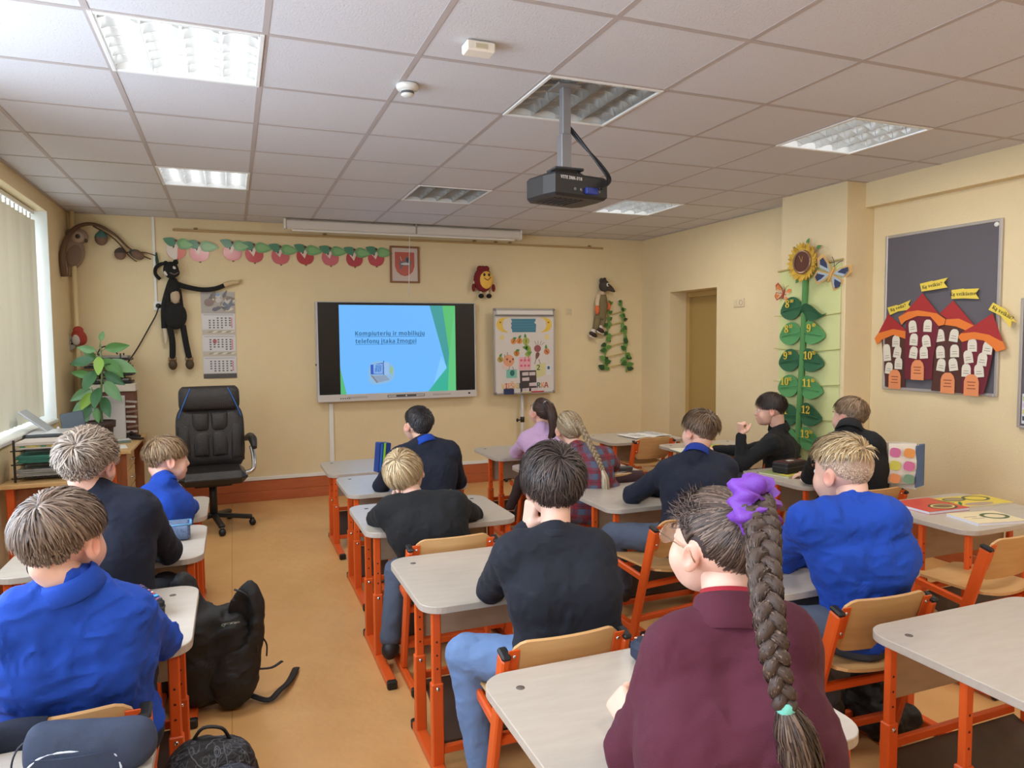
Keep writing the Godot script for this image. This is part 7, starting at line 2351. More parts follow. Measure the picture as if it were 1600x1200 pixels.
# ribbons of hair: [points, width, colour, outward]
class Hair:
	var v := PackedVector3Array()
	var n := PackedVector3Array()
	var c := PackedColorArray()
	var ix := PackedInt32Array()
	func ribbon(p: PackedVector3Array, w: float, col: Color, mid: Vector3) -> void:
		var m := p.size()
		var k := v.size()
		for i in m:
			var t := (p[min(i + 1, m - 1)] - p[max(i - 1, 0)]).normalized()
			var o := (p[i] - mid).normalized()
			var x := t.cross(o).normalized()
			var nn := (o - t * o.dot(t) * 0.8).normalized()
			var f := float(i) / (m - 1)
			var ww := w * (1.0 - 0.75 * f * f * f) * (0.75 + 0.25 * minf(1.0, f * 5.0))
			v.append(p[i] - x * ww); v.append(p[i] + x * ww)
			n.append((nn - x * 0.55).normalized()); n.append((nn + x * 0.55).normalized())
			c.append(col); c.append(col)
		for i in m - 1:
			var a := k + i * 2
			if (v[a] - v[a + 3]).cross(v[a] - v[a + 1]).dot(n[a] + n[a + 1]) >= 0.0:
				ix.append_array(PackedInt32Array([a, a + 1, a + 3, a, a + 3, a + 2]))
			else:
				ix.append_array(PackedInt32Array([a, a + 3, a + 1, a, a + 2, a + 3]))
	func mesh(base: Vector3) -> ArrayMesh:
		var ar := []
		ar.resize(Mesh.ARRAY_MAX)
		for i in v.size():
			v[i] -= base
		ar[Mesh.ARRAY_VERTEX] = v
		ar[Mesh.ARRAY_NORMAL] = n
		ar[Mesh.ARRAY_COLOR] = c
		ar[Mesh.ARRAY_INDEX] = ix
		var m := ArrayMesh.new()
		m.add_surface_from_arrays(Mesh.PRIMITIVE_TRIANGLES, ar)
		return m

# height of the hairline on the unit skull, by angle from the front
func hairline(d: Vector3) -> float:
	var az := rad_to_deg(atan2(absf(d.x), -d.z))
	var t := [[0.0, 0.56], [35.0, 0.52], [55.0, 0.34], [68.0, -0.02], [80.0, -0.20], [86.0, 0.02], [100.0, 0.06], [112.0, -0.28], [135.0, -0.60], [180.0, -0.72]]
	for i in t.size() - 1:
		if az <= t[i + 1][0]:
			return lerp(float(t[i][1]), float(t[i + 1][1]), (az - t[i][0]) / (t[i + 1][0] - t[i][0]))
	return -0.7

func grow(h: Hair, c: Vector3, b: Basis, s: float, st: Dictionary, seed_: int) -> void:
	var r := RandomNumberGenerator.new()
	r.seed = seed_
	var count: int = st.get("count", 2600)
	var tie = st.get("tie", null)
	var crown: Vector3 = st.get("crown", Vector3(0.10, 0.82, 0.56)).normalized()
	var colors: Array = st.colors
	var made := 0
	var tries := 0
	while made < count and tries < count * 6:
		tries += 1
		var d := Vector3(r.randfn(), r.randfn(), r.randfn()).normalized()
		if d.y < hairline(d) + r.randf() * 0.06:
			continue
		made += 1
		var az := rad_to_deg(atan2(absf(d.x), -d.z))
		var top := smoothstep(st.get("fade0", 0.15), st.get("fade1", 0.55), d.y + st.get("fade_back", 0.0) * (0.5 + 0.5 * d.z))
		var low := smoothstep(0.2, -0.5, d.y)
		var L: float = (1.0 - 0.45 * low) * lerp(float(st.side), float(st.top), top) * (0.58 + 0.62 * r.randf())
		if az < 60.0:
			L *= st.get("fringe", 1.0)
		var thick: float = lerp(float(st.get("thick_side", 0.06)), float(st.get("thick", 0.16)), top)
		var off := 0.035 + thick * sqrt(r.randf())
		var p := SC + d * SR_ * (1.0 + off * 0.3)
		var t := d - crown
		t = (t - d * t.dot(d)).normalized()
		if st.has("part"):       # combed sideways
			var u: Vector3 = st.part
			t = (t * 0.45 + (u - d * u.dot(d)) * top).normalized()
		var swirl: Vector3 = d.cross(t) * st.get("swirl", 0.25) * r.randf_range(0.4, 1.2)
		var v: Vector3 = (t + swirl + d * st.get("lift", 0.25)).normalized()
		var n := 6
		var pts := PackedVector3Array()
		var wob: Vector3 = Vector3(r.randfn(), r.randfn(), r.randfn()) * st.get("mess", 0.12)
		if tie != null:
			n = 9
			L = (Vector3(tie) - p).length() * 1.12
		for i in n + 1:
			var q := (p - SC) / SR_
			var lim := 1.0 + off * minf(1.0, 0.5 + i * 0.3)
			var ql := q.length()
			var far: float = lim + float(st.get("stand", 0.05)) * i / n
			if ql < lim or ql > far:
				p = SC + q / ql * clampf(ql, lim, far) * SR_
			pts.append(c + b * (p * s))
			if tie != null:
				var g: Vector3 = (Vector3(tie) - p)
				if g.length() < 0.012:
					break
				v = (g.normalized() * 0.8 + wob * 0.25 * (1.0 - float(i) / n)).normalized()
				p += v * minf(L / n, g.length())
			else:
				v = (v + Vector3(0, -1, 0) * st.get("fall", 0.25) + wob * 0.6).normalized()
				p += v * L / n
		if pts.size() < 2:
			continue
		var col: Color = colors[r.randi() % colors.size()]
		if st.has("side_colors") and top < 0.35:
			col = st.side_colors[r.randi() % st.side_colors.size()]
		col = lin(col) * r.randf_range(0.72, 1.25)
		h.ribbon(pts, st.get("width", 0.0021) * s * r.randf_range(0.7, 1.3), col, c + b * (SC * s))

func loose_strands(h: Hair, path: PackedVector3Array, rad: Array, count: int, colors: Array, seed_: int, width := 0.002, curl := 0.0) -> void:
	var r := RandomNumberGenerator.new()
	r.seed = seed_
	var m := path.size()
	for k in count:
		var a := r.randf() * TAU
		var rr := sqrt(r.randf())
		var pts := PackedVector3Array()
		var ph := r.randf() * TAU
		var i0 := 0
		var i1: int = m - 1 - (r.randi() % max(1, m / 6))
		for i in range(i0, i1 + 1):
			var t := (path[min(i + 1, m - 1)] - path[max(i - 1, 0)]).normalized()
			var x := t.cross(Vector3(0.2, 0.1, 1)).normalized()
			var y := t.cross(x)
			var f := float(i) / (m - 1)
			var q := f * (rad.size() - 1)
			var j: int = min(int(q), rad.size() - 2)
			var R: float = lerp(float(rad[j]), float(rad[j + 1]), q - j) * (0.55 + 0.45 * rr)
			pts.append(path[i] + (x * cos(a) + y * sin(a)) * R * (1.0 + 0.12 * sin(f * 9 + ph)) + x * curl * sin(f * 14 + ph))
		var mid := path[m / 2]
		var col: Color = lin(colors[r.randi() % colors.size()]) * r.randf_range(0.75, 1.25)
		h.ribbon(pts, width * r.randf_range(0.7, 1.3), col, mid + (mid - pts[pts.size() / 2]).normalized() * 0.05)

# a three-strand plait along a path
func plait(h: Hair, st: SurfaceTool, path: PackedVector3Array, w0: float, w1: float, turns: float, side: Vector3, colors: Array, seed_: int) -> void:
	var r := RandomNumberGenerator.new()
	r.seed = seed_
	var m := 140
	for k in 3:
		var pts := PackedVector3Array()
		var rad := PackedFloat32Array()
		var frames := []
		for i in m + 1:
			var f := float(i) / m
			var q := f * (path.size() - 1)
			var j: int = min(int(q), path.size() - 2)
			var p := path[j].lerp(path[j + 1], q - j)
			var t := (path[min(j + 2, path.size() - 1)] - path[max(j - 1, 0)]).normalized()
			var x := (side - t * side.dot(t)).normalized()
			var y := t.cross(x)
			var w: float = lerp(w0, w1, f)
			var a := f * turns * TAU + TAU * k / 3.0
			pts.append(p + x * sin(a) * w * 0.58 + y * sin(2.0 * a) * w * 0.34)
			rad.append(w * 0.50 * (0.9 + 0.1 * cos(2 * a)))
			frames.append([x, y])
		tube(st, pts, rad, 10)
		for z in 190:
			var a0 := r.randf() * TAU
			var tw := r.randf_range(-0.6, 0.6)
			var i0 := r.randi() % (m - 30)
			var rp := PackedVector3Array()
			for i in range(i0, min(m, i0 + 30) + 1, 3):
				var t := (pts[min(i + 1, m)] - pts[max(i - 1, 0)]).normalized()
				var x := t.cross(frames[i][1]).normalized()
				var y := t.cross(x)
				var a := a0 + tw * (i - i0) / 30.0
				rp.append(pts[i] + (x * cos(a) + y * sin(a)) * rad[i] * 1.03)
			var col: Color = lin(colors[r.randi() % colors.size()]) * r.randf_range(0.7, 1.3)
			h.ribbon(rp, 0.0014, col, pts[min(m, i0 + 15)])

func person(s: Dictionary) -> Node3D:
	var k: float = s.get("s", 1.1)
	var H: Vector3 = s.H
	var N: Vector3 = s.N
	var hc: Vector3 = s.hd
	var hb := head_frame(s.yaw, s.pitch, s.roll)
	var hs: float = s.get("hs", k)
	var base := Vector3(H.x, 0, H.z)
	var t := thing("person", s.label, "person", base, 0.0, "children in the classroom")
	var SL: Vector3 = s.SL
	var SR: Vector3 = s.SR
	var across := (SR - SL).normalized()
	var up := (N - H).normalized()
	var back := across.cross(up).normalized()      # out of the back
	var C: Vector3 = H.lerp(N, 0.60) + back * s.get("bulge", 0.02)
	var hipx := (across - Vector3.UP * across.y)
	hipx = hipx.normalized()
	if s.has("hipx"):
		hipx = s.hipx.normalized()
	var HL := H - hipx * 0.085 * k
	var HR := H + hipx * 0.085 * k
	var fwd := Vector3.UP.cross(hipx).normalized()
	var KL: Vector3 = s.get("KL", HL + fwd * 0.37 * k - hipx * 0.04 + Vector3(0, -0.02, 0))
	var KR: Vector3 = s.get("KR", HR + fwd * 0.37 * k + hipx * 0.04 + Vector3(0, -0.02, 0))
	var AL: Vector3 = s.get("AL", Vector3(KL.x, 0.09, KL.z) - fwd * 0.03)
	var AR: Vector3 = s.get("AR", Vector3(KR.x, 0.09, KR.z) - fwd * 0.03)
	var cell: float = s.get("cell", 0.011)
	var skull := hc + hb * (Vector3(0, -0.05, 0.025) * hs)
	# --- trunk and limbs, used three times with different girths
	var trunk := func(f: Field, g: float, low: bool) -> void:
		var ins := across * 0.06 * k
		f.cap(HL, HR, 0.098 * k + g, 0.098 * k + g, 0.05)
		for q in [-1.0, 1.0]:
			f.cap(H + hipx * q * 0.05 * k, C + ins * q, 0.088 * k + g, 0.098 * k + g, 0.06)
			f.cap(C + ins * q, (SL if q < 0 else SR).lerp(N, 0.34) - up * 0.055 * k, 0.096 * k + g, 0.066 * k + g, 0.05)
		f.cap(SL + across * 0.02, SR - across * 0.02, 0.050 * k + g, 0.050 * k + g, 0.05)
		f.cap(SL.lerp(N, 0.45) + up * 0.005, N - up * 0.012, 0.036 * k + g * 0.7, 0.046 * k + g * 0.5, 0.04)
		f.cap(SR.lerp(N, 0.45) + up * 0.005, N - up * 0.012, 0.036 * k + g * 0.7, 0.046 * k + g * 0.5, 0.04)
	var arm := func(f: Field, S: Vector3, E: Vector3, W: Vector3, g: float, cuff: float) -> void:
		f.cap(S, E, 0.047 * k + g, 0.037 * k + g, 0.035)
		f.cap(E, W, 0.038 * k + g, 0.025 * k + cuff, 0.02)
	var leg := func(f: Field, P: Vector3, K: Vector3, A: Vector3, g: float, hem: float) -> void:
		f.cap(P, K, 0.078 * k + g, 0.052 * k + g, 0.04)
		f.cap(K, A, 0.050 * k + g, 0.033 * k + hem, 0.02)
	# --- body
	var skin := Field.new()
	skin.cell = 0.016
	trunk.call(skin, -0.022, true)
	for q in [[SL, s.EL, s.WL], [SR, s.ER, s.WR]]:
		arm.call(skin, q[0], q[1], q[2], -0.004, 0.0)
	for q in [[HL, KL, AL], [HR, KR, AR]]:
		leg.call(skin, q[0], q[1], q[2], -0.006, 0.0)
	for q in [AL, AR]:
		skin.cap(q, q + fwd * 0.10 * k + Vector3(0, -0.05, 0), 0.03, 0.022, 0.02)
	skin.build()
	var neck := Field.new()
	neck.cell = 0.007
	neck.cap(N - up * 0.05, skull, 0.047 * k, 0.044 * hs, 0.02)
	neck.cap(skull + hb * (Vector3(0, 0.0, 0.03) * hs), N + back * 0.008, 0.036 * hs, 0.036 * k, 0.02)
	neck.build()
	var head := head_field(hc, hb, hs, s.get("head_cell", 0.0038) * hs)
	head.build()
	var parts := [skin, neck, head]
	for q in [["L", false], ["R", true]]:
		var W: Vector3 = s["W" + q[0]]
		var E: Vector3 = s["E" + q[0]]
		var d: Vector3 = s.get("hd" + q[0], (W - E).normalized())
		var pn: Vector3 = s.get("hn" + q[0], Vector3.DOWN)
		var hf := hand_field(W - d * 0.008, d, pn, q[1], s.get("curl" + q[0], 0.35), k * 0.98, s.get("hand_cell", 0.0045))
		hf.build()
		parts.append(hf)
	var tone: Color = s.get("skin", rgb(232, 184, 162))
	var hbi := hb.inverse()
	var tint := func(p: Vector3) -> Color:
		var l: Vector3 = (hbi * (p - hc)) / hs
		var c := tone
		if l.length() < 0.16:
			var lips := clampf(1.3 - (l - Vector3(0, -0.071, -0.094)).length() / 0.016, 0.0, 1.0)
			if absf(l.y + 0.071) > 0.011:
				lips = 0.0
			c = c.lerp(rgb(206, 120, 112), lips * 0.8)
			var blush := clampf(1.0 - (Vector3(absf(l.x), l.y, l.z) - Vector3(0.04, -0.045, -0.075)).length() / 0.035, 0.0, 1.0)
			c = c.lerp(rgb(226, 142, 126), blush * 0.4)
			var ear := clampf(1.0 - (Vector3(absf(l.x), l.y, l.z) - Vector3(0.082, -0.016, 0.012)).length() / 0.034, 0.0, 1.0)
			c = c.lerp(rgb(226, 134, 116), ear * 0.6)
		return lin(c)
	if not M.has("skin"):
		var sm := StandardMaterial3D.new()
		sm.vertex_color_use_as_albedo = true
		sm.roughness = 0.5
		sm.subsurf_scatter_enabled = true
		sm.subsurf_scatter_strength = 0.08
		M["skin"] = sm
		var hm := StandardMaterial3D.new()
		hm.vertex_color_use_as_albedo = true
		hm.roughness = 0.45
		hm.cull_mode = BaseMaterial3D.CULL_DISABLED
		M["hair"] = hm
	put("body", net_mesh(parts, tint, base), M["skin"], t)
	# --- eyes
	for q in [-1.0, 1.0]:
		var st := fresh()
		ball(st, hc + hb * (Vector3(q * 0.029, -0.013, -0.0735) * hs) - base, Vector3.ONE * 0.0108 * hs, 8)
		var ey := obj("eye", st, mat(rgb(232, 228, 222), 0.25), t)
		st = fresh()
		ball(st, hc + hb * (Vector3(q * 0.029, -0.013, -0.0816) * hs) - base, Vector3(0.0058, 0.0058, 0.0034) * hs, 6, hb)
		obj("iris", st, mat(rgb(70, 84, 92), 0.2), ey)
	# --- clothes
	var top := Field.new()
	top.cell = cell
	top.noise = nz
	top.amp = s.get("fold", 0.007)
	top.freq = Vector3(13, 9, 13)
	trunk.call(top, s.get("loose", 0.014), true)
	for q in [[SL, s.EL, s.WL], [SR, s.ER, s.WR]]:
		if s.has("short_sleeve"):
			arm.call(top, q[0], q[0].lerp(q[1], 0.72), q[0].lerp(q[1], 0.74), 0.016, 0.026)
		else:
			var w: Vector3 = q[2] - (q[2] - q[1]).normalized() * 0.02
			arm.call(top, q[0], q[1], w, 0.014, 0.012)
	if s.has("skirt"):
		for q in [[HL, KL], [HR, KR]]:
			top.cap(q[0], q[0].lerp(q[1], 0.8), 0.105 * k, 0.10 * k, 0.08)
	else:
		top.cut(H - up * s.get("hem", 0.075) * k, -up, 0.42)
	top.build()
	put(s.get("top_name", "pullover"), net_mesh([top], null, base), s.cloth, t)
	if s.has("collar"):
		var col: Array = s.collar           # [material, kind]
		var ny := ((hc + hb * (Vector3(0, -0.05, 0.03) * hs) - N).normalized() + up * 0.7).normalized()
		var nb := Basis(ny.cross(back).normalized() * -1.0, ny, Vector3.ZERO)
		var nx := (across - ny * across.dot(ny)).normalized()
		nb = Basis(nx, ny, nx.cross(ny))
		var st := fresh()
		var prof := []
		if col[1] == "fold":
			prof = [Vector2(0.049, -0.005), Vector2(0.051, 0.034), Vector2(0.055, 0.038), Vector2(0.062, 0.028), Vector2(0.071, -0.008), Vector2(0.066, -0.012)]
		elif col[1] == "high":
			prof = [Vector2(0.054, 0.0), Vector2(0.054, 0.058), Vector2(0.058, 0.063), Vector2(0.063, 0.058), Vector2(0.078, 0.008), Vector2(0.074, -0.004)]
		else:
			prof = [Vector2(0.049, 0.0), Vector2(0.051, 0.016), Vector2(0.055, 0.018), Vector2(0.060, 0.010), Vector2(0.059, -0.004)]
		for i in prof.size():
			prof[i] *= k
		lathe(st, prof, 28, Transform3D(nb, N - ny * 0.012 - base), 1.0, 1.06)
		obj("collar", st, col[0], t)
		if col.size() > 2:
			st = fresh()
			lathe(st, [Vector2(0.049, 0.0) * k, Vector2(0.0495, 0.070) * k, Vector2(0.052, 0.072) * k, Vector2(0.053, 0.04) * k], 24, Transform3D(nb, N - ny * 0.012 - base), 1.0, 1.06)
			obj("undershirt", st, col[2], t)
	var bottom := Field.new()
	bottom.cell = cell
	bottom.noise = nz
	bottom.amp = 0.006
	bottom.freq = Vector3(15, 10, 15)
	bottom.cap(HL, HR, 0.100 * k, 0.100 * k, 0.05)
	var slim: float = s.get("slim", 0.0)
	for q in [[HL, KL, AL], [HR, KR, AR]]:
		leg.call(bottom, q[0], q[1], q[2] + Vector3(0, 0.015, 0), 0.010 - slim, 0.016 - slim)
	bottom.build()
	put(s.get("bottom_name", "trousers"), net_mesh([bottom], null, base), s.trousers, t)
	for q in [[KL, AL], [KR, AR]]:
		var sf := Field.new()
		sf.cell = 0.008
		var A: Vector3 = q[1]
		var ft: Vector3 = s.get("foot_dir", fwd)
		sf.cap(A + Vector3(0, -0.03, 0) - ft * 0.02, A + Vector3(0, -0.052, 0) + ft * 0.02, 0.036 * k, 0.034 * k, 0.02)
		sf.cap(A + Vector3(0, -0.052, 0) - ft * 0.03, A + Vector3(0, -0.060, 0) + ft * 0.14 * k, 0.030, 0.027, 0.03)
		sf.cut(A + Vector3(0, -0.084, 0), Vector3.DOWN, 0.4)
		sf.build()
		put("shoe", net_mesh([sf], null, base), s.get("shoes", mat(rgb(34, 32, 34), 0.5)), t)
	# --- hair
	var h := Hair.new()
	var hst: Dictionary = s.hair
	var cap_col: Color = hst.colors[0]
	grow(h, hc, hb, hs, hst, int(absf(hc.x * 1000.0)) + 17)
	var capf := Field.new()
	capf.cell = 0.006
	var r0: float = (1.008 if not hst.has("tie") else 1.0) + hst.get("thick", 0.16) * 0.06
	capf.ell(hc + hb * ((SC + (Vector3(0, 0.005, 0.003) if not hst.has("tie") else Vector3.ZERO)) * hs), SR_ * hs * Vector3(r0, r0 * 0.97, r0), hb, 0.0)
	capf.cut(hc + hb * (Vector3(0, -0.002, -0.02) * hs), hb * Vector3(0, -0.80, -0.60), 0.4)
	capf.cut(hc + hb * (Vector3(0, -0.032, 0.07) * hs), hb * Vector3(0, -1, 0), 0.4)
	capf.build()
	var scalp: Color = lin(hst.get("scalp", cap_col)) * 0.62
	var hair_mesh := put("hair", h.mesh(base), M["hair"], t)
	hair_mesh.set_meta("kind", "stuff")
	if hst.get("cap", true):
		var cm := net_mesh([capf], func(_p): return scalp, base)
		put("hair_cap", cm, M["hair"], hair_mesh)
	# brows
	var br := Hair.new()
	for q in [-1.0, 1.0]:
		for i in 14:
			var f := i / 13.0
			var p0 := Vector3(q * (0.014 + 0.034 * f), 0.006 + 0.005 * sin(f * 2.6), -0.0925 + 0.020 * f * f)
			br.ribbon(PackedVector3Array([hc + hb * (p0 * hs), hc + hb * ((p0 + Vector3(q * 0.008, 0.002, 0.001)) * hs)]), 0.0016, lin(cap_col) * 0.7, hc)
	put("eyebrow", br.mesh(base), M["hair"], t).set_meta("kind", "stuff")
	if s.has("glasses"):
		var gm: Material = s.glasses
		var st := fresh()
		for q in [-1.0, 1.0]:
			var ring := PackedVector3Array()
			for i in 25:
				var a := TAU * i / 24
				ring.append(hc + hb * (Vector3(q * 0.034 + 0.026 * cos(a), -0.014 + 0.021 * sin(a), -0.103 + 0.006 * absf(cos(a))) * hs) - base)
			tube(st, ring, 0.0013 * hs, 6)
			tube(st, PackedVector3Array([hc + hb * (Vector3(q * 0.060, -0.008, -0.098) * hs) - base, hc + hb * (Vector3(q * 0.079, -0.004, -0.02) * hs) - base, hc + hb * (Vector3(q * 0.083, -0.004, 0.012) * hs) - base, hc + hb * (Vector3(q * 0.081, -0.022, 0.028) * hs) - base]), 0.0015 * hs, 6)
		tube(st, PackedVector3Array([hc + hb * (Vector3(-0.010, -0.008, -0.104) * hs) - base, hc + hb * (Vector3(0, -0.004, -0.107) * hs) - base, hc + hb * (Vector3(0.010, -0.008, -0.104) * hs) - base]), 0.0013 * hs, 6)
		obj("glasses_frame", st, gm, t)
		var lens := StandardMaterial3D.new()
		lens.albedo_color = Color(1, 1, 1, 0.08)
		lens.transparency = BaseMaterial3D.TRANSPARENCY_ALPHA
		lens.roughness = 0.02
		for q in [-1.0, 1.0]:
			st = fresh()
			slab(st, oval(0.0255 * hs, 0.0205 * hs, 20), -0.0006, 0.0012, 0, Transform3D(hb, hc + hb * (Vector3(q * 0.034, -0.014, -0.1005) * hs) - base))
			obj("lens", st, lens, t)
	return t

func cloth(key: String, c: Color, rough := 0.9, bump := 0.35) -> StandardMaterial3D:
	if M.has(key):
		return M[key]
	var m := StandardMaterial3D.new()
	m.albedo_color = c
	m.roughness = rough
	m.rim_enabled = true
	m.rim = 0.1
	m.rim_tint = 0.6
	m.normal_enabled = true
	if not M.has("weave"):
		M["weave"] = noise_tex(0.35, c, c, 3, FastNoiseLite.TYPE_SIMPLEX_SMOOTH, 256, true, 5.0)
	m.normal_texture = M["weave"]
	m.normal_scale = bump
	m.uv1_triplanar = true
	m.uv1_scale = Vector3.ONE * 5.0
	M[key] = m
	return m

func tartan() -> StandardMaterial3D:
	var im := Image.create(64, 64, false, Image.FORMAT_RGB8)
	for y in 64:
		for x in 64:
			var c := rgb(150, 44, 54)
			var bx := int(x / 16) % 2 == 0
			var by := int(y / 16) % 2 == 0
			if bx and by:
				c = rgb(86, 112, 138)
			elif bx or by:
				c = rgb(116, 62, 72)
			if x % 32 == 24 or y % 32 == 24:
				c = rgb(60, 40, 62)
			if (x + y) % 2 == 0:
				c = c.darkened(0.12)
			im.set_pixel(x, y, c)
	var m := StandardMaterial3D.new()
	m.albedo_texture = ImageTexture.create_from_image(im)
	m.uv1_triplanar = true
	m.uv1_scale = Vector3.ONE * 6.5
	m.uv1_offset = Vector3(0.1, 0.2, 0.3)
	m.roughness = 0.9
	return m

func build_people() -> void:
	var blue := cloth("c_blue", rgb(20, 68, 172))
	var blue_dark := cloth("c_blue2", rgb(24, 52, 140))
	var navy := cloth("c_navy", rgb(19, 25, 43))
	var navy_fine := cloth("c_navy2", rgb(18, 23, 36), 0.85, 0.2)
	var black_wool := cloth("c_black", rgb(15, 16, 19))
	var lilac := cloth("c_lilac", rgb(208, 172, 212))
	var burgundy := cloth("c_burg", rgb(80, 27, 45), 0.92, 0.25)
	var dark_trousers := cloth("c_dark", rgb(34, 38, 50))
	var grey_trousers := cloth("c_grey", rgb(78, 88, 106))
	var jeans := cloth("c_jeans", rgb(104, 132, 176))
	var brown_tights := cloth("c_tights", rgb(58, 40, 40), 0.8, 0.2)
	var plaid := tartan()
	var h_brown := {"fade1": 0.6, "fade0": -0.05, "top": 0.075, "side": 0.02, "thick": 0.16, "thick_side": 0.06, "fall": 0.20, "lift": 0.22, "count": 3400, "mess": 0.05, "swirl": 0.5, "crown": Vector3(-0.05, 0.80, 0.60), "colors": [rgb(104, 84, 70), rgb(122, 100, 84), rgb(90, 70, 58), rgb(138, 116, 98)]}
	var h_ash := {"fade1": 0.55, "fade0": -0.05, "top": 0.075, "side": 0.022, "thick": 0.22, "thick_side": 0.08, "stand": 0.12, "fall": 0.08, "lift": 0.45, "count": 3200, "mess": 0.16, "swirl": 0.7, "crown": Vector3(0.0, 0.62, 0.78), "colors": [rgb(128, 108, 90), rgb(148, 128, 110), rgb(110, 92, 76), rgb(164, 146, 128)]}
	var h_light := {"fade1": 0.6, "fade0": -0.05, "top": 0.075, "side": 0.022, "thick": 0.18, "thick_side": 0.07, "fall": 0.25, "lift": 0.15, "count": 2600, "mess": 0.06, "colors": [rgb(132, 104, 76), rgb(150, 122, 92), rgb(112, 86, 62), rgb(166, 138, 104)]}
	var h_light_short := {"fade1": 0.6, "fade0": -0.05, "top": 0.05, "side": 0.016, "thick": 0.14, "thick_side": 0.07, "fall": 0.2, "lift": 0.2, "count": 2600, "mess": 0.06, "width": 0.0024, "colors": [rgb(128, 104, 78), rgb(146, 120, 92), rgb(112, 88, 66)]}
	var h_dark_short := {"fade1": 0.6, "fade0": 0, "top": 0.045, "side": 0.012, "thick": 0.16, "thick_side": 0.05, "fall": 0.15, "lift": 0.3, "count": 2600, "mess": 0.08, "width": 0.0024, "colors": [rgb(34, 32, 36), rgb(44, 42, 46), rgb(54, 50, 52)]}
	var h_dark_long := {"fade1": 0.6, "fade0": -0.05, "top": 0.07, "side": 0.022, "thick": 0.18, "thick_side": 0.08, "fall": 0.25, "lift": 0.15, "count": 2600, "mess": 0.06, "width": 0.0024, "colors": [rgb(48, 36, 32), rgb(60, 46, 40), rgb(40, 30, 28)]}
	var h_blond := {"fade1": 0.5, "fade0": -0.2, "top": 0.1, "side": 0.045, "thick": 0.22, "thick_side": 0.15, "fall": 0.28, "lift": 0.15, "count": 3200, "mess": 0.05, "swirl": 0.35, "crown": Vector3(0.05, 0.86, 0.50), "colors": [rgb(176, 148, 108), rgb(196, 170, 130), rgb(148, 120, 86), rgb(212, 190, 152)]}
	var h_thick := {"fade1": 0.5, "fade0": -0.2, "top": 0.11, "side": 0.055, "thick": 0.30, "thick_side": 0.20, "stand": 0.10, "fall": 0.16, "lift": 0.38, "count": 4200, "mess": 0.13, "swirl": 0.9, "crown": Vector3(0.15, 0.78, 0.60), "colors": [rgb(52, 42, 40), rgb(66, 54, 50), rgb(44, 35, 34), rgb(88, 72, 66)]}
	var h_under_brown := {"top": 0.07, "side": 0.008, "thick": 0.24, "thick_side": 0.02, "fade0": 0.12, "fade1": 0.40, "fall": 0.12, "lift": 0.3, "count": 3200, "mess": 0.08, "crown": Vector3(0.0, 0.85, 0.5), "colors": [rgb(102, 78, 56), rgb(120, 94, 70), rgb(84, 62, 46)], "side_colors": [rgb(130, 104, 84), rgb(112, 88, 70)], "scalp": rgb(176, 140, 118)}
	var h_under_blond := {"top": 0.058, "side": 0.006, "thick": 0.24, "thick_side": 0.015, "stand": 0.08, "fade0": 0.46, "fade1": 0.64, "fall": 0.10, "lift": 0.45, "count": 3600, "mess": 0.10, "swirl": 0.5, "crown": Vector3(0.1, 0.70, 0.72), "colors": [rgb(196, 172, 134), rgb(214, 194, 158), rgb(170, 144, 106), rgb(182, 150, 104)], "side_colors": [rgb(206, 180, 156), rgb(198, 170, 146), rgb(214, 190, 168)], "scalp": rgb(224, 186, 164)}
	var h_tied_dark := {"tie": Vector3(-0.008, 0.098, 0.090), "top": 0.1, "side": 0.1, "thick": 0.10, "thick_side": 0.07, "count": 3600, "mess": 0.25, "lift": 0.1, "width": 0.0016, "colors": [rgb(74, 58, 50), rgb(92, 74, 64), rgb(58, 45, 40), rgb(116, 96, 84)]}
	var h_tied_brown := {"tie": Vector3(0.0, 0.07, 0.105), "top": 0.1, "side": 0.1, "thick": 0.10, "thick_side": 0.08, "count": 2400, "mess": 0.15, "width": 0.0022, "colors": [rgb(70, 48, 40), rgb(84, 60, 48), rgb(58, 40, 34)]}
	var h_tied_blond := {"tie": Vector3(0.005, 0.0, 0.118), "top": 0.1, "side": 0.1, "thick": 0.13, "thick_side": 0.10, "count": 2600, "mess": 0.22, "width": 0.0022, "colors": [rgb(150, 128, 98), rgb(172, 150, 118), rgb(124, 104, 80), rgb(196, 176, 144)]}
	var p_polo := person({"label": "boy in a bright blue polo shirt with a folded collar, brown bowl-cut hair, back turned", "s": 1.1, "hs": 1.1, "yaw": 24, "pitch": -2, "roll": 2, "cell": 0.009,
		"hd": Vector3(-0.413, 1.113, -2.060), "N": Vector3(-0.396, 0.999, -2.030), "SL": Vector3(-0.521, 0.920, -2.030), "SR": Vector3(-0.281, 0.895, -2.060), "EL": Vector3(-0.640, 0.690, -2.340), "ER": Vector3(-0.233, 0.690, -2.370), "WL": Vector3(-0.420, 0.675, -2.430), "WR": Vector3(-0.460, 0.675, -2.520), "H": Vector3(-0.420, 0.510, -2.190),
		"cloth": blue, "collar": [blue, "fold"], "trousers": dark_trousers, "hair": h_brown, "head_cell": 0.003, "hdL": Vector3(1, 0, -0.1), "hnL": Vector3(0, -1, 0.1), "curlL": 0.5, "fold": 0.013, "bulge": 0.005, "hem": -0.03})
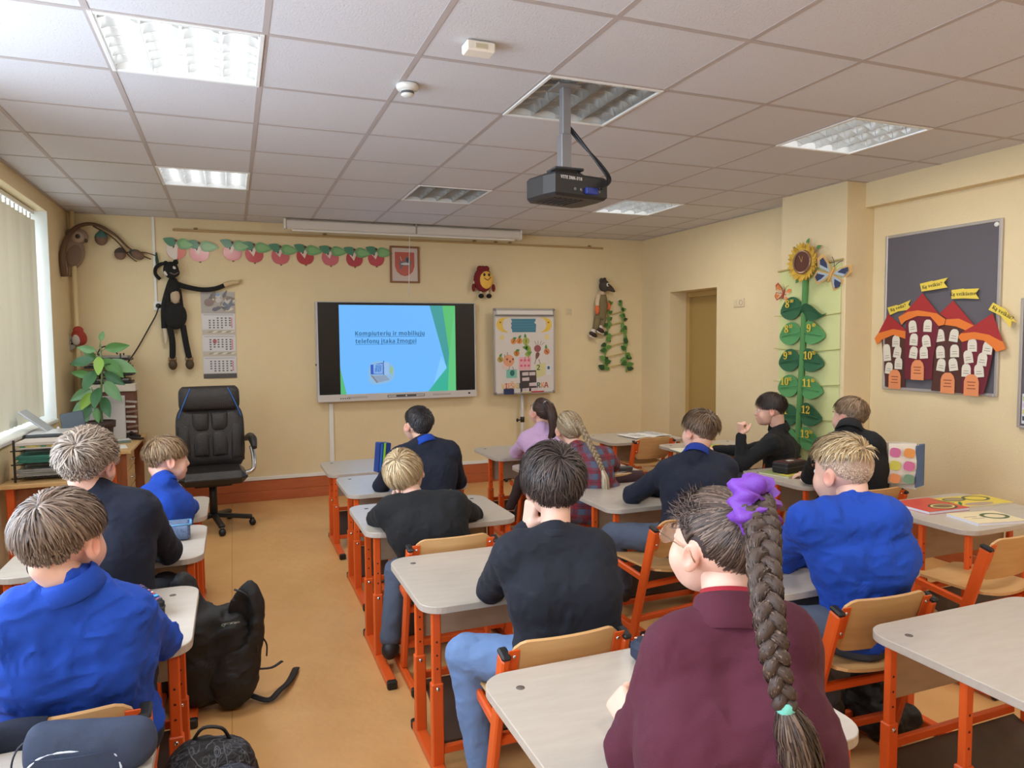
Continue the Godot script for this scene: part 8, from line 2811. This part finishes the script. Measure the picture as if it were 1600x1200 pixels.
	var p_glasses := person({"label": "boy in a navy pullover with ash-blond hair and glasses, leaning on his right elbow", "s": 1.1, "hs": 1.12, "yaw": 16, "pitch": -4, "roll": 4, "cell": 0.011,
		"hd": Vector3(-0.523, 1.148, -3.080), "N": Vector3(-0.497, 1.034, -3.050), "SL": Vector3(-0.660, 0.955, -3.080), "SR": Vector3(-0.348, 0.958, -3.040), "EL": Vector3(-0.740, 0.700, -3.330), "ER": Vector3(-0.287, 0.700, -3.360), "WL": Vector3(-0.560, 0.675, -3.500), "WR": Vector3(-0.460, 0.675, -3.520), "H": Vector3(-0.500, 0.510, -3.130),
		"cloth": navy, "trousers": dark_trousers, "hair": h_ash, "glasses": mat(rgb(150, 150, 156), 0.3, 0.6), "loose": 0.02})
	var p_small := person({"label": "boy in a bright blue sweater seen in profile, light brown hair", "s": 0.98, "hs": 1.06, "yaw": 66, "pitch": 3, "roll": 0, "cell": 0.011,
		"hd": Vector3(-0.343, 0.979, -4.220), "N": Vector3(-0.361, 0.876, -4.160), "SL": Vector3(-0.427, 0.786, -4.060), "SR": Vector3(-0.325, 0.737, -4.280), "EL": Vector3(-0.500, 0.635, -4.360), "ER": Vector3(-0.264, 0.635, -4.500), "WL": Vector3(-0.420, 0.615, -4.580), "WR": Vector3(-0.360, 0.615, -4.660), "H": Vector3(-0.400, 0.490, -4.100),
		"cloth": blue, "trousers": dark_trousers, "hair": h_light, "collar": [blue, "ring"], "hipx": Vector3(0.9, 0, -0.35)})
	var p_front := person({"label": "dark-haired boy in navy with a bright blue collar, nearest the wall display", "s": 1.0, "hs": 1.0, "yaw": -14, "pitch": -14, "roll": 2, "cell": 0.011,
		"hd": Vector3(1.063, 1.079, -4.320), "N": Vector3(1.089, 0.974, -4.250), "SL": Vector3(0.923, 0.879, -4.270), "SR": Vector3(1.243, 0.904, -4.220), "EL": Vector3(0.858, 0.675, -4.480), "ER": Vector3(1.351, 0.675, -4.420), "WL": Vector3(0.911, 0.691, -4.660), "WR": Vector3(1.060, 0.672, -4.680), "H": Vector3(1.100, 0.500, -4.180),
		"cloth": navy, "collar": [blue, "fold"], "trousers": dark_trousers, "hair": h_dark_short, "loose": 0.018, "curlL": 0.9, "hnL": Vector3(0.6, -0.3, 0.3), "hdL": Vector3(0.2, 0.6, -0.7)})
	var p_lean := person({"label": "blond boy in black bending over his desk with a fist under his chin", "s": 1.05, "hs": 1.08, "yaw": 20, "pitch": -16, "roll": -17, "cell": 0.011,
		"hd": Vector3(0.788, 0.935, -3.500), "N": Vector3(0.812, 0.813, -3.340), "SL": Vector3(0.680, 0.765, -3.400), "SR": Vector3(0.988, 0.794, -3.280), "EL": Vector3(0.666, 0.690, -3.600), "ER": Vector3(1.151, 0.678, -3.520), "WL": Vector3(0.730, 0.790, -3.470), "WR": Vector3(1.000, 0.690, -3.720), "H": Vector3(0.930, 0.500, -3.270), "KL": Vector3(0.729, 0.461, -3.420), "AL": Vector3(0.672, 0.144, -3.360),
		"cloth": black_wool, "trousers": grey_trousers, "hair": h_blond, "bulge": 0.035, "loose": 0.022, "curlL": 1.15, "hdL": Vector3(0.25, 0.9, 0.25), "hnL": Vector3(0.3, -0.2, 0.9), "hand_cell": 0.0036})
	var p_navy := person({"label": "boy in a navy sweater with thick dark brown hair, hand at his cheek", "s": 1.1, "hs": 1.13, "yaw": 9, "pitch": -4, "roll": -3, "cell": 0.0095,
		"hd": Vector3(1.028, 1.102, -2.240), "N": Vector3(0.988, 0.943, -2.140), "SL": Vector3(0.847, 0.879, -2.170), "SR": Vector3(1.122, 0.879, -2.100), "EL": Vector3(0.862, 0.685, -2.420), "ER": Vector3(1.311, 0.675, -2.380), "WL": Vector3(0.979, 0.924, -2.340), "WR": Vector3(1.060, 0.670, -2.580), "H": Vector3(1.030, 0.510, -2.090), "KL": Vector3(0.716, 0.519, -2.280), "AL": Vector3(0.753, 0.137, -2.240),
		"cloth": navy_fine, "trousers": jeans, "hair": h_thick, "head_cell": 0.003, "loose": 0.016, "curlL": 0.6, "hdL": Vector3(0.15, 1, 0.05), "hnL": Vector3(1, -0.1, -0.2), "hand_cell": 0.0034, "collar": [navy_fine, "ring"]})
	var p_lilac := person({"label": "girl in a lilac sweater with a brown ponytail bending over her desk", "s": 0.98, "hs": 1.0, "yaw": -16, "pitch": -24, "roll": -4, "cell": 0.011,
		"hd": Vector3(2.289, 1.023, -5.200), "N": Vector3(2.249, 0.903, -5.100), "SL": Vector3(2.134, 0.803, -5.140), "SR": Vector3(2.375, 0.819, -5.060), "EL": Vector3(2.130, 0.675, -5.340), "ER": Vector3(2.500, 0.675, -5.320), "WL": Vector3(2.240, 0.670, -5.520), "WR": Vector3(2.400, 0.670, -5.520), "H": Vector3(2.320, 0.500, -5.040), "KL": Vector3(2.055, 0.497, -5.060), "AL": Vector3(1.908, 0.316, -4.920), "AR": Vector3(2.041, 0.165, -4.980), "KR": Vector3(2.450, 0.470, -5.360),
		"cloth": lilac, "trousers": brown_tights, "bottom_name": "tights", "hair": h_tied_brown, "slim": 0.012, "shoes": mat(rgb(40, 36, 36), 0.5), "bulge": 0.03})
	var p_plaid := person({"label": "girl in a red and blue checked dress with a long blond plait", "s": 1.05, "hs": 1.05, "yaw": -4, "pitch": -22, "roll": -9, "cell": 0.011,
		"hd": Vector3(2.095, 1.001, -4.300), "N": Vector3(2.101, 0.878, -4.180), "SL": Vector3(1.961, 0.768, -4.240), "SR": Vector3(2.268, 0.815, -4.100), "EL": Vector3(1.993, 0.675, -4.480), "ER": Vector3(2.529, 0.680, -4.440), "WL": Vector3(2.160, 0.672, -4.660), "WR": Vector3(2.400, 0.672, -4.660), "H": Vector3(2.200, 0.510, -4.100),
		"cloth": plaid, "short_sleeve": true, "skirt": true, "top_name": "dress", "trousers": brown_tights, "bottom_name": "tights", "slim": 0.012, "hair": h_tied_blond, "bulge": 0.03, "collar": [plaid, "ring"], "shoes": mat(rgb(196, 192, 190), 0.5)})
	var p_greyleg := person({"label": "boy in navy with a blue collar and grey trousers, one leg stretched aside", "s": 1.08, "hs": 1.03, "yaw": -3, "pitch": -6, "roll": 3, "cell": 0.011,
		"hd": Vector3(2.438, 1.079, -3.320), "N": Vector3(2.349, 0.968, -3.220), "SL": Vector3(2.204, 0.863, -3.280), "SR": Vector3(2.479, 0.887, -3.140), "EL": Vector3(2.147, 0.685, -3.560), "ER": Vector3(2.613, 0.680, -3.340), "WL": Vector3(2.402, 0.680, -3.740), "WR": Vector3(2.360, 0.672, -3.660), "H": Vector3(2.280, 0.510, -3.140), "KL": Vector3(1.951, 0.504, -3.440), "AL": Vector3(2.027, 0.198, -3.450),
		"cloth": navy, "collar": [blue_dark, "fold"], "trousers": grey_trousers, "hair": h_under_brown, "loose": 0.018})
	var p_braid := person({"label": "girl in a burgundy jacket with a long brown plait and a purple scrunchie", "s": 1.05, "hs": 1.02, "yaw": -8, "pitch": -6, "roll": 0, "cell": 0.009,
		"hd": Vector3(0.916, 1.181, -1.190), "N": Vector3(0.892, 1.039, -1.110), "SL": Vector3(0.796, 0.984, -1.150), "SR": Vector3(0.971, 1.018, -1.050), "EL": Vector3(0.737, 0.758, -1.220), "ER": Vector3(1.058, 0.808, -1.100), "WL": Vector3(0.850, 0.690, -1.420), "WR": Vector3(0.980, 0.685, -1.340), "H": Vector3(0.800, 0.520, -0.950),
		"cloth": burgundy, "collar": [burgundy, "high", mat(rgb(176, 34, 52), 0.8)], "trousers": dark_trousers, "hair": h_tied_dark, "head_cell": 0.0028, "glasses": mat(rgb(176, 150, 120), 0.25, 0.7), "loose": 0.015, "fold": 0.007, "curlL": 0.8, "hnL": Vector3(0.75, -0.5, 0.1), "hdL": Vector3(0.1, 0.35, -1), "hand_cell": 0.003})
	var p_profile := person({"label": "dark-haired boy in black seen in profile with a fist at his mouth", "s": 1.0, "hs": 1.07, "yaw": -50, "pitch": 2, "roll": 0, "cell": 0.011,
		"hd": Vector3(3.765, 1.061, -4.260), "N": Vector3(3.844, 0.907, -4.250), "SL": Vector3(3.628, 0.819, -4.100), "SR": Vector3(3.989, 0.781, -4.360), "EL": Vector3(3.404, 0.678, -4.140), "ER": Vector3(3.863, 0.680, -4.620), "WL": Vector3(3.450, 0.892, -4.200), "WR": Vector3(3.700, 0.670, -4.840), "H": Vector3(3.840, 0.500, -4.260),
		"cloth": black_wool, "collar": [black_wool, "high"], "trousers": dark_trousers, "hair": h_dark_long, "hipx": Vector3(0.7, 0, -0.7), "curlL": 1.25, "hdL": Vector3(-0.15, 0.95, 0.05), "hnL": Vector3(0.95, 0.15, 0.1), "hand_cell": 0.0036})
	var p_blackback := person({"label": "boy in black with light brown hair before the notice board", "s": 1.05, "hs": 1.05, "yaw": -8, "pitch": -2, "roll": 1, "cell": 0.011,
		"hd": Vector3(3.596, 1.107, -3.360), "N": Vector3(3.502, 1.022, -3.270), "SL": Vector3(3.366, 0.914, -3.340), "SR": Vector3(3.598, 0.945, -3.180), "EL": Vector3(3.483, 0.690, -3.560), "ER": Vector3(3.910, 0.680, -3.420), "WL": Vector3(3.797, 0.675, -3.740), "WR": Vector3(3.620, 0.672, -3.680), "H": Vector3(3.600, 0.500, -3.250),
		"cloth": black_wool, "collar": [black_wool, "high"], "trousers": dark_trousers, "hair": h_light_short})
	var p_blond := person({"label": "boy in a bright blue long-sleeved top with blond hair shaved at the sides", "s": 1.1, "hs": 1.12, "yaw": -6, "pitch": 2, "roll": -3, "cell": 0.0095,
		"hd": Vector3(2.147, 1.094, -2.040), "N": Vector3(2.141, 0.980, -1.960), "SL": Vector3(1.956, 0.915, -2.020), "SR": Vector3(2.200, 0.940, -1.860), "EL": Vector3(2.071, 0.690, -2.260), "ER": Vector3(2.340, 0.690, -2.160), "WL": Vector3(2.291, 0.675, -2.320), "WR": Vector3(2.120, 0.675, -2.400), "H": Vector3(2.200, 0.510, -1.970), "KL": Vector3(1.898, 0.528, -2.040), "AL": Vector3(2.078, 0.223, -2.020),
		"cloth": blue, "trousers": grey_trousers, "hair": h_under_blond, "head_cell": 0.003, "collar": [blue, "ring"], "bulge": 0.03, "fold": 0.011, "hem": 0.02, "hipx": Vector3(0.85, 0, -0.5)})
	# long plait with scrunchie
	var hb := head_frame(-8, -6, 0)
	var b := p_braid.position
	var hd := Vector3(0.916, 1.181, -1.190)
	var tie := hd + hb * (Vector3(-0.008, 0.102, 0.096) * 1.02)
	var h := Hair.new()
	var st := fresh()
	var pth := smooth_path(PackedVector3Array([tie + Vector3(0, 0, 0.004), Vector3(0.904, 1.275, -1.060), Vector3(0.893, 1.250, -1.025), Vector3(0.836, 1.205, -0.955), Vector3(0.795, 1.148, -0.895), Vector3(0.785, 1.085, -0.868), Vector3(0.795, 1.018, -0.855)]), 8)
	plait(h, st, pth, 0.040, 0.021, 5.5, Vector3(1, 0, 0.45), h_tied_dark.colors, 4)
	var end := pth[pth.size() - 1]
	loose_strands(h, smooth_path(PackedVector3Array([end, end + Vector3(0.014, -0.04, 0.003), end + Vector3(0.028, -0.09, 0.004), end + Vector3(0.03, -0.16, 0.004)]), 5), [0.012, 0.030, 0.034, 0.012], 420, h_tied_dark.colors, 8, 0.0016)
	# fly-away curls round the brow
	var r := RandomNumberGenerator.new()
	r.seed = 21
	for k in 420:
		var az := r.randf_range(-1.5, 0.4)
		var d := Vector3(sin(az), r.randf_range(0.15, 0.95), -cos(az)).normalized()
		var p := SC + d * SR_ * 1.04
		var pts := PackedVector3Array()
		var v := (d * 0.7 + Vector3(r.randfn(), r.randfn(), r.randfn()) * 0.5 + Vector3(-0.2, -0.2, 0.3)).normalized()
		var turn := Vector3(r.randfn(), r.randfn(), r.randfn()).normalized()
		for i in 8:
			pts.append(hd + hb * (p * 1.02))
			p += v * r.randf_range(0.003, 0.0065)
			v = v.rotated(turn, 0.35)
		h.ribbon(pts, 0.0008, lin(h_tied_dark.colors[k % 4]), hd)
	var pl := put("plait", h.mesh(b), M["hair"], p_braid)
	pl.set_meta("kind", "stuff")
	obj("plait_core", st, mat(rgb(70, 54, 46), 0.6), pl, -b)
	st = fresh()
	st.set_smooth_group(1)
	var ax: Basis = Basis(hb.x, (hb * Vector3(0.25, 0.30, 0.9)).normalized(), Vector3.ZERO)
	ax.z = ax.x.cross(ax.y).normalized()
	ax.x = ax.y.cross(ax.z).normalized()
	var rows := []
	for i in 49:
		var a := TAU * (i % 48) / 48
		var ring := PackedVector3Array()
		var puff := 1.0 + 0.22 * sin(a * 9.0 + 1.0) + 0.12 * sin(a * 5.0)
		for j in 12:
			var c := TAU * j / 12
			var rr := 0.023 * puff * (1.0 + 0.18 * sin(c * 3.0 + a * 7.0))
			var R := 0.036 + rr * cos(c)
			ring.append(tie + Vector3(-0.006, 0.006, 0.006) + ax * Vector3(cos(a) * R, sin(c) * rr * 1.25 + 0.006 * sin(a * 9.0), sin(a) * R) - b)
		rows.append(ring)
	for i in 48:
		for j in 12:
			var l := (j + 1) % 12
			var mid: Vector3 = tie - b + ((rows[i][j] - (tie - b)) * Vector3(1, 1, 1)).normalized() * 0.036
			quad_to(st, rows[i][j], rows[i][l], rows[i + 1][l], rows[i + 1][j], rows[i][j] - mid)
	obj("scrunchie", st, cloth("c_purple", rgb(112, 54, 166), 0.55, 0.3), p_braid)
	st = fresh()
	lathe(st, [Vector2(0.014, -0.009), Vector2(0.0165, -0.004), Vector2(0.0165, 0.006), Vector2(0.014, 0.010)], 14, Transform3D(Basis(), end - b))
	obj("hair_tie", st, mat(rgb(120, 206, 190), 0.4), p_braid)
	# the lilac girl's ponytail
	hb = head_frame(-16, -24, -4)
	b = p_lilac.position
	tie = Vector3(2.272, 1.092, -5.10)
	h = Hair.new()
	loose_strands(h, smooth_path(PackedVector3Array([Vector3(2.276, 1.090, -5.085), Vector3(2.287, 1.075, -5.03), Vector3(2.300, 0.991, -5.0), Vector3(2.296, 0.885, -4.98), Vector3(2.250, 0.795, -4.975)]), 5), [0.016, 0.034, 0.040, 0.032, 0.012], 520, h_tied_brown.colors, 3, 0.0026)
	put("ponytail", h.mesh(b), M["hair"], p_lilac).set_meta("kind", "stuff")
	st = fresh()
	lathe(st, [Vector2(0.014, -0.008), Vector2(0.021, 0.0), Vector2(0.014, 0.008)], 14, Transform3D(hb * Basis(Vector3.RIGHT, 1.2), tie - b + Vector3(0.008, 0, 0.012)))
	obj("hair_tie", st, mat(rgb(236, 222, 226), 0.5), p_lilac)
	# the checked girl's plait, laid close to the head and down the back
	hb = head_frame(-4, -22, -9)
	b = p_plaid.position
	hd = Vector3(2.095, 1.001, -4.300)
	h = Hair.new()
	st = fresh()
	pth = smooth_path(PackedVector3Array([hd + hb * Vector3(0.0, 0.112, 0.055), hd + hb * Vector3(0.006, 0.075, 0.108), Vector3(2.095, 1.03, -4.115), Vector3(2.110, 0.934, -4.030), Vector3(2.142, 0.846, -3.985), Vector3(2.176, 0.763, -3.972)]), 8)
	plait(h, st, pth, 0.026, 0.019, 6.5, Vector3(1, 0, 0.3), h_tied_blond.colors, 6)
	end = pth[pth.size() - 1]
	loose_strands(h, smooth_path(PackedVector3Array([end, end + Vector3(0.012, -0.06, 0.01), end + Vector3(0.02, -0.15, 0.01)]), 5), [0.010, 0.024, 0.028], 260, [rgb(196, 180, 150), rgb(180, 160, 128), rgb(212, 198, 172)], 8, 0.0022)
	pl = put("plait", h.mesh(b), M["hair"], p_plaid)
	pl.set_meta("kind", "stuff")
	obj("plait_core", st, mat(rgb(150, 128, 100), 0.6), pl, -b)
